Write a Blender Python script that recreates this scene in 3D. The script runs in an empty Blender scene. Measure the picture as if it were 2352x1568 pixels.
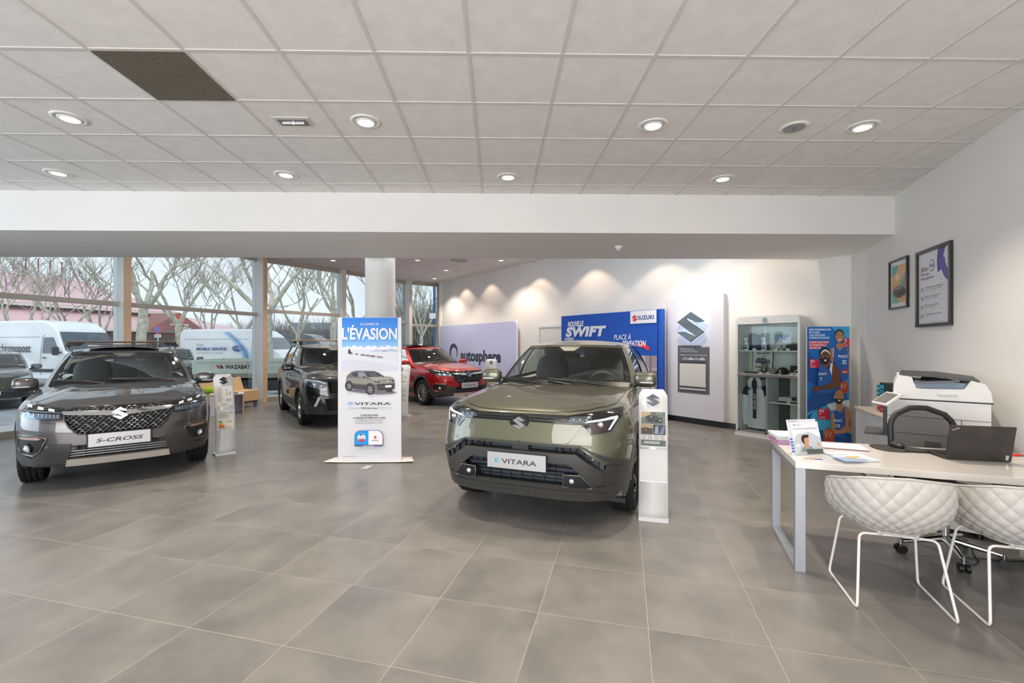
import bpy, bmesh, math, random
from mathutils import Vector, Matrix
from mathutils import geometry as mgeo
from mathutils.bvhtree import BVHTree
random.seed(7)
PI = math.pi
C = bpy.context.scene.collection
SC = bpy.context.scene

# ---------------------------------------------------------------- camera (looks along +Y, eye height 1.56 m)
FPX, CX, HY, EYE = 1055.0, 1162.0, 792.0, 1.56
cam_d = bpy.data.cameras.new('camera'); cam = bpy.data.objects.new('camera', cam_d); C.objects.link(cam)
cam_d.sensor_width = 36.0; cam_d.lens = FPX / 2352 * 36.0
cam_d.shift_x = (1176 - CX) / 2352; cam_d.shift_y = (HY - 784) / 2352
cam_d.clip_start = 0.05; cam_d.clip_end = 400
cam.location = (0, 0, EYE); cam.rotation_euler = (PI / 2, 0, 0)
SC.camera = cam
SC.view_settings.view_transform = 'Standard'; SC.view_settings.look = 'None'
SC.view_settings.exposure = -0.12; SC.view_settings.gamma = 1.0
SC.view_settings.use_curve_mapping = False
SC.cycles.max_bounces = 8; SC.cycles.diffuse_bounces = 4; SC.cycles.glossy_bounces = 4
SC.cycles.use_adaptive_sampling = True; SC.cycles.adaptive_threshold = .035
SC.cycles.transparent_max_bounces = 18; SC.cycles.transmission_bounces = 8
SC.cycles.sample_clamp_indirect = 4.0; SC.cycles.caustics_reflective = False; SC.cycles.caustics_refractive = False
SC.cycles.use_denoising = True
# ---------------------------------------------------------------- sky: bright overcast winter day
w = bpy.data.worlds.new('sky'); SC.world = w; w.use_nodes = True
nt = w.node_tree; bg = nt.nodes['Background']
tc = nt.nodes.new('ShaderNodeTexCoord'); nz = nt.nodes.new('ShaderNodeTexNoise'); nz.inputs['Scale'].default_value = 2.2; nz.inputs['Detail'].default_value = 4
cr = nt.nodes.new('ShaderNodeValToRGB'); cr.color_ramp.elements[0].position = .3; cr.color_ramp.elements[1].position = .75
cr.color_ramp.elements[0].color = (.78, .85, .95, 1); cr.color_ramp.elements[1].color = (.97, .98, 1.0, 1)
nt.links.new(tc.outputs['Generated'], nz.inputs['Vector']); nt.links.new(nz.outputs['Fac'], cr.inputs['Fac']); nt.links.new(cr.outputs['Color'], bg.inputs['Color'])
bg.inputs['Strength'].default_value = 1.4

def area(name, loc, rot, sx, sy, power, col):
    l = bpy.data.lights.new(name, 'AREA'); l.shape = 'RECTANGLE'; l.size = sx; l.size_y = sy; l.energy = power; l.color = col
    o = bpy.data.objects.new(name, l); C.objects.link(o); o.location = loc; o.rotation_euler = rot
    return o
# rear fill added to lift the ceiling; daylight of the facade left of the frame
area('rear_fill_light', (-.5, -3.6, 1.7), (math.radians(112), 0, 0), 9, 3.2, 640, (1.0, .98, .965))
area('daylight_left_frontage', (-9.6, 2.4, 2.2), (math.radians(97), 0, math.radians(-72)), 6, 3.6, 330, (.74, .86, 1.0))

# cool area light added unseen behind the beam to brighten the far hall
area('far_hall_fill', (-1.6, 7.62, 3.45), (math.radians(93), 0, math.radians(.85)), 11, .7, 85, (.80, .90, 1.0))
sun = bpy.data.lights.new('hazy_sun', 'SUN'); sun.energy = 1.0; sun.angle = math.radians(70); sun.color = (1.0, .985, .96)
so = bpy.data.objects.new('hazy_sun', sun); C.objects.link(so); so.rotation_euler = (math.radians(52), 0, math.radians(28)); so.location = (0, -20, 20)
# ---------------------------------------------------------------- helpers
def lin(h):
    h = h.lstrip('#'); o = []
    for i in (0, 2, 4):
        v = int(h[i:i + 2], 16) / 255; o.append(v / 12.92 if v <= .04045 else ((v + .055) / 1.055) ** 2.4)
    return o[0], o[1], o[2]
_M = {}
def mat(col='888888', rough=.5, metal=0, coat=0, emit=0, spec=.5, alpha=1, trans=0, coat_rough=.03, sheen=0, name=None):
    key = (col, rough, metal, coat, emit, spec, alpha, trans, coat_rough, sheen)
    if key in _M: return _M[key]
    m = bpy.data.materials.new(name or 'mat_%d' % len(_M)); m.use_nodes = True
    b = m.node_tree.nodes['Principled BSDF']; c = lin(col)
    b.inputs['Base Color'].default_value = (*c, 1); b.inputs['Roughness'].default_value = rough; b.inputs['Metallic'].default_value = metal
    b.inputs['Coat Weight'].default_value = coat; b.inputs['Coat Roughness'].default_value = coat_rough
    b.inputs['Specular IOR Level'].default_value = spec
    if emit: b.inputs['Emission Color'].default_value = (*c, 1); b.inputs['Emission Strength'].default_value = emit
    if alpha < 1: b.inputs['Alpha'].default_value = alpha
    if trans: b.inputs['Transmission Weight'].default_value = trans
    m.diffuse_color = (*c, 1); _M[key] = m
    return m
def glass(tint='ffffff', refl=1.0, key='g'):
    k = ('glass', tint, refl)
    if k in _M: return _M[k]
    m = bpy.data.materials.new('clear_glass'); m.use_nodes = True; t = m.node_tree; t.nodes.clear()
    out = t.nodes.new('ShaderNodeOutputMaterial'); mx = t.nodes.new('ShaderNodeMixShader'); tr = t.nodes.new('ShaderNodeBsdfTransparent'); gl = t.nodes.new('ShaderNodeBsdfGlossy')
    fr = t.nodes.new('ShaderNodeFresnel'); fr.inputs['IOR'].default_value = 1.45; mm = t.nodes.new('ShaderNodeMath'); mm.operation = 'MULTIPLY'; mm.inputs[1].default_value = refl
    tr.inputs['Color'].default_value = (*lin(tint), 1); gl.inputs['Roughness'].default_value = .0
    t.links.new(fr.outputs[0], mm.inputs[0]); t.links.new(mm.outputs[0], mx.inputs[0]); t.links.new(tr.outputs[0], mx.inputs[1]); t.links.new(gl.outputs[0], mx.inputs[2]); t.links.new(mx.outputs[0], out.inputs['Surface'])
    _M[k] = m; return m
def noisy(name, c0, c1, scale=5, rough=.8, bump=0, bscale=60, detail=4, spec=.5, stretch=(1, 1, 1), metal=0):
    """principled material whose colour wanders between two tones, with optional fine bump"""
    m = bpy.data.materials.new(name); m.use_nodes = True; t = m.node_tree; b = t.nodes['Principled BSDF']
    tcn = t.nodes.new('ShaderNodeTexCoord'); mp = t.nodes.new('ShaderNodeMapping'); mp.inputs['Scale'].default_value = stretch
    n = t.nodes.new('ShaderNodeTexNoise'); n.inputs['Scale'].default_value = scale; n.inputs['Detail'].default_value = detail
    r = t.nodes.new('ShaderNodeValToRGB'); r.color_ramp.elements[0].position = .35; r.color_ramp.elements[1].position = .65
    r.color_ramp.elements[0].color = (*lin(c0), 1); r.color_ramp.elements[1].color = (*lin(c1), 1)
    t.links.new(tcn.outputs['Object'], mp.inputs['Vector']); t.links.new(mp.outputs[0], n.inputs['Vector']); t.links.new(n.outputs['Fac'], r.inputs['Fac']); t.links.new(r.outputs['Color'], b.inputs['Base Color'])
    b.inputs['Roughness'].default_value = rough; b.inputs['Specular IOR Level'].default_value = spec; b.inputs['Metallic'].default_value = metal
    if bump:
        n2 = t.nodes.new('ShaderNodeTexNoise'); n2.inputs['Scale'].default_value = bscale; n2.inputs['Detail'].default_value = 3
        bp = t.nodes.new('ShaderNodeBump'); bp.inputs['Strength'].default_value = bump; bp.inputs['Distance'].default_value = .01
        t.links.new(mp.outputs[0], n2.inputs['Vector']); t.links.new(n2.outputs['Fac'], bp.inputs['Height']); t.links.new(bp.outputs[0], b.inputs['Normal'])
    return m
def paint(name, col, fleck=.25, metal=.6, rough=.38):
    """car paint: metallic base with a fine fleck under a clear coat"""
    m = bpy.data.materials.new(name); m.use_nodes = True; t = m.node_tree; b = t.nodes['Principled BSDF']; c = lin(col)
    b.inputs['Metallic'].default_value = metal; b.inputs['Roughness'].default_value = rough; b.inputs['Coat Weight'].default_value = 1.0; b.inputs['Coat Roughness'].default_value = .015; b.inputs['Coat IOR'].default_value = 1.6
    tcn = t.nodes.new('ShaderNodeTexCoord'); v = t.nodes.new('ShaderNodeTexVoronoi'); v.inputs['Scale'].default_value = 700
    r = t.nodes.new('ShaderNodeValToRGB'); r.color_ramp.elements[0].color = (*[x * (1 - fleck) for x in c], 1); r.color_ramp.elements[1].color = (*[min(1, x * (1 + fleck)) for x in c], 1)
    t.links.new(tcn.outputs['Object'], v.inputs['Vector']); t.links.new(v.outputs['Color'], r.inputs['Fac']); t.links.new(r.outputs['Color'], b.inputs['Base Color'])
    return m

class MB:
    """mesh builder: collects shapes, then links them as one mesh object"""
    def __init__(s): s.v = []; s.f = []; s.m = []; s.sm = []; s.mats = []
    def mi(s, m):
        if m not in s.mats: s.mats.append(m)
        return s.mats.index(m)
    def add(s, vs, fs, m, M=None, smooth=False):
        b = len(s.v); k = s.mi(m)
        s.v += [tuple(M @ Vector(v)) for v in vs] if M is not None else [tuple(v) for v in vs]
        for f in fs: s.f.append([b + i for i in f]); s.m.append(k); s.sm.append(smooth)
        return s
    def box(s, x0, x1, y0, y1, z0, z1, m, M=None):
        vs = [(x, y, z) for x in (x0, x1) for y in (y0, y1) for z in (z0, z1)]
        return s.add(vs, [(0, 1, 3, 2), (4, 6, 7, 5), (0, 4, 5, 1), (2, 3, 7, 6), (0, 2, 6, 4), (1, 5, 7, 3)], m, M)
    def rbox(s, x0, x1, y0, y1, z0, z1, m, r=.02, n=3, M=None, axis='z'):
        """box with rounded vertical edges (along axis)"""
        if axis == 'z': a0, a1, b0, b1, c0, c1 = x0, x1, y0, y1, z0, z1
        elif axis == 'y': a0, a1, b0, b1, c0, c1 = x0, x1, z0, z1, y0, y1
        else: a0, a1, b0, b1, c0, c1 = y0, y1, z0, z1, x0, x1
        p = rrect(a0, a1, b0, b1, r, n)
        return s.prism(p, c0, c1, m, axis, M)
    def prism(s, poly, c0, c1, m, axis='z', M=None, smooth=False, caps=True):
        def P(a, b, c): return (a, b, c) if axis == 'z' else ((a, c, b) if axis == 'y' else (c, a, b))
        n = len(poly); vs = [P(a, b, c0) for a, b in poly] + [P(a, b, c1) for a, b in poly]
        s.add(vs, [(i, (i + 1) % n, n + (i + 1) % n, n + i) for i in range(n)], m, M, smooth)
        if caps: s.add(vs, [tuple(range(n))[::-1], tuple(range(n, 2 * n))], m, M)
        return s
    def cyl(s, p0, p1, r0, r1=None, n=16, m=None, caps=True, M=None):
        r1 = r0 if r1 is None else r1; p0 = Vector(p0); p1 = Vector(p1); d = (p1 - p0).normalized()
        a = d.orthogonal().normalized(); b = d.cross(a); vs = []
        for p, r in ((p0, r0), (p1, r1)):
            for i in range(n):
                t = 2 * PI * i / n; vs.append(p + a * math.cos(t) * r + b * math.sin(t) * r)
        s.add(vs, [(i, (i + 1) % n, n + (i + 1) % n, n + i) for i in range(n)], m, M, True)
        if caps: s.add(vs, [tuple(range(n))[::-1], tuple(range(n, 2 * n))], m, M)
        return s
    def tube(s, pts, r, m, n=8, closed=False, M=None, radii=None):
        pts = [Vector(p) for p in pts]; N = len(pts); vs = []; prev = None
        for i, p in enumerate(pts):
            if closed: d = pts[(i + 1) % N] - pts[i - 1]
            else: d = pts[min(i + 1, N - 1)] - pts[max(i - 1, 0)]
            d.normalize()
            if prev is None: a = d.orthogonal().normalized()
            else: a = prev - d * prev.dot(d); a.normalize()
            prev = a; b = d.cross(a); rr = radii[i] if radii else r
            for k in range(n):
                t = 2 * PI * k / n; vs.append(p + (a * math.cos(t) + b * math.sin(t)) * rr)
        R = N if closed else N - 1
        s.add(vs, [(i * n + k, i * n + (k + 1) % n, ((i + 1) % N) * n + (k + 1) % n, ((i + 1) % N) * n + k) for i in range(R) for k in range(n)], m, M, True)
        if not closed: s.add(vs, [tuple(range(n))[::-1], tuple(range((N - 1) * n, N * n))], m, M)
        return s
    def lathe(s, prof, m, n=24, M=None, smooth=True, ang=2 * PI):
        """profile [(radius, height)] around z"""
        full = abs(ang - 2 * PI) < 1e-6; N = n if full else n + 1; vs = []
        for r, z in prof:
            for k in range(N): t = ang * k / n; vs.append((r * math.cos(t), r * math.sin(t), z))
        fs = [(i * N + k, i * N + (k + 1) % N, (i + 1) * N + (k + 1) % N, (i + 1) * N + k) for i in range(len(prof) - 1) for k in range(n)]
        return s.add(vs, fs, m, M, smooth)
    def sphere(s, c, r, m, n=12, M=None, sc=(1, 1, 1)):
        prof = [(max(1e-4, r * math.sin(PI * i / n)), -r * math.cos(PI * i / n)) for i in range(n + 1)]
        T = Matrix.Translation(c) @ Matrix.Diagonal((*sc, 1)); T = M @ T if M is not None else T
        return s.lathe(prof, m, n * 2, T)
    def grid(s, fn, nu, nv, m, M=None, smooth=True, closeu=False):
        vs = [fn(i / nu, j / nv) for i in range(nu + (0 if closeu else 1)) for j in range(nv + 1)]; k = nv + 1; R = nu if closeu else nu
        N = nu if closeu else nu + 1
        return s.add(vs, [(i * k + j, ((i + 1) % N) * k + j, ((i + 1) % N) * k + j + 1, i * k + j + 1) for i in range(R) for j in range(nv)], m, M, smooth)
    def build(s, name, parent=None, bevel=0, sharp=None, loc=None, rot=None, solid=0, subd=0, weld=False, **tags):
        me = bpy.data.meshes.new(name); me.from_pydata(s.v, [], s.f)
        for m in s.mats: me.materials.append(m)
        me.polygons.foreach_set('material_index', s.m); me.polygons.foreach_set('use_smooth', s.sm)
        if weld or sharp:
            bm = bmesh.new(); bm.from_mesh(me)
            if weld: bmesh.ops.remove_doubles(bm, verts=bm.verts, dist=1e-4); bmesh.ops.recalc_face_normals(bm, faces=bm.faces)
            if sharp:
                for e in bm.edges:
                    if len(e.link_faces) == 2 and e.calc_face_angle(0) > math.radians(sharp): e.smooth = False
                for f in bm.faces: f.smooth = True
            bm.to_mesh(me); bm.free()
        me.update(); o = bpy.data.objects.new(name, me); C.objects.link(o)
        if parent: o.parent = parent
        if loc: o.location = loc
        if rot: o.rotation_euler = rot
        if solid: md = o.modifiers.new('s', 'SOLIDIFY'); md.thickness = solid; md.offset = 0
        if subd: md = o.modifiers.new('d', 'SUBSURF'); md.levels = md.render_levels = subd
        if bevel: md = o.modifiers.new('b', 'BEVEL'); md.width = bevel; md.segments = 2; md.limit_method = 'ANGLE'; md.angle_limit = math.radians(40); md.harden_normals = False
        tag(o, **tags)
        return o
def tag(o, label=None, cat=None, group=None, kind=None):
    if label: o['label'] = label
    if cat: o['category'] = cat
    if group: o['group'] = group
    if kind: o['kind'] = kind
    return o
def thing(name, label, cat, loc=(0, 0, 0), rz=0, group=None, M=None, kind=None):
    o = bpy.data.objects.new(name, None); C.objects.link(o); o.empty_display_size = .1
    if M is not None: o.matrix_world = M
    else: o.location = loc; o.rotation_euler = (0, 0, rz)
    return tag(o, label, cat, group, kind)
def dup(root, loc=None, rz=None, label=None, M=None):
    r = root.copy(); C.objects.link(r)
    if M is not None: r.matrix_world = M
    if loc is not None: r.location = loc
    if rz is not None: r.rotation_euler = (0, 0, rz)
    if label: r['label'] = label
    for ch in list(root.children):
        c = ch.copy(); C.objects.link(c); c.parent = r
        for g in list(ch.children): d = g.copy(); C.objects.link(d); d.parent = c
    return r
def rrect(a0, a1, b0, b1, r, n=4):
    p = []
    for cx, cy, t0 in ((a1 - r, b1 - r, 0), (a0 + r, b1 - r, 90), (a0 + r, b0 + r, 180), (a1 - r, b0 + r, 270)):
        for i in range(n + 1): t = math.radians(t0 + 90 * i / n); p.append((cx + r * math.cos(t), cy + r * math.sin(t)))
    return p
def ell(cx, cy, rx, ry=None, n=24, a0=0, a1=360):
    ry = rx if ry is None else ry; full = abs(a1 - a0) >= 360
    return [(cx + rx * math.cos(math.radians(a0 + (a1 - a0) * i / n)), cy + ry * math.sin(math.radians(a0 + (a1 - a0) * i / n))) for i in range(n if full else n + 1)]
def interp(tab, x):
    if x <= tab[0][0]: return tab[0][1]
    for (a, b), (c, d) in zip(tab, tab[1:]):
        if x <= c: t = (x - a) / (c - a); return b + (d - b) * t
    return tab[-1][1]
def sinterp(tab, x):
    """smooth (monotone cubic-like) table lookup"""
    n = len(tab)
    if x <= tab[0][0]: return tab[0][1]
    if x >= tab[-1][0]: return tab[-1][1]
    for i in range(n - 1):
        if x <= tab[i + 1][0]: break
    x0, y0 = tab[i]; x1, y1 = tab[i + 1]; h = x1 - x0; d = (y1 - y0) / h
    def sl(k):
        if k <= 0 or k >= n - 1: return d if n < 3 else ((tab[1][1] - tab[0][1]) / (tab[1][0] - tab[0][0]) if k <= 0 else (tab[-1][1] - tab[-2][1]) / (tab[-1][0] - tab[-2][0]))
        a = (tab[k][1] - tab[k - 1][1]) / (tab[k][0] - tab[k - 1][0]); b = (tab[k + 1][1] - tab[k][1]) / (tab[k + 1][0] - tab[k][0])
        return 0 if a * b <= 0 else 2 * a * b / (a + b)
    m0, m1 = sl(i), sl(i + 1); t = (x - x0) / h
    return (2 * t ** 3 - 3 * t * t + 1) * y0 + (t ** 3 - 2 * t * t + t) * h * m0 + (-2 * t ** 3 + 3 * t * t) * y1 + (t ** 3 - t * t) * h * m1
def fl(px, py, z=0.0):
    """photo pixel -> point on the level z"""
    Z = (EYE - z) * FPX / (py - HY); return Vector(((px - CX) / FPX * Z, Z, z))
def at(px, py, Y): return Vector(((px - CX) / FPX * Y, Y, EYE - (py - HY) / FPX * Y))
def frame(o, xd, up=(0, 0, 1)):
    """matrix with local x along xd, z up"""
    x = Vector(xd).normalized(); z = Vector(up).normalized(); y = z.cross(x).normalized(); z = x.cross(y)
    return Matrix.Translation(o) @ Matrix((x, y, z)).transposed().to_4x4()

# lettering -------------------------------------------------------------------
_T = {}
def text2d(s, bold=0, shear=0, space=1.0):
    k = (s, bold, shear, space)
    if k in _T: return _T[k]
    cu = bpy.data.curves.new('lettering', 'FONT'); cu.body = s; cu.size = 1; cu.offset = bold; cu.shear = shear; cu.space_character = space; cu.resolution_u = 3; cu.fill_mode = 'FRONT'
    o = bpy.data.objects.new('lettering', cu); C.objects.link(o)
    me = bpy.data.meshes.new_from_object(o.evaluated_get(bpy.context.evaluated_depsgraph_get()))
    vs = [(v.co.x, v.co.y) for v in me.vertices]; fs = [tuple(p.vertices) for p in me.polygons]
    bpy.data.objects.remove(o); bpy.data.curves.remove(cu); bpy.data.meshes.remove(me)
    x0 = min(v[0] for v in vs); x1 = max(v[0] for v in vs)
    _T[k] = ([(x - x0, y) for x, y in vs], fs, x1 - x0); return _T[k]
class Board(MB):
    """flat printed artwork in a local (u right, v up) plane; every layer sits a hair in front of the last"""
    def __init__(s, M, step=.0006): super().__init__(); s.M0 = M; s.k = 0; s.step = step
    def lay(s, vs, fs, c):
        m = c if not isinstance(c, str) else mat(c, .55)
        s.k += 1; d = s.k * s.step
        s.add([(u, -d, v) for u, v in vs], [tuple(f) for f in fs], m, s.M0)
        return s
    def poly(s, pts, c): return s.lay(pts, [tuple(range(len(pts)))], c)
    def rect(s, u0, v0, u1, v1, c): return s.poly([(u0, v0), (u1, v0), (u1, v1), (u0, v1)], c)
    def disc(s, u, v, r, c, ry=None, n=24): return s.poly(ell(u, v, r, ry, n), c)
    def text(s, t, u, v, h, c, w=None, bold=.02, shear=0, al='l', rot=0, space=1.0):
        """h = capital height; w = fitted total width; al = l/c/r"""
        vs, fs, W = text2d(t, bold, shear, space); k = h / .72; kx = (w / W) if w else k; W *= kx
        o = 0 if al == 'l' else (-W / 2 if al == 'c' else -W); cr_, sr = math.cos(rot), math.sin(rot)
        return s.lay([(u + (x * kx + o) * cr_ - y * k * sr, v + (x * kx + o) * sr + y * k * cr_) for x, y in vs], fs, c)
    def bars(s, u0, u1, v0, v1, n, c, fill=.45, ragged=True):
        """rows of illegibly small print"""
        for i in range(n):
            v = v1 - (v1 - v0) * (i + .5) / n; t = (v1 - v0) / n * fill / 2; r = u0 + (u1 - u0) * (random.uniform(.6, 1) if ragged else 1)
            s.lay([(u0, v - t), (r, v - t), (r, v + t), (u0, v + t)], [(0, 1, 2, 3)], c); s.k -= 1
        s.k += 1; return s
    def emblem(s, u, v, r, c): s.lay([(u + x * r, v + y * r) for x, y in SLOGO], tri(SLOGO), c); return s
SLOGO = [(0, 1), (-1, .34), (.32, -.57), (.1, -.46), (-.12, -.37), (-.35, -.30), (-.6, -.27), (-.8, -.29), (-1, -.34), (0, -1), (1, -.34), (-.32, .57), (-.1, .46), (.12, .37), (.35, .30), (.6, .27), (.8, .29), (1, .34)]
def tri(poly):
    return [tuple(t) for t in mgeo.tessellate_polygon([[Vector((x, y, 0)) for x, y in poly]])]
def emblem3d(mb, M, r, th, m, edge=None):
    """S emblem in local (u, v), extruded towards -y with a raised ridge"""
    n = len(SLOGO); cx = [(x * r, y * r) for x, y in SLOGO]
    vs = [(x, 0, y) for x, y in cx] + [(x, -th * .5, y) for x, y in cx]
    mb.add(vs, [(i, (i + 1) % n, n + (i + 1) % n, n + i) for i in range(n)], edge or m, M)
    ins = []
    for i in range(n):
        p0 = Vector(cx[i - 1]); p = Vector(cx[i]); p1 = Vector(cx[(i + 1) % n]); a = (p - p0).normalized(); b = (p1 - p).normalized()
        nn = Vector((-a.y - b.y, a.x + b.x)); nn = nn.normalized() if nn.length > 1e-5 else Vector((0, 0)); ins.append(p + nn * r * .035)
    vs = [(x, -th * .5, y) for x, y in cx] + [(p.x, -th, p.y) for p in ins]
    mb.add(vs, [(i, (i + 1) % n, n + (i + 1) % n, n + i) for i in range(n)], m, M)
    mb.add([(p.x, -th, p.y) for p in ins], tri([tuple(p) for p in ins]), m, M)
# ================================================================ THE SETTING
H1 = 1.865 + EYE            # main ceiling
H2 = 2.41 + EYE             # higher ceiling of the far hall
HB = 1.385 + EYE            # underside of the beam
U = Vector((math.cos(.0194), math.sin(.0194), 0)); V = Vector((-U.y, U.x, 0))     # ceiling grid axes
OC = Vector((-2.638, 2.893, 0))
white_wall = noisy('white_wall_paint', 'e4e2df', 'e8e6e3', 1.2, .85, .06, 90, 3, .3)
M_tile = noisy('ceiling_tile', 'e9e6e2', 'f0ede9', 7, .95, .14, 160, 5, .15)
M_tbar = mat('d8d5d1', .6); M_dark = mat('1c1d20', .5); M_alu = mat('b9b2a8', .38, .55); M_frame = mat('e0e1e0', .45, .1)
# facade and wall lines (plan, metres)
FA = [fl(0, 1006) + (fl(0, 1006) - fl(604, 921)) * 1.9, fl(0, 1006), fl(604, 921)]
fdir = (FA[2] - FA[1]).normalized()
P_m1 = None
def on_line(px, p, d):
    """point of plan line p+t*d seen at column px"""
    k = (px - CX) / FPX; t = (k * p.y - p.x) / (d.x - k * d.y); return p + d * t
FM1 = on_line(278, FA[1], fdir); FM2 = on_line(592, FA[1], fdir)
FM3 = Vector((-5.30, 14.75, 0)); FM4 = Vector((-3.74, 17.3, 0)); 
BP = Vector((3.45, 9.62, 0)); BD = Vector((-.722, 1, 0)).normalized()          # back wall
FM5 = on_line(1006, BP, BD); FC = FM5                                     # far corner
RC = Vector((5.18, 6.60, 0)); RW = Vector((.369, 1, 0)).normalized(); R0 = RC - RW * 11      # right wall
BK = on_line(1955, BP, BD)                                                       # where the back wall meets the return
def wall_panel(mb, a, b, z0, z1, th, m):
    d = (b - a); L = d.length; M = frame(Vector((a.x, a.y, 0)), d); mb.box(0, L, min(0, th), max(0, th), z0, z1, m, M)
# floor -----------------------------------------------------------------------
def floor_material():
    m = bpy.data.materials.new('grey_porcelain_tiles'); m.use_nodes = True; t = m.node_tree; b = t.nodes['Principled BSDF']; N = t.nodes.new; L = t.links.new
    g = N('ShaderNodeNewGeometry'); mp = N('ShaderNodeMapping'); mp.vector_type = 'TEXTURE'
    mp.inputs['Location'].default_value = (-.998, 2.985, 0); mp.inputs['Rotation'].default_value = (0, 0, -.2535); mp.inputs['Scale'].default_value = (.613, .622, 1)
    L(g.outputs['Position'], mp.inputs['Vector'])
    fr = N('ShaderNodeVectorMath'); fr.operation = 'FRACTION'; L(mp.outputs[0], fr.inputs[0])
    sub = N('ShaderNodeVectorMath'); sub.operation = 'SUBTRACT'; sub.inputs[1].default_value = (.5, .5, .5); L(fr.outputs[0], sub.inputs[0])
    ab = N('ShaderNodeVectorMath'); ab.operation = 'ABSOLUTE'; L(sub.outputs[0], ab.inputs[0])
    sp = N('ShaderNodeSeparateXYZ'); L(ab.outputs[0], sp.inputs[0]); mxn = N('ShaderNodeMath'); mxn.operation = 'MAXIMUM'; L(sp.outputs[0], mxn.inputs[0]); L(sp.outputs[1], mxn.inputs[1])
    gt = N('ShaderNodeMath'); gt.operation = 'GREATER_THAN'; gt.inputs[1].default_value = 0.4976; L(mxn.outputs[0], gt.inputs[0])
    fn = N('ShaderNodeVectorMath'); fn.operation = 'FLOOR'; L(mp.outputs[0], fn.inputs[0]); wn = N('ShaderNodeTexWhiteNoise'); L(fn.outputs[0], wn.inputs['Vector'])
    n = N('ShaderNodeTexNoise'); n.inputs['Scale'].default_value = 2.6; n.inputs['Detail'].default_value = 6; n.inputs['Roughness'].default_value = .55; n.noise_dimensions = '4D'; L(g.outputs['Position'], n.inputs['Vector'])
    mw = N('ShaderNodeMath'); mw.operation = 'MULTIPLY'; mw.inputs[1].default_value = 9; L(wn.outputs['Value'], mw.inputs[0]); L(mw.outputs[0], n.inputs['W'])
    r = N('ShaderNodeValToRGB'); r.color_ramp.elements[0].position = .3; r.color_ramp.elements[1].position = .72; r.color_ramp.elements[0].color = (*lin('6a6866'), 1); r.color_ramp.elements[1].color = (*lin('898580'), 1)
    L(n.outputs['Fac'], r.inputs['Fac'])
    mix = N('ShaderNodeMix'); mix.data_type = 'RGBA'; mix.inputs['B'].default_value = (*lin('a8a096'), 1); L(gt.outputs[0], mix.inputs['Factor']); L(r.outputs[0], mix.inputs['A']); L(mix.outputs['Result'], b.inputs['Base Color'])
    rr = N('ShaderNodeMapRange'); rr.inputs['To Min'].default_value = .24; rr.inputs['To Max'].default_value = .36; L(n.outputs['Fac'], rr.inputs['Value'])
    ra = N('ShaderNodeMath'); ra.operation = 'ADD'; L(rr.outputs[0], ra.inputs[0]); rm = N('ShaderNodeMath'); rm.operation = 'MULTIPLY'; rm.inputs[1].default_value = .35; L(gt.outputs[0], rm.inputs[0]); L(rm.outputs[0], ra.inputs[1]); L(ra.outputs[0], b.inputs['Roughness'])
    b.inputs['Specular IOR Level'].default_value = .5
    bp = N('ShaderNodeBump'); bp.inputs['Strength'].default_value = .25; bp.inputs['Distance'].default_value = .002; bp.invert = True; L(gt.outputs[0], bp.inputs['Height']); L(bp.outputs[0], b.inputs['Normal'])
    return m
fo = MB(); left_far = FA[0] - fdir * 4
Rfar = R0
outline = [(p.x, p.y) for p in (left_far, FA[1], FM2, FM3, FM4, FM5, FC, BK, RC, Rfar)]
outline.remove((FC.x, FC.y)); fo.prism(outline, -.2, 0, floor_material()); fo.build('floor', kind='structure')
# ceilings ---------------------------------------------------------------------
cb = MB(); fr_l = Vector((-6.1, 5.54, 0)); bf = lambda x: 5.54 + (x + 6.1) * .0194       # beam front line
fx = lambda Y: FA[1].x + fdir.x / fdir.y * (Y - FA[1].y) - .15
cb.prism([(fx(5.4), bf(fx(5.4))), (fx(-9), -9), (R0.x + 1, -9), (R0.x + 4, R0.y), (RC.x + .3, bf(RC.x))], H1, H1 + .15, M_tile); ceil = cb.build('ceiling', kind='structure')
def in_poly(x, y, P):
    c = False; j = len(P) - 1
    for i in range(len(P)):
        if (P[i][1] > y) != (P[j][1] > y) and x < (P[j][0] - P[i][0]) * (y - P[i][1]) / (P[j][1] - P[i][1]) + P[i][0]: c = not c
        j = i
    return c
def grid_bars(mb, M, P, i0, i1, a0, a1, H):
    """T-bars of a suspended ceiling, clipped to the plan outline"""
    for ax in (0, 1):
        for i in range(i0, i1):
            c = i * .6; run = None; st = .15; n = int((a1 - a0) / st)
            for q in range(n + 1):
                a = a0 + q * st; p = M @ Vector((c, a, 0) if ax == 0 else (a, c, 0)); ok = in_poly(p.x, p.y, P) and q < n
                if ok and run is None: run = a
                if not ok and run is not None:
                    (mb.box(c - .012, c + .012, run, a, H - .004, H + .01, M_tbar, M) if ax == 0 else mb.box(run, a, c - .012, c + .012, H - .0045, H + .01, M_tbar, M)); run = None
tb = MB()
Mg = frame(OC, U); CP1 = [(fx(5.4), bf(fx(5.4))), (fx(-8), -8), (R0.x, -8), (R0.x, R0.y), (RC.x, bf(RC.x))]
grid_bars(tb, Mg, CP1, -22, 20, -12, 12, H1)
tb.build('ceiling_grid', ceil, kind='structure')
cf = MB(); cf.prism([(fx(7), 7.0), (6.0, 7.0), (6.0, 8.2), (FC.x + .3, FC.y + .2), (FM4.x - .1, FM4.y + .15), (FM3.x - .12, FM3.y + .1), (FM2.x - .12, FM2.y)], H2, H2 + .15, M_tile); ceil2 = cf.build('ceiling_far', kind='structure')
tb = MB(); Mg2 = frame(Vector((-1, 9, 0)), BD)
CP2 = [(fx(7) + .3, 7.0), (6.0, 7.0), (5.9, 8.0), (FC.x, FC.y), (FM4.x, FM4.y), (FM3.x, FM3.y), (FM2.x + .05, FM2.y)]
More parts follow.
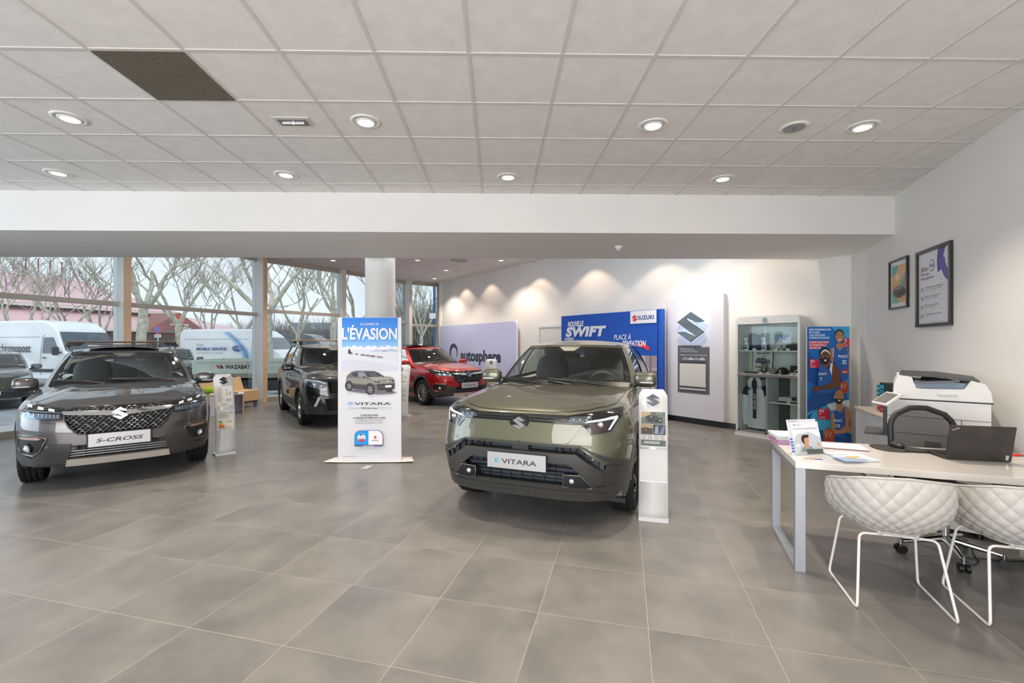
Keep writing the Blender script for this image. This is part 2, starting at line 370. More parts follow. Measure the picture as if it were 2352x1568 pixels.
grid_bars(tb, Mg2, CP2, -20, 24, -14, 16, H2)
tb.build('ceiling_grid', ceil2, kind='structure')
# beam -------------------------------------------------------------------------
bm_ = MB(); bb = lambda x: 7.23 + (x + 7.97) * .0148
bm_.prism([(fx(5.4), bf(fx(5.4))), (5.6, bf(5.6)), (5.6, bb(5.6)), (fx(7.1), bb(fx(7.1)))], HB + .004, H2 + .16, white_wall); bm_.prism([(fx(5.4), bf(fx(5.4))), (5.6, bf(5.6)), (5.6, bb(5.6)), (fx(7.1), bb(fx(7.1)))], HB, HB + .004, mat('f3f0ec', .8)); bm_.build('trim_1', kind='structure', label='white boxed beam across the showroom')  # underside slab is lighter: bounced floor light put into its colour
# walls ------------------------------------------------------------------------
def wall(name, a, b, z0, z1, m, th=.2): mb = MB(); wall_panel(mb, a, b, z0, z1, th, m); return mb.build(name, kind='structure')
wall('wall_back', FC - BD * -.1, BK, 0, H2 + .1, white_wall)
wall('wall_right', RC, R0, 0, H1 + .1, white_wall); wall('wall_return', BK, RC, 0, H2 + .1, white_wall)
wall('wall_rear', Vector((R0.x, -4.6, 0)), Vector((1.6, -4.6, 0)), 0, H1 + .1, white_wall)
sk = MB(); wall_panel(sk, FC, BK, 0, .10, -.012, mat('3f4147', .5)); sk.build('baseboard_back', kind='structure')
# columns ----------------------------------------------------------------------
cp = fl(873, 942.0); cp = Vector((at(873, 700, 9.4).x, 9.4, 0))
def column(name, c, r, z1):
    mb = MB(); mb.lathe([(r, 0), (r, z1)], white_wall, 48); return mb.build(name, loc=c, kind='structure')
zc = 7.9; rc = 33.5 / FPX * zc
column('column_round', Vector(((873.5 - CX) / FPX * zc, zc, 0)), rc, H2)
column('column_far', Vector(((1014 - CX) / FPX * 17.9, 17.9, 0)), .10, H2)
# door behind the blue banner ----------------------------------------------------
def on_wall(px, off=0.0, p=BP, d=BD):
    """point on the back wall at photo column px, moved off metres into the room"""
    n = Vector((-d.y, d.x, 0)); n = -n if n.y > 0 else n
    q = p + n * off; return on_line(px, q, d)
NB = Vector((-BD.y, BD.x, 0)); NB = -NB if NB.y > 0 else NB      # back wall normal, into the room
def wall_frame(px, off=0.0): return frame(on_wall(px, off), -BD)   # local x to the right along the wall, local -y into the room
a = on_wall(1238); b = on_wall(1330); L = (b - a).length; M = frame(a, -BD); zt = EYE + (792 - 748) / FPX * a.y
dr = thing('door_1', None, None, kind='structure'); mb = MB(); mb.box(0, .06, -.03, 0, 0, zt, M_frame, M); mb.box(L - .06, L, -.03, 0, 0, zt, M_frame, M); mb.box(.06, L - .06, -.03, 0, zt - .06, zt, M_frame, M); mb.build('door_frame', dr)
mb = MB(); mb.box(.07, L - .07, -.012, 0, 0, zt - .07, mat('d9d8d6', .5), M); mb.build('door_leaf', dr)
# glazed facade -------------------------------------------------------------------
M_pane = glass('f4f9fa', .75)
def bay(k, a, b, ztr, htr=.09):
    """one window bay between two plan points: frame, transom, two panes"""
    d = b - a; L = d.length; M = frame(Vector((a.x, a.y, 0)), d); r = thing('window_%d' % k, None, None, kind='structure')
    f = MB(); f.box(0, L, -.05, .03, 0, .10, M_alu, M); f.box(0, L, -.05, .03, H2 - .12, H2, M_alu, M); f.box(0, .05, -.05, .03, .1, H2 - .12, M_alu, M); f.box(L - .05, L, -.05, .03, .1, H2 - .12, M_alu, M); f.build('window_frame', r)
    f = MB(); f.box(.05, L - .05, -.075, .04, ztr - htr, ztr, M_alu, M); f.build('transom', r)
    f = MB(); f.box(.05, L - .05, -.01, -.002, .1, ztr - htr, M_pane, M); f.build('pane', r)
    f = MB(); f.box(.05, L - .05, -.01, -.002, ztr, H2 - .12, M_pane, M); f.build('pane', r)
ZT = EYE + (792 - 671.6) / FPX * FA[1].y
FPTS = [FM1 - fdir * (FM2 - FM1).length * k for k in (3, 2, 1)] + [FM1, FM2, FM3, FM4, FM5]
for k in range(len(FPTS) - 1): bay(k + 1, FPTS[k], FPTS[k + 1], [ZT, ZT, ZT, ZT, 2.55, 2.46, 2.36][k])
def mullion(k, c, d, w0, dp):
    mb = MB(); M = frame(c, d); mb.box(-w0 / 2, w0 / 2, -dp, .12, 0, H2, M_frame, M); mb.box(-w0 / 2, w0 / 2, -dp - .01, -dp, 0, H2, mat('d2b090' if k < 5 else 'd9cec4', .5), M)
    mb.build('mullion', kind='structure')
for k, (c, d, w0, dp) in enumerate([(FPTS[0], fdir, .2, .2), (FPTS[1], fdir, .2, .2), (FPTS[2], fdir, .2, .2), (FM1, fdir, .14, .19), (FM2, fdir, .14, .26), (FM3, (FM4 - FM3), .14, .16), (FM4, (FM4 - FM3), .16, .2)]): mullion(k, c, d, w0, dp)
# fixtures in the ceiling ------------------------------------------------------------
M_lamp = mat('fff2dc', .5, emit=9); M_trim = mat('e6e4e0', .45); M_dim = mat('ffd9a8', .5, emit=6)
WARM = (1.0, .87, .72)
def spot(name, loc, power, size=2.2, blend=.7, col=WARM, tilt=None):
    l = bpy.data.lights.new(name, 'SPOT'); l.energy = power; l.spot_size = size; l.spot_blend = blend; l.color = col; l.shadow_soft_size = .06
    o = bpy.data.objects.new(name, l); C.objects.link(o); o.location = loc
    if tilt: o.rotation_euler = tilt
    return o
def downlight_proto():
    r = thing('downlight', 'x', 'ceiling light', (0, 0, 0), 0, 'round recessed downlights in the tiled ceiling')
    mb = MB(); mb.lathe([(.124, 0), (.123, -.006), (.092, -.010), (.088, .004)], M_trim, 40); mb.build('trim_ring', r)
    mb = MB(); mb.lathe([(.083, .003), (.082, -.012), (.068, -.016), (.064, -.008)], M_trim, 40); mb.build('lamp_ring', r)
    mb = MB(); mb.lathe([(.066, -.009), (.0005, -.011)], M_lamp, 32); mb.build('diffuser', r)
    return r
DL = [(160, 271, 'downlight beside the dark metal vent, leftmost of the nearer row'), (840, 279, 'downlight right of the rectangular emergency light'), (1500, 287, 'downlight directly above the green car, in the nearer row'), (1981, 291, 'downlight right of the round grey speaker, in the nearer row'),
      (134, 397, 'downlight close to the beam above the grey car, leftmost of the row'), (657, 401, 'downlight close to the beam above the black car'), (1167, 406, 'downlight close to the beam, the one straight above the red car'), (1660, 410, 'downlight close to the beam, above the lit emblem panel')]
proto = downlight_proto()
for i, (px, py, lab) in enumerate(DL):
    p = fl(px, py, H1); o = proto if i == 0 else dup(proto); o.location = p; o.rotation_euler = (0, 0, 0); o['label'] = lab[0].upper() + lab[1:]
    spot('downlight_beam', p - Vector((0, 0, .03)), 150 if i > 3 else 190, 1.85, .8)
for X in (-4.2, -1.2, 1.2, 3.4):
    for Y in (1.4, -1.0): spot('downlight_beam', (X, Y, H1 - .02), 175, 1.9, .8)
# ================================================================ CARS
M_blk = mat('141517', .38); M_gloss = mat('08090a', .08, coat=1); M_rub = mat('1b1b1c', .75, spec=.3); M_chrome = mat('d8dadd', .12, 1.0); M_sil = mat('a9abae', .28, .9)
M_int = mat('54575a', .7); M_int2 = mat('818487', .8); M_carglass = glass('eaf1ee', 1.7); M_priv = glass('bcc8c6', 1.25); M_lens = glass('eef4fa', 1.6); M_clad = mat('363534', .45)
M_drl = mat('cfd8e2', .15, spec=.8); M_lampin = mat('9aa3ad', .12, .9); M_amber = mat('b96a35', .3)
def seg_fill(poly, res):
    out = []; n = len(poly)
    for i in range(n):
        a = Vector(poly[i]); b = Vector(poly[(i + 1) % n]); k = max(1, int((b - a).length / res))
        for j in range(k): out.append(a + (b - a) * j / k)
    return out
def inside(p, poly):
    x, y = p[0], p[1]; c = False; n = len(poly); j = n - 1
    for i in range(n):
        xi, yi = poly[i]; xj, yj = poly[j]
        if (yi > y) != (yj > y) and x < (xj - xi) * (y - yi) / (yj - yi) + xi: c = not c
        j = i
    return c
DIRS = {'front': ((1, 0, 0), lambda a, b: (9, a, b)), 'rear': ((-1, 0, 0), lambda a, b: (-9, a, b)), 'left': ((0, 1, 0), lambda a, b: (a, 9, b)), 'right': ((0, -1, 0), lambda a, b: (a, -9, b)), 'top': ((0, 0, 1), lambda a, b: (a, b, 9))}
def project(bvh, side, a, b, off=0.0):
    d, f = DIRS[side]; o = Vector(f(a, b)); d = Vector(d); h, n, i, t = bvh.ray_cast(o, -d)
    if h is None:
        q = bvh.find_nearest(Vector(f(a, b)) - d * (9 - (.8 if side in ('front', 'left', 'right') else 1))); h, n = q[0], q[1]
        return Vector(h) + Vector(n) * off
    nn = Vector(n); nn = nn if nn.dot(d) > 0 else -nn
    return Vector(h) + nn * off
def patch(mb, bvh, side, poly, off, m, thick=.012, res=.035, edge=None):
    """skin a flat outline onto the car's surface: outline in (y,z) for front/rear, (x,z) for the sides, (x,y) for the top"""
    poly = [tuple(p) for p in poly]; B = seg_fill(poly, res); xs = [p[0] for p in poly]; ys = [p[1] for p in poly]; pts = list(B); nb = len(B)
    nx = int((max(xs) - min(xs)) / res); ny = int((max(ys) - min(ys)) / res)
    for i in range(1, nx + 1):
        for j in range(1, ny + 1):
            p = Vector((min(xs) + (i - .5) * (max(xs) - min(xs)) / max(nx, 1), min(ys) + (j - .5) * (max(ys) - min(ys)) / max(ny, 1)))
            if inside(p, poly) and min((p - q).length for q in B) > res * .45: pts.append(p)
    r = mgeo.delaunay_2d_cdt(pts, [], [list(range(nb))], 1, 1e-5); V2, F = r[0], r[2]
    top = [project(bvh, side, v[0], v[1], off) for v in V2]; d = Vector(DIRS[side][0])
    mb.add(top, [tuple(f) for f in F], m, smooth=True)
    cnt = {}
    for f in F:
        for i in range(len(f)): e = (f[i], f[(i + 1) % len(f)]); cnt[tuple(sorted(e))] = cnt.get(tuple(sorted(e)), 0) + 1; cnt[e + ('d',)] = 1
    vs = []; fs = []
    for k, c in list(cnt.items()):
        if len(k) == 2 and c == 1:
            a, b = k; b0 = len(vs); vs += [top[a], top[b], top[b] - d * thick, top[a] - d * thick]; fs.append((b0, b0 + 1, b0 + 2, b0 + 3))
    mb.add(vs, fs, edge or m)
    return mb
def sym(mb, bvh, side, poly, *a, **k):
    patch(mb, bvh, side, poly, *a, **k); o = {'left': 'right'}.get(side, side)
    q = [(p[0], p[1]) for p in poly] if side == 'left' else ([(-p[0], p[1]) for p in poly] if side in ('front', 'rear') else [(p[0], -p[1]) for p in poly])
    patch(mb, bvh, o, q, *a, **k)
def strip(mb, bvh, side, line, wd, off, m, thick=.01, res=.03, closed=False):
    """a band of constant width following a line on the surface"""
    P = [Vector(p) for p in line]; n = len(P); L = []; R = []
    for i in range(n):
        a = P[i - 1] if (i or closed) else P[0]; b = P[(i + 1) % n] if (i < n - 1 or closed) else P[-1]; d = (b - a).normalized(); q = Vector((-d.y, d.x))
        if 0 < i < n - 1 or closed:
            d0 = (P[i] - P[i - 1]).normalized(); cs = max(.5, d0.dot(d)); q = q / cs
        L.append(P[i] + q * wd / 2); R.append(P[i] - q * wd / 2)
    if closed:
        for i in range(n): patch(mb, bvh, side, [tuple(L[i]), tuple(L[(i + 1) % n]), tuple(R[(i + 1) % n]), tuple(R[i])], off, m, thick, res)
    else: patch(mb, bvh, side, [tuple(v) for v in L] + [tuple(v) for v in R[::-1]], off, m, thick, res)
def arch_ring(cx, cz, r0, r1, a0, a1, n=20):
    return [(cx + r1 * math.cos(math.radians(a0 + (a1 - a0) * i / n)), cz + r1 * math.sin(math.radians(a0 + (a1 - a0) * i / n))) for i in range(n + 1)] + [(cx + r0 * math.cos(math.radians(a1 - (a1 - a0) * i / n)), cz + r0 * math.sin(math.radians(a1 - (a1 - a0) * i / n))) for i in range(n + 1)]
def sup(mb, c, r, m, e=.4, n=14, M=None, taper=0):
    """soft box"""
    def pw(v): return math.copysign(abs(v) ** e, v)
    vs = []; N = 2 * n
    for j in range(n + 1):
        ph = -PI / 2 + PI * j / n
        for i in range(N):
            th = 2 * PI * i / N; k = 1 - taper * (math.sin(ph) + 1) / 2
            vs.append((c[0] + r[0] * k * pw(math.cos(ph)) * pw(math.cos(th)), c[1] + r[1] * k * pw(math.cos(ph)) * pw(math.sin(th)), c[2] + r[2] * pw(math.sin(ph))))
    return mb.add(vs, [(j * N + i, j * N + (i + 1) % N, (j + 1) * N + (i + 1) % N, (j + 1) * N + i) for j in range(n) for i in range(N)], m, M, True)
class Shape:
    def __init__(s, p): s.p = p
    def ztop(s, x, y):
        p = s.p; W = p['W'][-1][1]; q = min(1, abs(y) / W)
        z = sinterp(p['top'], x) - interp(p['crown'], x) * q ** p.get('crownp', 2.6)
        if 'ridge' in p:
            yr, hr, wr = p['ridge']; f = interp([(-.7, 0), (-.45, 1), (.3, 1), (.62, .0)], x); z += f * hr * math.exp(-((abs(y) - yr - .0) / wr) ** 2)
        return z
    def pt(s, zone, t, w):
        """point of the half outline (y>=0); zone f/s/r, t 0..1, w height share"""
        p = s.p; z = .3 + .6 * w; x = y = 0
        for _ in range(6):
            zt = s.ztop(x, y) if _ else 1.0; fil = p['fil']; d = max(0, min(1, (z - (zt - fil)) / fil)); ins = fil * .9 * (1 - math.sqrt(max(0, 1 - d * d)))
            xn = sinterp(p['nose'], z) - ins * 1.2; W = sinterp(p['W'], z) - ins; xr = sinterp(p['tail'], z) + ins
            R, m, n = p['R'], p['m'], p['n']; Rr = p['Rr']
            if zone == 'f': a = t * PI / 2; y = W * math.sin(a) ** (2 / m); x = xn - R * (1 - math.cos(a) ** (2 / n))
            elif zone == 's': x = (xn - R) + (xr + Rr - (xn - R)) * t; y = W
            else: a = (1 - t) * PI / 2; y = W * math.sin(a) ** (2 / m); x = xr + Rr * (1 - math.cos(a) ** (2 / n))
            y *= 1 - p.get('tuck', .06) * max(0, min(1, (x - .28) / .35)) * max(0, min(1, (.66 - z) / .25))
            y *= 1 - p.get('tp', .0) * max(0, -x - 1.3) ** 2
            zb = interp(p['bot'], x); z = zb + w * (s.ztop(x, y) - zb)
        return Vector((x, y, z))
def hull(p):
    s = Shape(p); NF, NS, NR, NV, NQ = 34, 56, 18, 34, 12
    fr = [0] + [(.5 * (i / NF) + .5 * (i / NF) ** 2) ** 1.25 for i in range(1, NF + 1)]
    cols = [('f', t) for t in fr] + [('s', i / NS) for i in range(1, NS + 1)] + [('r', i / NR) for i in range(1, NR + 1)]
    ws = [1 - (1 - j / NV) ** 1.15 for j in range(NV + 1)]
    G = [[s.pt(z, t, w) for w in ws] for z, t in cols]
    mb = MB(); nv = NV + 1; nc = len(cols); m = p['paint']
    for sg in (1, -1):
        vs = [(v.x, v.y * sg, v.z) for c in G for v in c]; fs = [(i * nv + j, i * nv + j + 1, (i + 1) * nv + j + 1, (i + 1) * nv + j) for i in range(nc - 1) for j in range(NV)]
        mb.add(vs, fs, m, smooth=True)
        x0c, x1c, yc, zd = p['cabin']; vs = []
        for i, c in enumerate(G):
            e = c[-1]; xc = e.x
            if i <= NF: xc = G[0][-1].x - (G[0][-1].x - G[NF][-1].x) * i / NF
            elif i > NF + NS: k = (i - NF - NS) / NR; xc = G[NF + NS][-1].x + (G[-1][-1].x - G[NF + NS][-1].x) * k
            for q in range(NQ + 1):
                t = q / NQ; x = e.x + (xc - e.x) * t; y = e.y * (1 - t); z = s.ztop(x, y) - 0 * t
                if x1c < x < x0c and abs(y) < yc: z -= zd
                vs.append((x, y * sg, z))
        fs = [(i * (NQ + 1) + j, i * (NQ + 1) + j + 1, (i + 1) * (NQ + 1) + j + 1, (i + 1) * (NQ + 1) + j) for i in range(nc - 1) for j in range(NQ)]
        cab = [f for f in fs if any(x1c - .0 < vs[k][0] < x0c and abs(vs[k][1]) < yc for k in f)]; out = [f for f in fs if f not in set(cab)]
        mb.add(vs, out, m, smooth=True); mb.add(vs, cab, M_int, smooth=False)
        vs = [(c[0].x, c[0].y * sg, c[0].z) for c in G] + [(c[0].x, 0, c[0].z) for c in G]; mb.add(vs, [(i, i + 1, nc + i + 1, nc + i) for i in range(nc - 1)], M_blk)
    return s, mb
def bvh_of(o): bm = bmesh.new(); bm.from_mesh(o.data); b = BVHTree.FromBMesh(bm); bm.free(); return b
def carve(o, cutters):
    bpy.context.view_layer.update()
    """boolean the given closed cutter builders out of a mesh, keeping the cutters' dark lining"""
    obs = []
    for c in cutters:
        k = c.build('cut', o.parent, weld=True); obs.append(k); md = o.modifiers.new('c', 'BOOLEAN'); md.object = k; md.operation = 'DIFFERENCE'; md.solver = 'EXACT'; md.material_mode = 'TRANSFER'
    dg = bpy.context.evaluated_depsgraph_get(); dg.update(); me = bpy.data.meshes.new_from_object(o.evaluated_get(dg)); o.modifiers.clear(); o.data = me
    for k in obs: bpy.data.objects.remove(k)
    bm = bmesh.new(); bm.from_mesh(me)
    for e in bm.edges: e.smooth = not (len(e.link_faces) == 2 and e.calc_face_angle(0) > math.radians(32))
    for f in bm.faces: f.smooth = True
    bm.to_mesh(me); bm.free()
def greenhouse(r, p, paint_m):
    """cabin: pillars and rails, roof skin, and one pane per window"""
    R = p['ring']; rows = p.get('rows', (0, .10, .93, 1.0)); half = []; cols = []
    for k in range(len(R) - 1):
        b0, t0, kind, n = R[k]; b1, t1 = R[k + 1][0], R[k + 1][1]
        for i in range(n + 1):
            u = i / n; e = u ** 2.2 if kind == 'ws' else (1 - (1 - u) ** 2.2 if kind == 'rg' else u)
            B = Vector((b0[0] + (b1[0] - b0[0]) * e, b0[1] + (b1[1] - b0[1]) * u, b0[2] + (b1[2] - b0[2]) * e)); T = Vector((t0[0] + (t1[0] - t0[0]) * e, t0[1] + (t1[1] - t0[1]) * u, t0[2] + (t1[2] - t0[2]) * e))
            cols.append((k, kind, B, T))
    def P(B, T, s):
        v = B.lerp(T, s); k = 4 * s * (1 - s); side = min(1, B.y / max(.01, p['ybelt'])) ** 4
        v.y += .03 * k * side; v.x += (.035 if B.x > -1.4 else -.04) * k * (1 - side); v.z += .012 * k * (1 - side); return v
    fr = MB(); fb = MB()
    for sg in (1, -1):
        def S(v): return (v.x, v.y * sg, v.z)
        for a, b in zip(cols, cols[1:]):
            if a[0] != b[0]: continue
            for j, (s0, s1) in enumerate(zip(rows, rows[1:])):
                if j == 1 and a[1] not in ('pil', 'blk'): continue
                nn = 8 if j == 1 else 2
                tgt, mm = (fr, paint_m) if (a[1] == 'pil' and j == 1) or (j == 2 and a[1] not in ('blk_',)) or (j == 0 and a[1] not in ('ws', 'fw', 'rw')) else (fb, M_blk)
                if j == 2 and a[1] == 'ws' and False: tgt, mm = fb, M_blk
                for q in range(nn):
                    e0 = s0 + (s1 - s0) * q / nn; e1 = s0 + (s1 - s0) * (q + 1) / nn
                    tgt.add([S(P(a[2], a[3], e0)), S(P(b[2], b[3], e0)), S(P(b[2], b[3], e1)), S(P(a[2], a[3], e1))], [(0, 1, 2, 3)], mm, smooth=True)
        for k in range(len(R) - 1):
            if R[k][2] not in ('fw', 'rw', 'qw'): continue
            g = MB(); cc = [c for c in cols if c[0] == k]; n = len(cc) - 1
            g.grid(lambda u, v: S(P(cc[round(u * n)][2], cc[round(u * n)][3], rows[1] + (rows[2] - rows[1]) * v) - Vector((0, .008, 0))), n, 6, M_carglass if R[k][2] == 'fw' else M_priv); g.build('side_window', r)
    for k, nm in ((0, 'windshield'), (len(R) - 2, 'rear_window')):
        g = MB(); cc = [c for c in cols if c[0] == k]; n = len(cc) - 1
        W_ = lambda u, v, sg, d=0: (lambda q: (q.x - (.006 if k == 0 else -.006) + d, q.y * sg, q.z - .003))(P(cc[round(u * n)][2], cc[round(u * n)][3], rows[1] + (rows[2] - rows[1]) * v))
        for sg in (1, -1): g.grid(lambda u, v: W_(u, v, sg), n, 8, M_carglass if k == 0 else M_priv)
        g.build(nm, r, weld=True)
        if k == 0:
            g = MB(); c0, c1 = cc[-2], cc[-1]
            for sg in (1, -1):
                g.grid(lambda u, v: (lambda q: (q.x - .004, q.y * sg, q.z - .002))(P(c0[2].lerp(c1[2], .25 + .75 * u), c0[3].lerp(c1[3], .25 + .75 * u), rows[1] + (rows[2] - rows[1]) * v)), 2, 8, M_gloss)
                g.grid(lambda u, v: W_(u, .945 + .055 * v, sg, .002), n, 1, M_gloss); g.grid(lambda u, v: W_(u, .0 + .05 * v, sg, .002), n, 1, M_gloss)
                g.grid(lambda u, v: W_(u * 3 / n, .84 + .12 * v, sg, .0015), 3, 2, M_gloss)
            g.build('windshield_border', r)
    fr.build('pillars', r, weld=True, sharp=50); fb.build('window_surround', r, weld=True, sharp=50)
    rf = MB(); T = [c[3] for c in cols]; n = len(T); x0, x1 = T[0].x, T[-1].x; NQ = 8
    for sg in (1, -1):
        vs = []
        for i, t in enumerate(T):
            xc = x0 + (x1 - x0) * i / (n - 1)
            for q in range(NQ + 1):
                u = q / NQ; x = t.x + (xc - t.x) * u; y = t.y * (1 - u)
                ec = 1 - abs((x - (x0 + x1) / 2) / ((x1 - x0) / 2)) ** 3 if abs(x - (x0 + x1) / 2) < abs(x1 - x0) / 2 else 0
                z = sinterp([(T[-1].x, T[-1].z), (p['roofx'], p['roofz']), (T[0].x, T[0].z)], x); zr = z; z = t.z + (zr - t.z) * (1 - (1 - u) ** 2.5)
                vs.append((x, y * sg, z))
        rf.add(vs, [(i * (NQ + 1) + j, i * (NQ + 1) + j + 1, (i + 1) * (NQ + 1) + j + 1, (i + 1) * (NQ + 1) + j) for i in range(n - 1) for j in range(NQ)], p.get('roofpaint', paint_m), smooth=True)
    rf.build('roof', r, weld=True, sharp=60)
def car_wheel(r, c, side, R=.345, w=.215, rim=.235, style='five', m=None):
    """tyre with grooves, rim and spokes; y axis is the axle, outer face at side"""
    T = Matrix.Translation(c) @ Matrix.Rotation(-PI / 2 * side, 4, 'X'); h = w / 2
    t = MB(); pr = [(rim, -h * .9), (rim + .02, -h), (R - .05, -h * 1.04), (R - .018, -h * .93), (R - .004, -h * .80)]
    for g in (-.46, -.02, .42):
        pr += [(R, h * (g - .17)), (R - .008, h * (g - .155)), (R - .008, h * (g - .085)), (R, h * (g - .07))] if 0 else [(R - .001, h * (g - .05)), (R - .009, h * (g - .04)), (R - .009, h * (g + .04)), (R - .001, h * (g + .05))]
    pr += [(R - .004, h * .80), (R - .018, h * .93), (R - .05, h * 1.04), (rim + .02, h), (rim, h * .9)]
    t.lathe(pr, M_rub, 56, T)
    for k in range(70):
        a = 2 * PI * k / 70; Mk = T @ Matrix.Rotation(a, 4, 'Z'); t.box(R - .012, R - .0005, -.004, .004, h * .72, h * .9, M_blk, Mk) if k % 2 else None
    wt = t.build('wheel', r)
    m = m or M_sil; q = MB(); q.lathe([(rim - .004, -h * .8), (rim - .004, h * .86), (rim - .016, h * .9), (rim - .02, h * .72), (rim - .035, -h * .5)], m, 48, T)
    q.lathe([(rim - .03, -h * .1), (.02, -h * .1)], M_blk, 32, T); q.lathe([(.15, -h * .05), (.15, h * .1), (.05, h * .1)], mat('5c5f63', .4, .8), 32, T)
    q.lathe([(.062, h * .2), (.06, h * .62), (.045, h * .68), (.0005, h * .68)], m, 24, T)
    ns = {'five': 5, 'ten': 10, 'twin': 5}[style]
    for k in range(ns):
        a = 2 * PI * k / ns
        for da in ((-.16, .16) if style == 'twin' else (0,)):
            Mk = T @ Matrix.Rotation(a + da, 4, 'Z'); wi, wo = (.030, .048) if style == 'five' else (.016, .022); o = rim - .012
            q.add([(.04, -wi, h * .60), (.04, wi, h * .60), (o, wo, h * .80), (o, -wo, h * .80), (.04, -wi * 1.2, h * .15), (.04, wi * 1.2, h * .15), (o, wo * 1.1, h * .45), (o, -wo * 1.1, h * .45)], [(0, 1, 2, 3), (0, 4, 5, 1), (3, 2, 6, 7), (0, 3, 7, 4), (1, 5, 6, 2)], m, Mk)
            if style == 'five': q.add([(.10, -.012, h * .70), (.10, .012, h * .70), (o - .02, .024, h * .83), (o - .02, -.024, h * .83)], [(0, 1, 2, 3)], M_chrome if m is not M_gloss else M_gloss, Mk)
    for k in range(5): a = 2 * PI * (k + .5) / 5; q.cyl(T @ Vector((.04 * math.cos(a), .04 * math.sin(a), h * .5)), T @ Vector((.04 * math.cos(a), .04 * math.sin(a), h * .72)), .007, n=8, m=M_blk)
    q.build('rim', wt)
def interior(r, p, zf):
    """front seats, rear bench, dashboard, steering wheel, mirror"""
    xs = p['seatx']; s = MB()
    for y in (.36, -.36):
        s_ = MB(); sup(s_, (xs + .18, y, zf + .12), (.26, .24, .10), M_int2, .5); Mb = Matrix.Translation((xs - .08, y, zf + .14)) @ Matrix.Rotation(math.radians(-14), 4, 'Y'); sup(s_, (0, 0, .25), (.085, .235, .30), M_int2, .45, M=Mb, taper=.15); sup(s_, (.0, 0, .62), (.05, .13, .085), M_int2, .5, M=Mb)
        s_.cyl(Mb @ Vector((0, .05, .5)), Mb @ Vector((0, .05, .66)), .006, n=6, m=M_sil); s_.cyl(Mb @ Vector((0, -.05, .5)), Mb @ Vector((0, -.05, .66)), .006, n=6, m=M_sil); s_.build('front_seat', r)
    s_ = MB(); xb = xs - .95; sup(s_, (xb + .2, 0, zf + .12), (.25, .62, .09), M_int2, .4); sup(s_, (xb - .08, 0, zf + .36), (.09, .62, .28), M_int2, .4)
    for y in (.38, 0, -.38): sup(s_, (xb - .12, y, zf + .70), (.045, .12, .075), M_int2, .5)
    s_.build('rear_bench', r)
    d = MB(); x0 = p['ring'][0][0][0]; zc = p['ring'][0][0][2]
    sup(d, (x0 - .42, 0, zc - .17), (.34, .68, .13), M_int, .5); sup(d, (x0 - .58, .37, zc - .045), (.11, .2, .055), M_int, .6); d.box(x0 - .66, x0 - .64, -.16, .12, zc - .12, zc + .03, M_gloss); d.build('dashboard', r)
    sw = MB(); Ms = Matrix.Translation((x0 - .80, .37, zc - .06)) @ Matrix.Rotation(math.radians(-68), 4, 'Y')
    sw.tube([(.175 * math.cos(a * PI / 16), .175 * math.sin(a * PI / 16), 0) for a in range(32)], .014, M_int2, 8, True, Ms); sup(sw, (0, 0, .0), (.06, .07, .03), M_int, .6, 8, Ms)
    for a in (0, 180, 270): sw.tube([(0, 0, 0), (.17 * math.cos(math.radians(a + 90)), .17 * math.sin(math.radians(a + 90)), 0)], .014, M_int, 6, False, Ms)
    sw.build('steering_wheel', r)
    t = p['ring'][0][1]; mm = MB(); sup(mm, (t[0] + .13, 0, t[2] - .13), (.02, .125, .033), M_blk, .5); mm.cyl((t[0] + .10, 0, t[2] - .1), (t[0] + .10, 0, t[2] - .03), .012, n=8, m=M_blk); mm.add([(t[0] + .152, -.13, t[2] - .028), (t[0] + .152, .13, t[2] - .028), (t[0] + .19, .06, t[2] - .075), (t[0] + .19, -.06, t[2] - .075)], [(0, 1, 2, 3)], mat('77776e', .4)); mm.build('rear_view_mirror', r)
def door_mirror(r, p, m):
    x, y, z = p['mirror']
    for sg in (1, -1):
        b = MB(); M = Matrix.Translation((x, (y + .105) * sg, z)) @ Matrix.Rotation(sg * math.radians(-10), 4, 'Z')
        sup(b, (0, 0, .0), (.075, .12, .078), m, .62, 14, M); o = b.build('door_mirror', r)
        k = MB(); sup(k, (-.012, 0, -.012), (.066, .117, .075), M_blk, .6, 10, M); k.tube([(x - .01, (y - .10) * sg, z - .13), (x, (y - .03) * sg, z - .085), (x, (y + .05) * sg, z - .05)], .022, M_blk, 8); k.build('mirror_foot', o)
        k = MB(); sup(k, (.068, .03 * sg, -.035), (.012, .075, .008), M_drl, .6, 8, M); k.build('turn_signal', o)
def wipers(r, x0, z0, ang=0):
    for y0, y1, xx in ((.55, -.12, .06), (-.18, -.66, .03)):
        k = MB(); pts = [Vector((x0 + .06, y0, z0 + .005)), Vector((x0 + .03, y0 * .6 + y1 * .4, z0 + .035)), Vector((x0 - .03, y1, z0 + .05))]
        k.tube(pts, .012, M_blk, 6); k.tube([Vector((x0 - .005, y0 * .75 + y1 * .25, z0 + .038)), Vector((x0 + .01 - .03, y0 * .45 + y1 * .55, z0 + .055)), Vector((x0 - .07, y1 * 1.05 - y0 * .05, z0 + .055))], .008, M_blk, 6); k.build('wiper', r)
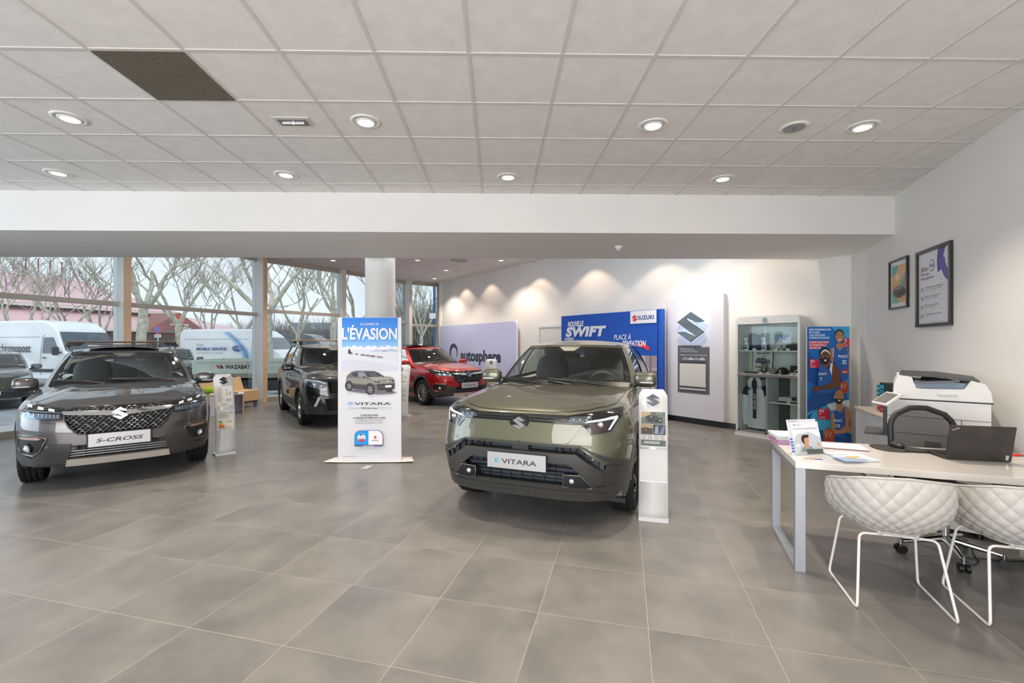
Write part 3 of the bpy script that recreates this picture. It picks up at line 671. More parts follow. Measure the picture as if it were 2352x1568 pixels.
def car_common(p, name, label, pos, fwd, group=None):
    """body shell with wheel arches, cabin, wheels, doors, mirrors; returns root, body, surface tree"""
    f = Vector((fwd[0], fwd[1], 0)).normalized(); r = thing(name, label, 'car', M=Matrix.Translation(pos) @ Matrix(((f.x, -f.y, 0), (f.y, f.x, 0), (0, 0, 1))).to_4x4(), group=group)
    s, mb = hull(p); body = mb.build('body', r, weld=True); bv = bvh_of(body); WB, Rt = p['WB'], p['Rt']; W = p['W'][2][1]; cuts = []
    for x in (0, -WB):
        for sg in (1, -1):
            c = MB(); rr = Rt + .055; poly = [(x + rr * math.cos(2 * PI * i / 40), Rt + .01 + rr * math.sin(2 * PI * i / 40)) for i in range(40)]
            poly = [(a, b) for a, b in poly]; c.prism(poly, sg * (W - .36), sg * (W + .25), M_blk, 'y'); cuts.append(c)
    for poly, x0, x1 in p.get('cuts', []): c = MB(); c.prism(poly, x0, x1, M_blk, 'x'); cuts.append(c)
    greenhouse(r, p, p['paint']); interior(r, p, p['top_cab'])
    for x in (0, -WB):
        for sg in (1, -1): car_wheel(r, (x, sg * (W - p['w'] / 2 - .012), Rt), sg, Rt, p['w'], p['rim'], p['style'], p.get('rimm'))
    door_mirror(r, p, p['paint'])
    # wheel arch cladding and sills
    cl = MB(); a0, a1 = p.get('archa', (-18, 192))
    for x in (0, -WB): sym(cl, bv, 'left', arch_ring(x, Rt + .01, Rt + .05, Rt + .05 + p['clad'], a0, a1), .010, M_clad, .03, .04)
    sym(cl, bv, 'left', [(-Rt - .06, .30), (-WB + Rt + .06, .30), (-WB + Rt + .10, .44), (-Rt - .10, .44)], .012, M_clad, .03, .06); cl.build('side_cladding', r)
    d = p['doors']   # door seams as slightly proud door skins
    for sg, sd in ((1, 'left'), (-1, 'right')):
        for poly in d: k = MB(); patch(k, bv, sd, poly, .003, p['paint'], .006, .05, M_blk); o = k.build('door', r); x = min(q[0] for q in poly) + .16; h = MB(); zh = p['handz']; q = project(bv, sd, x, zh, .03); sup(h, q, (.09, .012, .016), p['paint'], .6, 8); h.build('door_handle', o)
    return r, body, bv, cuts, s

def ws_pt(p, y, s, off=.02):
    """point on the windshield: y across, s share of its height"""
    (b0, t0, _, _), (b1, t1, _, _) = p['ring'][0], p['ring'][1]; ys = b1[1] + (t1[1] - b1[1]) * s; u = min(1, abs(y) / ys); e = u ** 2.2
    B = Vector(b0).lerp(Vector(b1), e); T = Vector(t0).lerp(Vector(t1), e); v = B.lerp(T, s); k = 4 * s * (1 - s); return Vector((v.x + .035 * k - off, y, v.z + .012 * k - off * .3))
EV = dict(paint=paint('grey_green_metallic', '62624f', .22), WB=2.70, Rt=.352, w=.225, rim=.245, style='five', rimm=M_gloss, clad=.075,
  nose=[(.16, .72), (.21, .765), (.30, .79), (.45, .825), (.62, .835), (.70, .83), (.74, .818), (.90, .785), (.985, .765), (1.04, .72)],
  tail=[(.2, -3.40), (.5, -3.46), (.9, -3.44), (1.1, -3.38)], W=[(.18, .84), (.3, .875), (.5, .898), (.8, .895), (.95, .87), (1.1, .83)],
  R=.62, Rr=.40, m=4.6, n=2.6, fil=.035, bot=[(-3.5, .32), (-3.1, .2), (.3, .22), (.5, .285), (.8, .285)], tp=.006,
  top=[(-3.5, 1.08), (-3.2, 1.12), (-.6, 1.12), (-.4, 1.125), (0, 1.10), (.4, 1.06), (.62, 1.025), (.74, 1.0), (.82, .985)], crown=[(-.7, .02), (-.3, .06), (.8, .06)], crownp=3.5, ridge=(.58, .018, .10),
  cabin=(-.62, -3.0, .70, .30), ybelt=.80, roofx=-1.75, roofz=1.625,
  ring=[((-.42, 0, 1.125), (-1.16, 0, 1.565), 'ws', 12), ((-.66, .765, 1.10), (-1.24, .575, 1.55), 'pil', 2), ((-.80, .815, 1.10), (-1.33, .605, 1.55), 'fw', 6), ((-1.45, .83, 1.11), (-1.62, .62, 1.575), 'blk', 1), ((-1.55, .83, 1.11), (-1.72, .62, 1.575), 'rw', 6), ((-2.45, .82, 1.13), (-2.35, .61, 1.56), 'pil', 2), ((-3.05, .72, 1.14), (-2.95, .56, 1.53), 'pil', 2), ((-3.2, .62, 1.12), (-3.0, .5, 1.52), 'rg', 8), ((-3.33, 0, 1.12), (-3.1, 0, 1.53), 'end', 1)],
  seatx=-1.35, top_cab=.74, mirror=(-.72, .80, 1.19), handz=.98,
  doors=[[(-.42, .46), (-1.52, .46), (-1.52, 1.06), (-.62, 1.05), (-.42, .9)], [(-1.54, .46), (-2.3, .46), (-2.42, .75), (-2.5, 1.06), (-1.54, 1.06)]], cuts=[])

M_ev = EV['paint']
def nose_M(x, y, z, tilt=0): return Matrix.Translation((x, y, z)) @ Matrix(((0, -1, 0), (1, 0, 0), (0, 0, 1))).to_4x4() @ Matrix.Rotation(tilt, 4, 'X')
def nose_line(bv, pts, off): return [project(bv, 'front', y, z, off) for y, z in pts]
EV['cuts'] = [([(-.52, .722), (.52, .722), (.72, .58), (.722, .535), (.69, .535), (.485, .672), (-.485, .672), (-.69, .535), (-.722, .535), (-.72, .58)], .66, 1.2),
              ([(-.43, .59), (.43, .59), (.52, .525), (.37, .41), (-.37, .41), (-.52, .525)], .66, 1.2)]
ev_pos = Vector((.411, 4.662, 0)); ev_f = (-.366, -.931)
ev, ev_body, ev_bv, ev_cuts, ev_s = car_common(EV, 'electric_suv', 'Grey-green suv with smooth closed nose and dark lower bumper beside an info stand', ev_pos, ev_f)
def ev_front(r, bv):
    F = 'front'
    h = MB(); hp = [(.742, 0), (.738, .30), (.715, .42), (.62, .56), (.46, .68), (.30, .735), (-.1, .75), (-.42, .74), (-.42, 0)]
    hp = hp + [(x, -y) for x, y in hp[-2::-1]]; hp = [p for i, p in enumerate(hp) if i == 0 or p != hp[i - 1]]; hp = hp[:-1] if hp[0] == hp[-1] else hp
    patch(h, bv, 'top', hp, .006, M_ev, .012, .05, M_blk); h.build('hood', r)
    k = MB(); patch(k, bv, F, [(-.53, .905), (-.43, .765), (-.40, .748), (.40, .748), (.43, .765), (.53, .905)], .026, M_ev, .035, .045); k.build('nose_panel', r)
    k = MB(); patch(k, bv, F, [(-.42, .912), (.42, .912), (.44, .972), (-.44, .972)], .006, M_gloss, .01, .04); patch(k, bv, F, [(-.40, .935), (.40, .935), (.40, .943), (-.40, .943)], .011, M_gloss, .01, .04); k.build('grille_band', r)
    hl = [(.385, .912), (.415, .974), (.62, .998), (.805, 1.015), (.815, .965), (.745, .85), (.60, .825), (.525, .912)]
    for sg in (1, -1):
        mir = lambda P: [(y * sg, z) for y, z in P]
        k = MB(); patch(k, bv, F, mir(hl), .007, M_gloss, .02, .03); o = k.build('headlight', r)
        k = MB(); patch(k, bv, F, mir([(.41, .925), (.43, .962), (.60, .972), (.595, .925)]), .010, mat('5d656b', .18, .7), .01, .03); patch(k, bv, F, mir([(.545, .918), (.565, .935), (.78, .965), (.785, .95), (.735, .862), (.72, .865), (.76, .945)]), .011, M_drl, .01, .03)
        patch(k, bv, F, mir([(.58, .915), (.61, .845), (.70, .862), (.74, .935)]), .010, mat('3b2224', .2, .3, coat=1), .01, .03)
        for y, z, rr in ((.665, .905, .026), (.46, .943, .012), (.51, .943, .012), (.56, .943, .012)): q = project(bv, F, y * sg, z, .012); k.sphere(q, rr, M_lampin if rr < .02 else M_chrome, 10, sc=(.5, 1, 1))
        k.build('light_unit', o)
    # dark lower bumper
    lo = [(-.83, .60), (-.70, .655), (-.52, .735), (.52, .735), (.70, .655), (.83, .60), (.86, .50), (.85, .42), (.78, .30), (-.78, .30), (-.85, .42), (-.86, .50)]
    top = [(-.86, .60), (-.70, .66), (-.52, .737), (0, .737), (.52, .737), (.70, .66), (.86, .60)]
    k = MB(); patch(k, bv, F, [(-.86, .60), (-.70, .66), (-.52, .737), (.52, .737), (.70, .66), (.86, .60), (.86, .56), (.74, .60), (.52, .724), (-.52, .724), (-.74, .60), (-.86, .56)], .010, M_clad, .03, .04)
    patch(k, bv, F, [(-.485, .672), (.485, .672), (.69, .533), (.69, .45), (.60, .40), (.53, .515), (.43, .592), (-.43, .592), (-.53, .515), (-.60, .40), (-.69, .45), (-.69, .533)], .022, M_clad, .05, .035)
    for sg in (1, -1): patch(k, bv, F, [(y * sg, z) for y, z in [(.69, .533), (.718, .59), (.86, .57), (.87, .40), (.80, .34), (.69, .40), (.69, .533)]], .012, M_clad, .03, .035)
    patch(k, bv, F, [(-.60, .405), (-.37, .408), (.37, .408), (.60, .405), (.80, .42), (.82, .36), (.74, .285), (-.74, .285), (-.82, .36), (-.80, .42)], .016, M_clad, .04, .04)
    patch(k, bv, F, [(-.60, .372), (.60, .372), (.70, .352), (.70, .345), (-.70, .345), (-.70, .352)], .024, M_clad, .02, .04); k.build('lower_bumper', r)
    k = MB(); xs = .745
    for i in range(5): z = .43 + i * .033; wd = .37 + (z - .41) * 1.1; k.box(xs, xs + .015, -min(wd, .5), min(wd, .5), z, z + .008, M_blk)
    for y in (-.3, -.2, -.1, 0, .1, .2, .3): k.box(xs - .005, xs + .01, y - .004, y + .004, .41, .59, M_blk)
    k.box(xs + .02, xs + .045, -.42, .42, .495, .505, M_blk); k.box(xs - .03, xs - .02, -.5, .5, .41, .60, mat('3c4854', .4)); k.box(xs - .03, xs - .02, -.70, .70, .53, .72, mat('323d48', .4))
    for y in (.30, .36, .42, .48, .54, .60, .66): 
        for sg in (1, -1): k.box(xs - .02, xs + .01, y * sg - .003, y * sg + .003, .54, .72, M_blk)
    k.box(xs, xs + .05, -.075, .075, .672, .722, M_clad); k.build('lower_grille', r)
    for sg in (1, -1):
        fp = [(y * sg, z) for y, z in [(.385, .41), (.39, .508), (.525, .512), (.60, .425), (.60, .408)]]
        k = MB(); patch(k, bv, F, fp, .030, M_blk, .06, .03); o = k.build('fog_lamp', r); k = MB(); L = nose_line(bv, fp, .032); k.tube(L, .005, mat('75787a', .3, .8), 6, True); q = project(bv, F, .455 * sg, .462, .033); k.sphere(q, .021, mat('b9c6d6', .08, .6), 10, sc=(.4, 1, 1)); k.cyl(q, q + Vector((.009, 0, 0)), .008, n=10, m=M_drl); k.build('lamp', o)
    # emblem on a black hexagon
    q = project(bv, F, 0, .90, .02); hexa = [(0, .066), (.07, .055), (.088, 0), (.06, -.055), (0, -.068), (-.06, -.055), (-.088, 0), (-.07, .055)]
    k = MB(); k.prism([(a, b + .90) for a, b in hexa], q.x - .03, q.x + .012, M_gloss, 'x'); o = k.build('emblem_plate', r, bevel=.003); k = MB(); emblem3d(k, nose_M(q.x + .0125, 0, .90, 0), .055, .012, M_chrome); k.build('emblem', o)
    q = project(bv, F, 0, .59, .05); k = MB(); k.box(q.x - .03, q.x + .012, -.262, .262, .522, .657, mat('3a3b3c', .4)); o = k.build('plate_holder', r, bevel=.004)
    b = Board(nose_M(q.x + .0125, 0, .524)); b.rect(-.258, 0, .258, .131, mat('b9babd', .35, .3)); b.poly([(-.19, .052), (-.185, .045), (-.158, .045), (-.158, .053), (-.18, .053), (-.18, .06), (-.158, .06), (-.158, .083), (-.185, .083), (-.19, .076)], '1f9fbf'); b.rect(-.18, .066, -.166, .075, 'b9babd')
    b.text('VITARA', -.13, .042, .04, '3a3c40', .31, .012, .0); b.build('lettering', o)
    for y, z in ((0, .753), (.36, .70), (-.36, .70), (.62, .64), (-.62, .64)): q = project(bv, F, y, z, .016 if y == 0 else .006); k = MB(); k.cyl(q - Vector((.01, 0, 0)), q + Vector((.006, 0, 0)), .011, n=14, m=M_ev if abs(y) > .5 else M_blk); k.build('parking_sensor', r)
    wipers(r, -.42, 1.128)
    for sg in (1, -1): k = MB(); k.box(.30, .315, .72 * sg - .1, .72 * sg + .1, .16, .34, M_blk); k.build('mud_flap', r)
ev_front(ev, ev_bv)
carve(ev_body, ev_cuts)
SCR = dict(paint=paint('dark_grey_metallic', '504d4e', .22), WB=2.60, Rt=.335, w=.215, rim=.222, style='ten', clad=.06,
  nose=[(.16, .74), (.22, .80), (.32, .84), (.5, .872), (.62, .87), (.74, .855), (.84, .82), (.9, .78), (.97, .7)],
  tail=[(.2, -3.38), (.5, -3.43), (.9, -3.40), (1.1, -3.32)], W=[(.18, .83), (.3, .868), (.5, .89), (.8, .885), (.95, .855), (1.06, .82)],
  R=.72, Rr=.40, m=3.8, n=2.4, fil=.045, bot=[(-3.5, .32), (-3.1, .19), (.3, .21), (.5, .275), (.8, .275)], tp=.006,
  top=[(-3.5, 1.02), (-3.2, 1.06), (-.8, 1.05), (-.4, 1.065), (0, 1.04), (.4, .99), (.62, .945), (.74, .905), (.86, .86)], crown=[(-.7, .02), (-.3, .08), (.8, .10)], crownp=3.2, ridge=(.50, .014, .10),
  cabin=(-.62, -3.0, .70, .30), ybelt=.80, roofx=-1.75, roofz=1.53,
  ring=[((-.40, 0, 1.06), (-1.22, 0, 1.475), 'ws', 12), ((-.64, .735, 1.035), (-1.30, .56, 1.46), 'pil', 2), ((-.78, .785, 1.035), (-1.38, .59, 1.46), 'fw', 6), ((-1.42, .80, 1.045), (-1.60, .605, 1.485), 'blk', 1), ((-1.52, .80, 1.045), (-1.70, .605, 1.485), 'rw', 6), ((-2.35, .795, 1.06), (-2.30, .60, 1.475), 'blk', 2), ((-2.45, .785, 1.06), (-2.40, .60, 1.47), 'qw', 3), ((-2.85, .76, 1.09), (-2.72, .57, 1.45), 'pil', 2), ((-3.15, .62, 1.06), (-2.9, .5, 1.43), 'rg', 8), ((-3.28, 0, 1.06), (-3.0, 0, 1.44), 'end', 1)],
  seatx=-1.33, top_cab=.66, mirror=(-.70, .84, 1.075), handz=.90,
  doors=[[(-.40, .46), (-1.48, .46), (-1.48, .99), (-.62, .98), (-.40, .85)], [(-1.50, .46), (-2.2, .46), (-2.32, .75), (-2.4, 1.0), (-1.50, .99)]], cuts=[])

SCR['cuts'] = [([(-.40, .495), (.40, .495), (.43, .36), (-.43, .36)], .74, 1.2), ([(-.455, .82), (-.39, .874), (-.29, .884), (.29, .884), (.39, .874), (.455, .82), (.45, .765), (.42, .69), (.35, .615), (.28, .603), (-.28, .603), (-.35, .615), (-.42, .69), (-.45, .765)], .75, 1.2)]
def sc_front(r, bv, P, rack=True):
    F = 'front'; M = P['paint']
    hp = [(.775, 0), (.765, .30), (.70, .50), (.52, .66), (.30, .735), (-.1, .75), (-.40, .74), (-.40, 0)]; hp = hp + [(x, -y) for x, y in hp[-2:0:-1]]
    h = MB(); patch(h, bv, 'top', hp, .005, M, .012, .05, M_blk); h.build('hood', r)
    G = [(-.455, .82), (-.39, .874), (-.29, .884), (.29, .884), (.39, .874), (.455, .82), (.45, .765), (.42, .69), (.35, .615), (.28, .603), (-.28, .603), (-.35, .615), (-.42, .69), (-.45, .765)]
    k = MB(); L = nose_line(bv, seg_fill(G, .06), .002); k.tube(L, .009, M_gloss, 8, True)
    hx = .048; row = 0; z = .615
    while z < .885:   # honeycomb bars, slightly dished
        y = -.46 + (hx / 2 if row % 2 else 0)
        while y < .46:
            for (a, b) in (((-hx * .42, .0), (-hx * .16, .021)), ((-hx * .16, .021), (hx * .34, .024)), ((hx * .34, .024), (hx * .56, .0))):
                p0, p1 = (y + a[0], z + a[1]), (y + b[0], z + b[1])
                if inside(p0, G) and inside(p1, G):
                    x = project(bv, F, p0[0], p0[1], -.014).x; k.tube([(x, *p0), (x, *p1)], .0062, M_gloss if a[0] < -hx * .2 or (row + int(y / hx)) % 3 else mat('9a9da2', .15, 1.0), 5)
            y += hx
        z += .0235; row += 1
    k.box(.755, .77, -.46, .46, .60, .89, M_blk); k.build('grille', r)
    k = MB()
    for sg in (1, -1):
        patch(k, bv, F, [(y * sg, z) for y, z in [(.03, .782), (.06, .782), (.25, .798), (.458, .815), (.472, .846), (.25, .842), (.07, .832)]], .020, M_chrome, .03, .03)
    k.build('chrome_bar', r)
    q = project(bv, F, 0, .80, .03); k = MB(); emblem3d(k, nose_M(q.x, 0, .805, -.15), .072, .018, M_chrome); k.build('emblem', r)
    hl = [(.395, .872), (.60, .902), (.80, .94), (.84, .93), (.855, .86), (.80, .80), (.62, .772), (.472, .766), (.46, .835)]
    for sg in (1, -1):
        mir = lambda Q: [(y * sg, z) for y, z in Q]
        k = MB(); patch(k, bv, F, mir(hl), .006, M_gloss, .02, .03); o = k.build('headlight', r)
        k = MB(); patch(k, bv, F, mir([(.49, .780), (.49, .822), (.62, .835), (.80, .845), (.80, .812), (.66, .785)]), .009, mat('69788a', .15, .85), .01, .03)
        for y in (.50, .53, .56, .59, .62, .65, .69, .73, .77): patch(k, bv, F, mir([(y, .788 + (y - .5) * .1), (y + .007, .788 + (y - .5) * .1), (y + .007, .825 + (y - .5) * .07), (y, .825 + (y - .5) * .07)]), .011, M_chrome, .01, .03)
        for y, z in ((.53, .848), (.62, .866), (.72, .886)): patch(k, bv, F, mir([(y, z), (y + .05, z + .008), (y + .055, z + .032), (y + .005, z + .022)]), .011, M_drl, .01, .02)
        patch(k, bv, F, mir([(.47, .838), (.62, .852), (.82, .868), (.82, .862), (.62, .846), (.47, .832)]), .012, M_chrome, .01, .03); k.build('light_unit', o)
        hs = [(.585, .58), (.66, .617), (.82, .61), (.84, .52), (.815, .41), (.70, .395), (.645, .44)]
        k = MB(); patch(k, bv, F, mir(hs), .005, M_blk, .01, .03); L = nose_line(bv, seg_fill(mir(hs), .05), .006); k.tube(L, .009, M, 6, True); o = k.build('fog_lamp', r)
        k = MB(); patch(k, bv, F, mir([(.62, .582), (.655, .604), (.81, .600), (.815, .58), (.66, .572)]), .014, mat('b08a80', .15, .4, coat=1), .012, .02); k.build('turn_signal', o)
        q = project(bv, F, .735 * sg, .485, .012); d = (project(bv, F, .735 * sg, .485, 1.012) - q).normalized(); k = MB(); k.cyl(q - d * .02, q + d * .006, .05, n=24, m=M_blk); k.cyl(q, q + d * .010, .040, n=24, m=mat('b9c0c6', .15, .7)); k.sphere(q + d * .008, .03, M_drl, 8, sc=(.4, .9, .9)); k.build('lamp', o)
        k = MB(); patch(k, bv, F, mir([(.395, .515), (.58, .522), (.645, .425), (.71, .37), (.86, .44), (.875, .34), (.80, .285), (.60, .272), (.43, .275)]), .014, M_clad, .03, .03); k.build('bumper_cladding', r)
    k = MB(); patch(k, bv, F, [(-.43, .352), (.43, .352), (.44, .282), (-.44, .282)], .024, mat('c6c3be', .3, .6), .04, .05); k.build('skid_plate', r)
    k = MB()
    for i in range(4): z = .375 + i * .026; k.box(.80, .815, -.42, .42, z, z + .006, M_sil if i < 3 else M_blk)
    for y in (-.3, -.15, 0, .15, .3): k.box(.795, .81, y - .004, y + .004, .36, .49, M_blk)
    k.box(.765, .775, -.43, .43, .36, .50, mat('23272c', .5))
    for sg in (1, -1): k.box(.79, .855, .38 * sg - .03, .38 * sg + .03, .44, .49, M_blk); k.cyl((.855, .38 * sg, .465), (.858, .38 * sg, .465), .012, n=12, m=M_gloss)
    k.build('lower_grille', r)
    q = project(bv, F, 0, .54, .03); k = MB(); k.box(q.x - .03, q.x + .012, -.278, .278, .462, .612, M_blk); o = k.build('plate_holder', r, bevel=.004)
    b = Board(nose_M(q.x + .0125, 0, .465)); b.rect(-.262, .003, .262, .141, mat('c2c3c8', .35, .3)); b.text('S-CROSS', 0, .047, .042, '3a3a3e', .40, .022, .22, 'c'); b.build('lettering', o)
    for sg in (1, -1):
        k = MB(); k.tube([(-1.28, .60 * sg, 1.475), (-1.42, .615 * sg, 1.525), (-1.9, .625 * sg, 1.55), (-2.5, .605 * sg, 1.53), (-2.75, .58 * sg, 1.475)], .016, M_sil, 8); k.build('roof_rail', r)
    if rack:
        for x in (-1.50, -2.3):
            k = MB(); prof = [(x + .035 * math.cos(t * PI / 6), 1.605 + .011 * math.sin(t * PI / 6)) for t in range(12)]; k.prism(prof, -.635, .635, mat('b08a62', .35, .6), 'y'); o = k.build('roof_bar', r)
            for sg in (1, -1):
                k = MB(); k.add([(x + .05, .50 * sg, 1.595), (x + .05, .62 * sg, 1.60), (x + .06, .66 * sg, 1.535), (x + .06, .55 * sg, 1.55), (x - .05, .50 * sg, 1.595), (x - .05, .62 * sg, 1.60), (x - .06, .66 * sg, 1.535), (x - .06, .55 * sg, 1.55)], [(0, 1, 2, 3), (4, 7, 6, 5), (0, 4, 5, 1), (1, 5, 6, 2), (2, 6, 7, 3), (3, 7, 4, 0)], M_blk); k.build('roof_bar_foot', o)
    k = MB(); k.box(-1.95, -1.42, -.42, .42, 1.535, 1.565, M_gloss); k.build('sunroof_deflector', r, bevel=.006); wipers(r, -.40, 1.063)
sc_pos = Vector((-4.815, 5.768, 0)); sc_f = (.625, -.78)
sc, sc_body, sc_bv, sc_cuts, sc_s = car_common(SCR, 'crossover_car', 'Dark grey crossover with roof bars and a paper banner in its windshield', sc_pos, sc_f)
sc_front(sc, sc_bv, SCR); carve(sc_body, sc_cuts)
# paper price banner inside the windshield
k = MB(); a_, b_, c_ = ws_pt(SCR, -.60, .60), ws_pt(SCR, -.545, .90), ws_pt(SCR, -.09, .90); m_ = ws_pt(SCR, -.30, .90); n_ = ws_pt(SCR, -.35, .76)
k.add([a_, n_, c_, m_, b_], [(0, 1, 3, 4), (1, 2, 3)], mat('e6e2da', .6)); k.build('price_banner', sc)
ux = (m_ - b_).normalized(); up_ = (b_ - a_); up_ = (up_ - ux * up_.dot(ux)).normalized(); Mp_ = Matrix.Translation(b_ + Vector((.012, 0, .004))) @ Matrix((ux, up_.cross(ux), up_)).transposed().to_4x4(); bb = Board(Mp_); bb.text('SUZUKI', .10, -.05, .025, '3b4f9c', .18, .02); bb.rect(.01, -.075, .27, -.062, '3b4f9c'); bb.text('219 €', .0, -.12, .028, '3b4f9c', .13, .02); bb.build('price_lettering', sc)
SCR2 = dict(SCR); SCR2['paint'] = paint('deep_red_metallic', 'a80a11', .15, .45)
rd_pos = Vector((-1.52, 12.46, 0)); rd_f = (.656, -.755)
rd, rd_body, rd_bv, rd_cuts, rd_s = car_common(SCR2, 'crossover_car', 'Bright red crossover parked at the far end before the lilac panel', rd_pos, rd_f)
sc_front(rd, rd_bv, SCR2, False); carve(rd_body, rd_cuts)
VT = dict(paint=paint('black_metallic', '0d0d0f', .3, .3), WB=2.50, Rt=.335, w=.215, rim=.22, style='twin', clad=.055,
  nose=[(.16, .70), (.22, .76), (.32, .80), (.5, .83), (.62, .825), (.74, .81), (.86, .785), (.95, .75), (1.0, .66)],
  tail=[(.2, -3.27), (.5, -3.32), (.9, -3.30), (1.1, -3.22)], W=[(.18, .83), (.3, .865), (.5, .887), (.8, .885), (.98, .86), (1.08, .83)],
  R=.62, Rr=.36, m=4.2, n=2.5, fil=.045, bot=[(-3.5, .32), (-3.1, .19), (.3, .21), (.5, .26), (.8, .26)], tp=.006,
  top=[(-3.5, 1.08), (-3.1, 1.10), (-.6, 1.09), (-.4, 1.10), (0, 1.08), (.4, 1.04), (.62, 1.0), (.72, .975), (.82, .94)], crown=[(-.7, .02), (-.3, .05), (.8, .06)], crownp=3.2, ridge=(.56, .014, .10),
  cabin=(-.62, -2.9, .70, .30), ybelt=.81, roofx=-1.7, roofz=1.585,
  ring=[((-.42, 0, 1.10), (-1.12, 0, 1.52), 'ws', 12), ((-.62, .75, 1.08), (-1.20, .60, 1.51), 'pil', 2), ((-.76, .80, 1.08), (-1.28, .63, 1.51), 'fw', 6), ((-1.38, .81, 1.09), (-1.52, .64, 1.535), 'blk', 1), ((-1.48, .81, 1.09), (-1.62, .64, 1.535), 'rw', 6), ((-2.28, .805, 1.10), (-2.26, .635, 1.53), 'blk', 2), ((-2.40, .80, 1.10), (-2.38, .63, 1.52), 'qw', 3), ((-2.78, .77, 1.12), (-2.72, .60, 1.50), 'pil', 2), ((-3.05, .64, 1.10), (-2.85, .52, 1.48), 'rg', 8), ((-3.18, 0, 1.10), (-2.92, 0, 1.49), 'end', 1)],
  seatx=-1.28, top_cab=.72, mirror=(-.68, .87, 1.12), handz=.95,
  doors=[[(-.40, .46), (-1.42, .46), (-1.42, 1.03), (-.60, 1.02), (-.40, .88)], [(-1.44, .46), (-2.1, .46), (-2.22, .75), (-2.3, 1.04), (-1.44, 1.03)]],
  cuts=[([(-.47, .66), (.47, .66), (.50, .88), (-.50, .88)], .70, 1.2), ([(-.50, .34), (.50, .34), (.56, .56), (-.56, .56)], .72, 1.2)])
vt_f = (.553, -.833); vt_pos = fl(697, 975) + Vector((.833, .553, 0)) * .80 - Vector((.553, -.833, 0)) * .05
vt, vt_body, vt_bv, vt_cuts, vt_s = car_common(VT, 'compact_suv', 'Glossy black suv with roof bars, half hidden behind the tall poster', vt_pos, vt_f)
def vt_front(r, bv):
    F = 'front'; M = VT['paint']
    hp = [(.72, 0), (.71, .30), (.66, .48), (.50, .66), (.30, .735), (-.1, .75), (-.40, .74), (-.40, 0)]; hp = hp + [(x, -y) for x, y in hp[-2:0:-1]]
    h = MB(); patch(h, bv, 'top', hp, .006, M, .012, .05, M_blk); h.build('hood', r)
    for sg in (1, -1):
        mir = lambda Q: [(y * sg, z) for y, z in Q]
        k = MB(); patch(k, bv, F, mir([(.50, .86), (.52, .70), (.62, .72), (.80, .80), (.855, .87), (.84, .93), (.66, .91)]), .006, mat('77808a', .1, .8, coat=1), .02, .03); o = k.build('headlight', r)
        k = MB(); patch(k, bv, F, mir([(.53, .85), (.66, .895), (.82, .91), (.82, .895), (.66, .87), (.53, .825)]), .011, M_drl, .01, .03)
        for y, z in ((.60, .79), (.70, .82)): q = project(bv, F, y * sg, z, .012); k.sphere(q, .03, M_chrome, 10, sc=(.4, 1, 1))
        k.build('light_unit', o)
        k = MB(); patch(k, bv, F, mir([(.62, .60), (.66, .60), (.72, .42), (.68, .42)]), .014, M_drl, .02, .03); k.build('fog_lamp', r)
        k = MB(); patch(k, bv, F, mir([(.50, .34), (.56, .56), (.60, .62), (.64, .60), (.58, .48), (.56, .30), (.50, .28)]), .022, M_gloss, .04, .03); patch(k, bv, F, mir([(.50, .34), (.58, .42), (.86, .44), (.86, .34), (.78, .27), (.50, .262)]), .012, M_clad, .03, .04); k.build('bumper_cladding', r)
    k = MB(); patch(k, bv, F, [(-.50, .34), (.50, .34), (.50, .262), (-.50, .262)], .014, M_clad, .04, .05)
    for i in range(5): z = .68 + i * .045; k.box(.735, .775, -.48, .48, z, z + .018, M_gloss)
    for i in range(5): z = .36 + i * .042; k.box(.75, .77, -.54, .54, z, z + .01, M_gloss)
    k.build('grille', r); q = project(bv, F, 0, .79, .02); k = MB(); emblem3d(k, nose_M(q.x, 0, .79), .07, .018, M_chrome); k.build('emblem', r)
    for x in (-1.45, -2.2):
        k = MB(); k.prism([(x + .035 * math.cos(t * PI / 6), 1.665 + .011 * math.sin(t * PI / 6)) for t in range(12)], -.66, .66, mat('b08a62', .35, .6), 'y'); o = k.build('roof_bar', r)
        for sg in (1, -1): k = MB(); k.box(x - .04, x + .04, .60 * sg - .035, .60 * sg + .035, 1.55, 1.657, M_blk); k.build('roof_bar_foot', o, bevel=.01)
    for sg in (1, -1): k = MB(); k.tube([(-1.20, .63 * sg, 1.515), (-1.36, .645 * sg, 1.56), (-1.9, .65 * sg, 1.58), (-2.45, .64 * sg, 1.56), (-2.7, .61 * sg, 1.50)], .014, M_gloss, 8); k.build('roof_rail', r)
    wipers(r, -.42, 1.10)
vt_front(vt, vt_bv); carve(vt_body, vt_cuts)
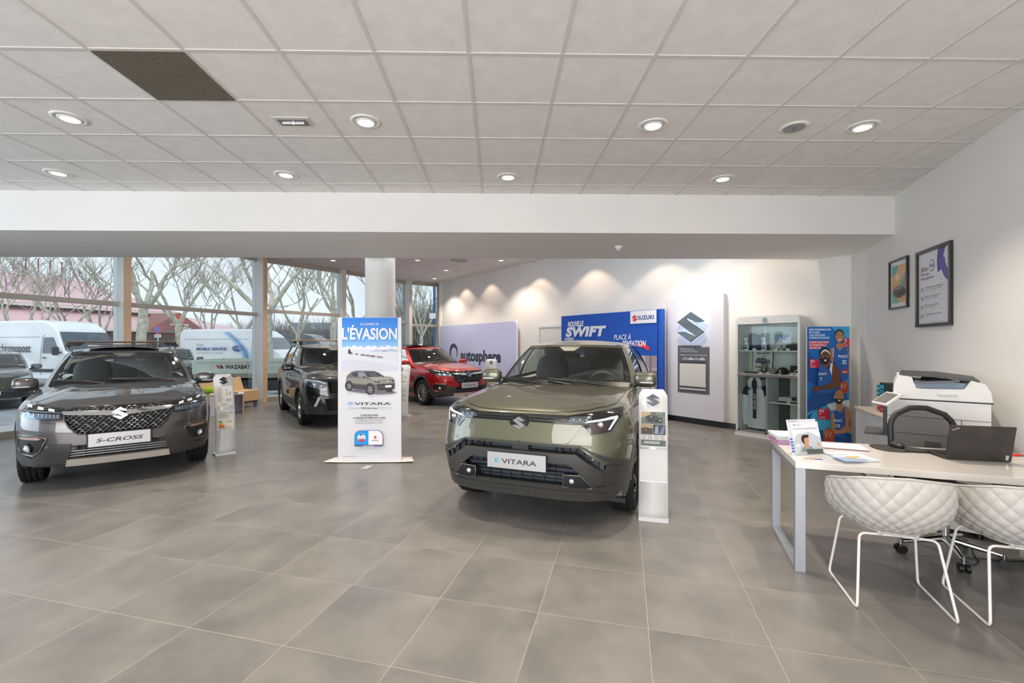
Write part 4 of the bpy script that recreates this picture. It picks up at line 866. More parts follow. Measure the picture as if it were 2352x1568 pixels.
# ================================================================ POSTER STAND AND INFO STANDS
def arrow_car(b, u, v, w, c1, c2, c3, win='3a3a46'):
    """small flat picture of an suv in three-quarter view, w wide"""
    k = w / 507; P = lambda pts: [(u + (x - 228) * k, v + (790 - y) * k) for x, y in pts]; L = lambda pts, c: b.poly(P(pts), c)
    L([(235, 755), (300, 770), (420, 785), (560, 797), (690, 790), (752, 778), (690, 755), (400, 735)], '6f6678' if c3 == '55525c' else c3)
    L([(232, 640), (240, 605), (262, 585), (290, 562), (345, 553), (440, 554), (522, 558), (566, 575), (612, 610), (690, 618), (712, 632), (722, 655), (728, 700), (720, 742), (650, 752), (560, 760), (520, 768), (440, 765), (420, 748), (300, 738), (240, 745), (230, 700)], c1)
    L([(232, 640), (255, 622), (430, 632), (520, 655), (722, 655), (728, 690), (560, 695), (420, 690), (300, 680), (231, 680)], c2); L([(290, 598), (302, 572), (351, 567), (353, 612), (318, 612)], win); L([(360, 613), (358, 569), (402, 568), (432, 592), (441, 626)], '8f8ca0'); L([(420, 564), (520, 561), (562, 580), (607, 612), (522, 614), (452, 617)], win); L([(470, 575), (520, 572), (545, 590), (560, 606), (480, 606)], '55525c')
    L([(452, 620), (608, 613), (690, 622), (716, 640), (600, 648), (522, 656)], '9c9b96' if c1 > '5' else c2); L([(402, 612), (428, 610), (430, 624), (406, 624)], '2b2a30'); L([(604, 604), (618, 606), (618, 618), (606, 616)], '2b2a30')
    L([(545, 690), (722, 682), (725, 735), (652, 750), (560, 752)], '2b2a30'); L([(570, 712), (715, 704), (715, 716), (572, 726)], '4b4a52'); L([(632, 703), (696, 700), (696, 722), (632, 725)], 'e8e8ea'); L([(516, 648), (562, 654), (580, 672), (522, 668)], '24242a'); L([(520, 652), (560, 657), (562, 661), (524, 657)], 'e6e8ee'); L([(698, 648), (720, 652), (722, 668), (706, 664)], '24242a'); b.disc(u + (658 - 228) * k, v + (790 - 658) * k, 9 * k, 'c9c9cc')
    L([(300, 690), (430, 700), (430, 745), (300, 735)], '3a3940'); L([(640, 740), (700, 735), (700, 765), (660, 770), (640, 762)], '1d1c22')
    for x, y, r in ((262, 712, 34), (476, 745, 40)): b.disc(u + (x - 228) * k, v + (790 - y + 6) * k, r * 1.12 * k, '35343c', r * 1.5 * k); b.disc(u + (x - 228) * k, v + (790 - y) * k, r * k, '17161b', r * 1.28 * k); b.disc(u + (x - 224) * k, v + (790 - y) * k, r * .68 * k, '8a8492', r * .95 * k)
    for x, y, r in ((262, 712, 34), (476, 745, 40)):
        for i in range(5): a = i * 72 + 20; b.poly([(u + (x - 224 + r * .62 * math.cos(math.radians(a + d)) * q) * k, v + (790 - y + r * .88 * math.sin(math.radians(a + d)) * q) * k) for d, q in ((-14, 1), (14, 1), (30, .25))], '2b2a30'); b.k -= 1
        b.k += 1
# poster stand ------------------------------------------------------------
pb = fl(849, 1062); Zp = pb.y; pw = (921 - 776) / FPX * Zp; ph = (1058 - 728) / FPX * Zp
ps = thing('poster_stand', 'Tall white poster stand with a suv and snowy landscape, on a curled white base', 'poster stand', (pb.x, Zp, 0), math.radians(1.2))
k = MB(); k.rbox(-pw / 2, pw / 2, 0, .10, .02, .02 + ph, mat('e9e8ea', .4), .012, axis='y') if 0 else k.box(-pw / 2, pw / 2, 0, .035, .02, .02 + ph, mat('d6d7de', .35)); k.build('board', ps, bevel=.004)
k = MB(); pl = 205 / FPX * Zp / 2
def basef(u, v): x = -pl + 2 * pl * u; return (x * (1 - .12 * v), -.03 + .24 * v, .014 + .05 * max(0, abs(x) - pl * .6) ** 1.2)
k.grid(basef, 24, 4, mat('efe6dc', .4)); k.build('base_sheet', ps, solid=.006)
b = Board(Matrix.Translation((-pw / 2, -.0005, .02))); W_, H_ = pw, ph; U_ = lambda x: (x - 145) / 648 * W_; V_ = lambda y: (1455 - y) / 1420 * H_
x0, x1 = U_(187), U_(757); n = 10
for i in range(n):
    t = i / n; c0 = (0x24, 0x7c, 0xdc); c1 = (0x9c, 0xc8, 0xf0); cc = '%02x%02x%02x' % tuple(int(a + (e - a) * t ** 1.3) for a, e in zip(c0, c1)); b.rect(x0, V_(38 + 300 * (i + 1) / n), x1, V_(38 + 300 * i / n), cc); b.k -= 1
b.k += 1
cl = [(187, 345)] + [(187 + i * 19, 322 + 10 * math.sin(i * 1.7) + 6 * math.sin(i * .7)) for i in range(31)] + [(757, 375), (187, 375)]
b.poly([(U_(x), V_(y)) for x, y in cl], 'dfe4ee'); b.rect(x0, V_(560), x1, V_(352), 'd7dae6'); b.poly([(U_(x), V_(y)) for x, y in [(187, 450), (500, 470), (757, 520), (757, 560), (187, 560)]], 'cdd1e0')
b.poly([(U_(x), V_(y)) for x, y in [(470, 372), (540, 352), (600, 362), (680, 345), (757, 358), (757, 374)]], 'b3bfd8'); b.rect(U_(600), V_(370), U_(640), V_(362), '7a7280')
for pts, c in (([(248, 385), (255, 348), (266, 346), (278, 372), (300, 398), (262, 402)], '3b3f52'), ([(262, 395), (300, 392), (298, 402), (262, 404)], 'c9a25a')): b.poly([(U_(x), V_(y)) for x, y in pts], c)
for x in (325, 380, 398, 430, 448, 480, 500, 545, 575):
    b.poly([(U_(x + dx), V_(400 + (x - 325) * .12 + dy)) for dx, dy in ((0, -8), (18, -10), (28, -6), (30, 4), (22, 2), (18, 10), (8, 2), (2, 8), (-2, 0))], '8f7a6c' if x % 20 else '6b5e5e')
b.text('AU SOMMET DE', U_(468), V_(115), .033, 'e8ecf4', U_(563) - U_(373), .0, al='c'); b.text("L'ÉVASION", U_(471), V_(250), .148, 'dde4f2', (x1 - x0) * .985, .03, al='c')
arrow_car(b, U_(228), V_(790), (U_(735) - U_(228)), '6b6a68', '8b8a84', '55525c')
b.rect(U_(255), V_(897), U_(295), V_(870), '5aa3d8'); b.rect(U_(264), V_(890), U_(295), V_(884), 'e4e4e8'); b.rect(U_(268), V_(879), U_(286), V_(875), 'e4e4e8')
b.text('VITARA', U_(318), V_(898), .036, '2c2c34', U_(690) - U_(318), .008); b.rect(U_(255), V_(932), U_(375), V_(927), '8ec2e0'); b.rect(U_(570), V_(929), U_(697), V_(924), '8ec2e0'); b.text('100% électrique', U_(471), V_(935), .019, '2c2c34', U_(553) - U_(387), .02, al='c')
for i, (t, wd, c, bo) in enumerate([('SUZUKI ÉLECTRISE', 174, '3c3c40', .03), ('LA GRANDE ODYSSÉE ROYAL CANIN', 328, '3c3c40', .03), ('EN PRÉSENTANT SON NOUVEAU', 276, '7c7c84', 0), ('VÉHICULE ÉLECTRIQUE e VITARA*', 292, '7c7c84', 0)]): b.text(t, U_(471), V_(1007 + 24.5 * i), .020, c, wd / 648 * W_, bo, al='c')
def tomb(u0, v0, u1, v1, r): return [(u0, v0), (u1, v0)] + [(u1 - r + r * math.cos(a * PI / 16), v1 - r + r * math.sin(a * PI / 16)) for a in range(9)] + [(u0 + r + r * math.cos(a * PI / 16), v1 - r + r * math.sin(a * PI / 16)) for a in range(8, 17)]
b.poly(tomb(U_(322), V_(1303), U_(609), V_(1148), .075), '473f7c'); b.poly(tomb(U_(325), V_(1288), U_(606), V_(1151), .072), 'e9eaee'); q = tomb(U_(325), V_(1288), U_(606), V_(1151), .072); b.poly([p if p[0] < U_(465) else (U_(465), p[1]) for p in q], '1493e0')
b.disc(U_(394), V_(1220), .052, 'eef0f4'); b.poly(ell(U_(394), V_(1220), .052, n=12, a0=205, a1=335), 'dc2340'); b.poly([(U_(x), V_(y)) for x, y in [(370, 1204), (385, 1180), (394, 1188), (401, 1182), (418, 1202), (400, 1194), (392, 1196)]], '2a2c50')
b.text('LA GRANDE', U_(394), V_(1220), .010, '2a2c50', .07, .01, al='c'); b.text('ODYSSÉE', U_(394), V_(1236), .013, '2a2c50', .076, .03, al='c'); b.emblem(U_(533), V_(1214), .020, 'c8203c'); b.text('SUZUKI', U_(533), V_(1248), .011, '2b3f8c', .085, .03, al='c'); b.text('PARTENAIRE OFFICIEL', U_(466), V_(1300), .009, 'e9eaee', .14, .03, al='c')
b.bars(U_(205), U_(332), V_(1405), V_(1398), 1, 'a9a9b2', .6, False); b.build('printed_panel', ps)
# floor box ---------------------------------------------------------------
q = fl(839, 1073); Mb = frame(q, Vector((math.cos(-.2535), math.sin(-.2535), 0))); fb = thing('floor_socket', 'Small pale metal socket lid set into the floor before the poster stand', 'floor socket', M=Mb)
k = MB(); k.box(-.085, .085, -.095, .095, 0, .004, mat('9fa39c', .4, .5)); k.box(-.025, .075, -.075, .075, .004, .006, mat('c2c1ba', .5)); k.box(-.075, -.035, -.075, .075, .004, .006, mat('8b8f8b', .4, .5)); k.build('lid', fb, bevel=.001)
# info stands: bowed white acrylic sheet on a foot ---------------------------
M_acr = mat('d8d9da', .2, coat=.5); M_pap = mat('e2e0dc', .5)
def totem(pl, pr, label, kind, top=1.10, lean=-.16, foot=1):
    """pl, pr: plan points of the foot's near edge, left and right as the reader sees them"""
    d = pr - pl; w = d.length; M = frame((pl + pr) / 2, d); r = thing('info_stand', label, 'info stand', M=M, group='white bowed info stands beside the cars')
    k = MB(); k.rbox(-w / 2 - .005, w / 2 + .005, 0, .17, .0, .03, M_acr, .01); k.build('foot', r, bevel=.003)
    def prof(s): z = .03 + (top - .03) * s; return -.012 * 0 + .03 + lean * (0) + .20 * max(0, s - .25) ** 1.6 * foot, z
    n = 22; vs = []; rc = .035
    for i in range(n + 1):
        s = i / n; y, z = prof(s); dz = top - z; hw = w / 2 if dz > rc else w / 2 - rc + math.sqrt(max(0, rc * rc - (rc - dz) ** 2))
        vs += [(-hw, y, z), (hw, y, z)]
    k = MB(); k.add(vs, [(2 * i, 2 * i + 1, 2 * i + 3, 2 * i + 2) for i in range(n)], M_acr, smooth=True); k.build('bowed_panel', r, solid=.012)
    def Mat(s, du=0):
        y, z = prof(s); y2, z2 = prof(s + .02); t = math.atan2(y2 - y, z2 - z); return Matrix.Translation((du, y - .0075, z)) @ Matrix.Rotation(-t, 4, 'X')
    k = MB(); emblem3d(k, Mat(.915), .058, .012, mat('55585d', .15, 1.0), mat('5f86c8', .3)); k.build('emblem', r)
    if kind == 'label':
        for s, h, q in ((.60, .27, 0), (.30, .27, 1)):
            b = Board(Mat(s)); W2 = w * .80; b.rect(-W2 / 2 - .01, -.01, W2 / 2 + .01, h + .01, mat('d6d6d6', .15, coat=.6)); b.rect(-W2 / 2, 0, W2 / 2, h, M_pap)
            if q == 0:
                b.bars(-W2 * .44, -.01, h * .2, h * .95, 16, '9a9896', .4); b.text('SUZUKI', .0, h * .05, .012, '55555c', al='c'); b.emblem(-.035, h * .075, .007, 'c0203c'); b.rect(W2 * .12, h * .55, W2 * .2, h * .7, 'e0903c'); b.rect(W2 * .12, h * .62, W2 * .2, h * .72, 'c8d048'); b.rect(W2 * .32, h * .56, W2 * .4, h * .72, '7db4d8'); b.rect(W2 * .1, h * .8, W2 * .2, h * .84, '2f5aa8'); b.bars(W2 * .1, W2 * .45, h * .22, h * .34, 3, '8a8886', .4)
            else:
                for i, c in enumerate(['2f9a54', '6fb446', 'c3cc3a', 'f0c73a', 'ec9a35', 'dc6a34', 'd04a34']): v = h * .46 - i * h * .052; b.poly([(-W2 * .42, v), (-W2 * .42, v - h * .045), (-W2 * .22 + i * W2 * .03, v - h * .045), (-W2 * .24 + i * W2 * .03, v)], c)
                b.poly([(W2 * .1, h * .40), (W2 * .14, h * .43), (W2 * .4, h * .43), (W2 * .4, h * .37), (W2 * .14, h * .37)], 'b6c847'); b.bars(-W2 * .42, W2 * .3, h * .6, h * .92, 6, 'a3a1a0', .35); b.disc(W2 * .36, h * .86, .017, '5b4a80'); b.disc(W2 * .36, h * .86, .012, 'e2e0dc'); b.text('5,5', W2 * .08, h * .66, .012, '55555c'); b.text('132', W2 * .08, h * .53, .012, '55555c'); b.bars(-W2 * .4, W2 * .42, h * .03, h * .11, 3, 'b5b3b0', .4, False)
            b.build('notice', r)
    elif kind == 'photo':
        W2 = w * .84; h = .30; b = Board(Mat(.56)); b.rect(-W2 / 2 - .004, -.012, W2 / 2 + .004, h + .004, 'f0f0f0'); b.rect(-W2 / 2, h * .64, W2 / 2, h, '6c7874'); b.poly([(-W2 / 2, h), (-W2 / 2, h * .82), (-W2 * .1, h * .9), (-W2 * .1, h)], 'b5a284'); b.rect(-W2 * .1, h * .93, W2 / 2, h, '5a6663'); b.text('VITARA', W2 * .10, h * .945, .008, 'cfd6d6', W2 * .3, .01)
        arrow_car(b, -W2 * .30, h * .68, W2 * .68, '2e302c', '4d5048', '4a5552'); b.rect(-W2 / 2, h * .33, -.005, h * .63, '4b3e35'); b.rect(-W2 / 2, h * .52, -.005, h * .63, 'a58e74'); b.disc(-W2 * .30, h * .46, .022, '26221f', .025); b.disc(-W2 * .30, h * .46, .014, '5d5148', .017); b.rect(.0, h * .33, W2 * .2, h * .63, '30343a'); b.poly([(.01, h * .36), (.02, h * .58), (.04, h * .6), (.045, h * .36)], '8d98a8'); b.rect(W2 * .21, h * .33, W2 / 2, h * .63, '3b4250'); b.poly([(W2 * .25, h * .35), (W2 * .4, h * .6), (W2 * .48, h * .58), (W2 * .4, h * .35)], '6d7f9c')
        for i in range(4): b.bars(-W2 * .47 + i * W2 * .25, -W2 * .28 + i * W2 * .25, h * .19, h * .31, 5, '9aa09e', .4, False)
        b.rect(-W2 / 2, 0, W2 / 2, h * .17, '59625f'); b.bars(-W2 * .38, W2 * .26, h * .06, h * .14, 2, 'd5dada', .5, False); b.build('notice', r)
        b = Board(Mat(.28)); b.rect(-W2 / 2 - .01, 0, W2 / 2 + .01, .285, mat('d3d4d3', .06, coat=1)); b.rect(-W2 / 2 - .01, .0, W2 / 2 + .01, .008, mat('f4f4f2', .1, coat=1)); b.build('clear_pocket', r)
    return r
totem(fl(496, 1048), fl(542, 1041), 'White bowed info stand with energy label, right of the dark grey crossover', 'label', 1.14)
totem(fl(1467, 1195), fl(1535, 1202), 'White bowed info stand with car photos, in front of the grey-green suv wheel', 'photo', 1.155)
totem(fl(893, 955), fl(936, 957), 'White info stand mostly hidden behind the tall poster, near the red car', 'label', 1.12)
q = fl(1112, 917); totem(q, q + Vector((.33, -.10, 0)), 'White info stand just behind the red car bonnet, before the lilac panel', 'label', 1.15)
# ================================================================ ALONG THE BACK WALL
def along(px, off):   # plan point and matrix on a plane parallel to the back wall
    p = on_wall(px, off); return p, frame(p, -BD)
# lilac freestanding panel ---------------------------------------------------
p0, M = along(1010, .16); p1 = on_wall(1187, .16); L = (p1 - p0).length
r = thing('logo_panel', 'Wide lilac freestanding panel with dark lettering behind the red car', 'panel', M=M)
k = MB(); k.prism(rrect(0, L, .04, 2.30, .12, 6), 0, .05, mat('e8e8f0', .4), 'y'); k.prism(rrect(.03, L - .03, .07, 2.27, .10, 6), -.004, 0, mat('c0c5e8', .45), 'y'); k.build('board', r)
q = lambda px: (on_line(px, p0, BD) - p0).length; b = Board(Matrix.Translation((0, -.005, 0)), .001); ua, ub = q(1058), q(1151)
b.text('autosphere', ua, 1.02, .37, '2e3b52', ub - ua, .045); ucx = q(1042); b.disc(ucx, 1.32, .30, '2e3b52', .30); b.disc(ucx + .03, 1.25, .21, 'c0c5e8', .22); b.rect(ucx - .05, 1.0, ucx + .3, 1.12, 'c0c5e8'); b.build('lettering', r)
# blue banner -------------------------------------------------------------------
p0, M = along(1289, .34); p1 = on_wall(1509, .34); L = (p1 - p0).length; Hb = 2.30
r = thing('banner_stand', 'Blue fabric banner stand with white lettering and a street photo below', 'banner', M=M)
M_bl = mat('1550b4', .55); k = MB(); k.box(0, L, 0, .20, .02, Hb, M_bl); LE = (on_wall(1522, .34) - p0).length; k.rbox(L, LE, .0, .10, .02, Hb, M_bl, .04, 4); k.build('fabric_wall', r, bevel=.01)
U_ = lambda px: (on_line(px, p0, BD) - p0).length; DZ = lambda px: on_line(px, p0, BD).y; V_ = lambda px, y: EYE - (y - HY) / FPX * DZ(px)
b = Board(Matrix.Translation((0, -.003, 0)), .0012); v0 = V_(1509, 817)
b.rect(0, .03, L, v0, 'b9a8b2'); b.poly([(0, .03), (L, .03), (L, .85), (0, .7)], '8e8592'); b.poly([(0, .75), (L, .88), (L, 1.02), (0, .92)], '6f6775'); b.rect(L * .9, 1.1, L, v0, '9c8f9c'); b.rect(L * .94, .9, L * .955, v0, '7a6f74'); b.rect(L * .6, 1.2, L * .7, v0, 'd9c9c4')
b.text('NOUVELLE', U_(1305), V_(1305, 750), .125, 'e2e6f2', U_(1341) - U_(1305), .05, .18); b.text('SWIFT', U_(1300), V_(1300, 772), .22, 'e2e6f2', U_(1393) - U_(1300), .06, .2, space=1.08); b.text('HYBRID', U_(1298), V_(1298, 784), .10, 'e2e6f2', U_(1319) - U_(1298), .03, .15)
b.poly([(U_(x), V_(x, y)) for x, y in [(1463, 792), (1472, 787), (1483, 790), (1493, 797), (1493, 803), (1488, 805), (1480, 798), (1470, 797)]], 'e2343f')
b.text('PLACE À', U_(1411), V_(1411, 780), .115, 'e2e6f2', U_(1450) - U_(1411), .01, .2); b.text('SENSATION', U_(1430), V_(1430, 794), .115, 'e2e6f2', U_(1485) - U_(1430), .035, .2)
b.rect(U_(1449), V_(1449, 743.5), L, Hb - .01, 'e0e1ea'); b.emblem(U_(1459), V_(1459, 731), .075, 'c42a3a'); b.text('SUZUKI', U_(1466), V_(1466, 734), .085, '23438f', U_(1503) - U_(1466), .03); b.build('print', r)
# light panel with the big lit emblem ----------------------------------------------
p0, M = along(1533, .13); p1 = on_wall(1662, .13); L = (p1 - p0).length; Hp = 2.52
r = thing('emblem_panel', 'White wall panel with a large backlit chrome emblem above a grey notice', 'panel', M=M)
k = MB(); k.box(0, L, 0, .12, .12, Hp, mat('d4d4de', .4)); k.build('board', r, bevel=.003)
U_ = lambda px: (on_line(px, p0, BD) - p0).length; DZ = lambda px: on_line(px, p0, BD).y; V_ = lambda px, y: EYE - (y - HY) / FPX * DZ(px)
k = MB(); emblem3d(k, Matrix.Translation((U_(1591.5), -.035, V_(1591.5, 751))), .305, .055, mat('808286', .09, 1.0), mat('bcd8ff', .5, emit=5)); k.build('backlit_emblem', r)
b = Board(Matrix.Translation((0, -.003, 0)), .001); ua, ub = U_(1557), U_(1630); va, vb = V_(1590, 903), V_(1590, 793)
b.rect(ua, va, ub, vb, '5b5d66'); b.rect(ub - .17, vb - .035, ub, vb, 'd8d8de'); b.text('SUZUKI', ub - .12, vb - .028, .018, '3b4a86', .10, .01); b.rect(ub - .155, vb - .03, ub - .135, vb - .01, 'c03040')
for i in range(3): b.bars(ua + .06, ub - .2, vb - .14 + i * -.0, vb - .05, 3, 'a9abb4', .5)
b.text('GAMME DES VÉHICULES PARTICULIERS SUZUKI', (ua + ub) / 2, vb - .2, .02, 'd8dae0', (ub - ua) * .85, .01, al='c')
for i in range(4): x = ua + .10 + i * (ub - ua - .2) / 4; b.poly([(x, vb - .29), (x + .02, vb - .26), (x + .05, vb - .235), (x + .10, vb - .235), (x + .13, vb - .26), (x + .14, vb - .29)], 'b4b8c2' if i % 2 else '8f93a0')
b.rect(ua + .05, va + .14, ub - .07, vb - .36, 'd9d8d6'); b.rect(ua + .05, vb - .345, ub - .07, vb - .325, '33353c')
for i in range(17): v = vb - .38 - i * .027; b.rect(ua + .05, v - .003, ub - .07, v, 'a5a5a8'); b.k -= 1
for i in range(5): u = ua + .2 + i * .07; b.rect(u, va + .15, u + .003, vb - .37, 'bdbdbf'); b.k -= 1
b.k += 1; b.rect(ua + .05, va + .07, ub - .07, va + .10, 'cfcfce'); b.rect(ua + .05, va + .115, ub - .2, va + .13, '3a3c44'); b.build('notice', r)
# display cabinet ---------------------------------------------------------------------
cf0 = fl(1690, 997); M = frame(cf0, -BD); CW, CD, CH = 1.015, .44, 2.04
r = thing('display_cabinet', 'White display cabinet with rounded top and glass doors full of merchandise', 'cabinet', M=M)
M_cw = mat('dfe0e0', .35); M_ci = mat('dbe0dd', .5); t = .035
def arch(x0, x1, z0, z1, rr): return [(x0, z0), (x1, z0)] + [(x1 - rr + rr * math.cos(a * PI / 16), z1 - rr + rr * math.sin(a * PI / 16)) for a in range(9)] + [(x0 + rr + rr * math.cos(a * PI / 16), z1 - rr + rr * math.sin(a * PI / 16)) for a in range(8, 17)]
k = MB(); k.prism(arch(0, CW, 1.915, CH, .085), .0, CD, M_cw, 'y'); k.box(0, t, 0, CD, .05, 1.92, M_cw); k.box(CW - t, CW, 0, CD, .05, 1.92, M_cw); k.box(t, CW - t, CD - .02, CD, .05, 1.92, M_ci); k.box(0, CW, 0, CD, .05, .09, M_cw); k.box(-.01, CW + .01, -.02, CD, 0, .045, M_cw); k.build('body', r)
SH = [1.47, 1.075]
k = MB(); k.box(t, CW - t, .04, CD - .02, SH[0] - .02, SH[0], M_ci); k.build('shelf', r); k = MB(); k.box(t, CW - t, .0, CD - .02, SH[1] - .03, SH[1], M_cw); k.box(t, CW - t, -.012, 0, SH[1] - .045, SH[1] - .005, mat('c9cbcc', .2, .8)); k.build('shelf', r); k = MB(); k.box(.52, CW - t, .05, CD - .02, .595, .62, M_ci); k.build('shelf', r)
k = MB(); k.box(.495, .51, .03, CD - .02, .09, 1.03, M_ci); k.box(.53, .70, CD - .05, CD - .021, .09, 1.03, mat('4e5552', .4)); k.build('divider', r)
Mgl = glass('f6fbfa', .7)
for (a, b_, z0, z1) in ((t, .50, SH[1] + .01, 1.90), (.47, CW - t, SH[1] + .01, 1.90), (t, .505, .095, SH[1] - .05), (.505, CW - t, .095, SH[1] - .05)):
    k = MB(); y = .004 if a < .4 else .014; k.box(a, b_, y, y + .005, z0, z1, Mgl); o = k.build('glass_door', r)
k = MB(); k.box(t, CW - t, -.008, .0, .075, .095, mat('c9cbcc', .2, .8)); k.box(.49, .52, -.01, 0, .078, .10, M_blk); k.box(.05, .08, -.01, 0, .085, .105, M_blk); k.build('door_rail', r)
k = MB(); emblem3d(k, Matrix.Translation((.485, -.002, 1.975)), .042, .010, mat('6a6c70', .2, 1.0)); k.build('emblem', r)
k = MB(); k.cyl((t, .22, .98), (.495, .22, .98), .009, n=10, m=M_chrome); k.build('hanging_rail', r)
def CM(x, y, z, rz=0): return M @ Matrix.Translation((x, y, z)) @ Matrix.Rotation(rz, 4, 'Z')
GS = 'small items on the cabinet shelves'
M_wp = mat('e6e8ea', .3)
def spray(x, label):
    r = thing('spray_bottle', label, 'spray bottle', M=CM(x, .14, SH[0] + .001), group='white spray bottles'); k = MB(); k.lathe([(.0005, 0), (.034, 0), (.036, .01), (.036, .10), (.030, .125), (.014, .15), (.013, .165)], M_wp, 20); k.build('bottle', r)
    k = MB(); k.cyl((0, 0, .165), (0, 0, .185), .015, n=14, m=M_wp); k.box(-.045, .02, -.009, .009, .185, .212, M_wp); k.tube([(-.02, 0, .19), (-.035, 0, .165), (-.03, 0, .14)], .005, M_wp, 6); k.build('trigger', r)
    k = MB(); k.add([(-.028, -.0367 + .005, .02), (.028, -.0367 + .005, .02), (.028, -.0367 + .005, .095), (-.028, -.0367 + .005, .095)], [(0, 1, 2, 3)], mat('2f4f7c', .4), Matrix.Translation((0, -.006, 0))); k.box(-.02, .02, -.0385, -.038, .06, .075, mat('dfe6ee')); k.build('label', r)
spray(.115, 'White spray bottle at the left end of the top cabinet shelf'); spray(.41, 'White spray bottle right of the dark gift set on the top cabinet shelf')
r = thing('gift_set', 'Dark blue open gift box holding a flask between the two spray bottles', 'gift set', M=CM(.27, .27, SH[0] + .001)); k = MB(); k.box(-.155, -.055, -.03, .03, 0, .29, mat('2a3140', .5)); k.box(-.05, .05, -.03, .03, 0, .27, mat('232a36', .5)); k.box(.055, .155, -.03, .03, 0, .29, mat('3a4252', .5)); k.build('box', r); k = MB(); k.lathe([(.0005, 0), (.030, 0), (.030, .14), (.018, .17), (.018, .2), (.0005, .2)], mat('1f3a66', .25, .4), 18, Matrix.Translation((0, -.062, .0))); k.build('flask', r)
b = Board(CM(.56, .28, SH[0] + .001, 0)); r = thing('photo_card', 'White and blue photo card propped on the top cabinet shelf', 'card', M=CM(.62, .30, SH[0] + .001)); b = Board(Matrix.Translation((0, 0, 0))); k = b; k.box(-.09, .15, 0, .004, 0, .27, mat('dfe3ea', .4)); b.rect(-.085, .12, .12, .265, '7ea7d8'); b.poly([(-.085, .12), (-.02, .22), (.04, .16), (.12, .24), (.12, .12)], 'e8eaee'); b.rect(-.08, .02, .14, .10, 'c8ccd2'); b.disc(.0, .06, .03, '8b9098'); b.disc(.08, .06, .03, '8b9098'); k.build('card', r)
r = CM(.86, .17, SH[0] + .001); k = MB(); sup(k, (0, 0, .05), (.11, .05, .05), mat('1d1f22', .6), .55, 12, r); tag(k.build('pouch'), 'Black zipped pouch at the right end of the top cabinet shelf', 'pouch', GS)
for x, lab in ((.58, 'Small dark box before the photo card on the top shelf'), (.70, 'Small black box beside the pouch on the top shelf')):
    k = MB(); k.box(-.045, .045, -.03, .03, 0, .03, mat('26282c', .5), CM(x, .11, SH[0] + .001)); k.box(-.03, .03, -.031, -.0305, .006, .022, mat('c9c4a8'), CM(x, .11, SH[0] + .001)); tag(k.build('small_box'), lab, 'box', GS)
# row two
r = thing('framed_sign', 'Framed parking sign with a car drawing and red words in the cabinet', 'sign', M=CM(.30, .30, SH[1] + .001) @ Matrix.Rotation(math.radians(-6), 4, 'X')); b = Board(Matrix.Identity(4)); b.box(-.17, .17, 0, .018, 0, .385, mat('7a4a3a', .5)); b.rect(-.16, .01, .16, .375, 'd4d7d8'); b.text('SWIFT', 0, .32, .035, '2c3038', .22, .02, .15, 'c'); b.text('Sport', .02, .28, .022, '2c3038', .1, .01, .2, 'c'); arrow_car(b, -.11, .15, .24, '3a3f45', '70757a', 'b8bcc0')
b.text('PARKING', 0, .085, .035, '8e2f30', .22, .025, al='c'); b.text('ONLY', 0, .022, .035, '8e2f30', .12, .025, al='c'); b.build('sign', r)
k = MB(); Mt = CM(.405, .17, SH[1] + .001); k.box(-.042, .042, -.03, .03, 0, .155, mat('8a8372', .4), Mt); k.box(-.042, .042, -.0305, -.03, .02, .1, mat('3f3f3c'), Mt); k.add([(-.03, -.031, .06), (0, -.031, .1), (.03, -.031, .06)], [(0, 1, 2)], mat('c8c4b4'), Mt); tag(k.build('tin'), 'Olive tin with a mountain picture in front of the framed sign', 'tin', GS)
k = MB(); Mt = CM(.52, .17, SH[1] + .001); k.box(-.045, .045, -.04, .04, 0, .10, mat('d2cec8', .5), Mt)
for i in range(5): k.box(-.045, .045, -.0405, -.04, .01 + i * .02, .016 + i * .02, mat('7a3038'), Mt); k.box(-.04 + i * .018, -.034 + i * .018, -.041, -.0405, 0, .1, mat('3a4250'), Mt)
tag(k.build('mug_box'), 'Plaid patterned mug box between the olive tin and the cap', 'box', GS)
r = thing('cap', 'Black baseball cap on the middle cabinet shelf', 'cap', M=CM(.69, .17, SH[1] + .002)); k = MB(); k.lathe([(.085 * math.cos(a * PI / 16), .012 + .105 * math.sin(a * PI / 16)) for a in range(9)], mat('17181a', .8), 24, Matrix.Diagonal((1.1, 1.15, 1, 1))); k.build('crown', r); k = MB(); k.grid(lambda u, v: (.10 * math.sin((u - .5) * 2.4) * (1 + .1 * v), -.08 - .075 * v * math.cos((u - .5) * 2.0), .014 + .01 * math.cos((u - .5) * 3) - .006 * v), 12, 4, mat('141517', .8)); k.build('visor', r, solid=.004); k = MB(); k.cyl((0, -.094, .06), (0, -.100, .06), .016, n=16, m=mat('cfd3d8')); k.build('badge', r)
k = MB(); Mt = CM(.885, .16, SH[1] + .001); k.add([(-.08, -.03, 0), (.08, -.03, 0), (.08, .03, 0), (-.08, .03, 0), (-.06, -.03, .15), (.08, -.03, .14), (.08, .03, .14), (-.06, .03, .15)], [(0, 1, 5, 4), (1, 2, 6, 5), (2, 3, 7, 6), (3, 0, 4, 7), (4, 5, 6, 7)], mat('1e2024', .5), Mt); k.add([(-.02, -.031, .03), (.07, -.031, .10), (.075, -.031, .13), (-.0, -.031, .06)], [(0, 1, 2, 3)], mat('d5d8dc'), Mt); k.add([(-.06, -.031, .01), (.04, -.031, .01), (.04, -.031, .035), (-.05, -.031, .035)], [(0, 1, 2, 3)], mat('d8dccf'), Mt); tag(k.build('gift_bag'), 'Black bag with white graphics right of the cap', 'bag', GS)
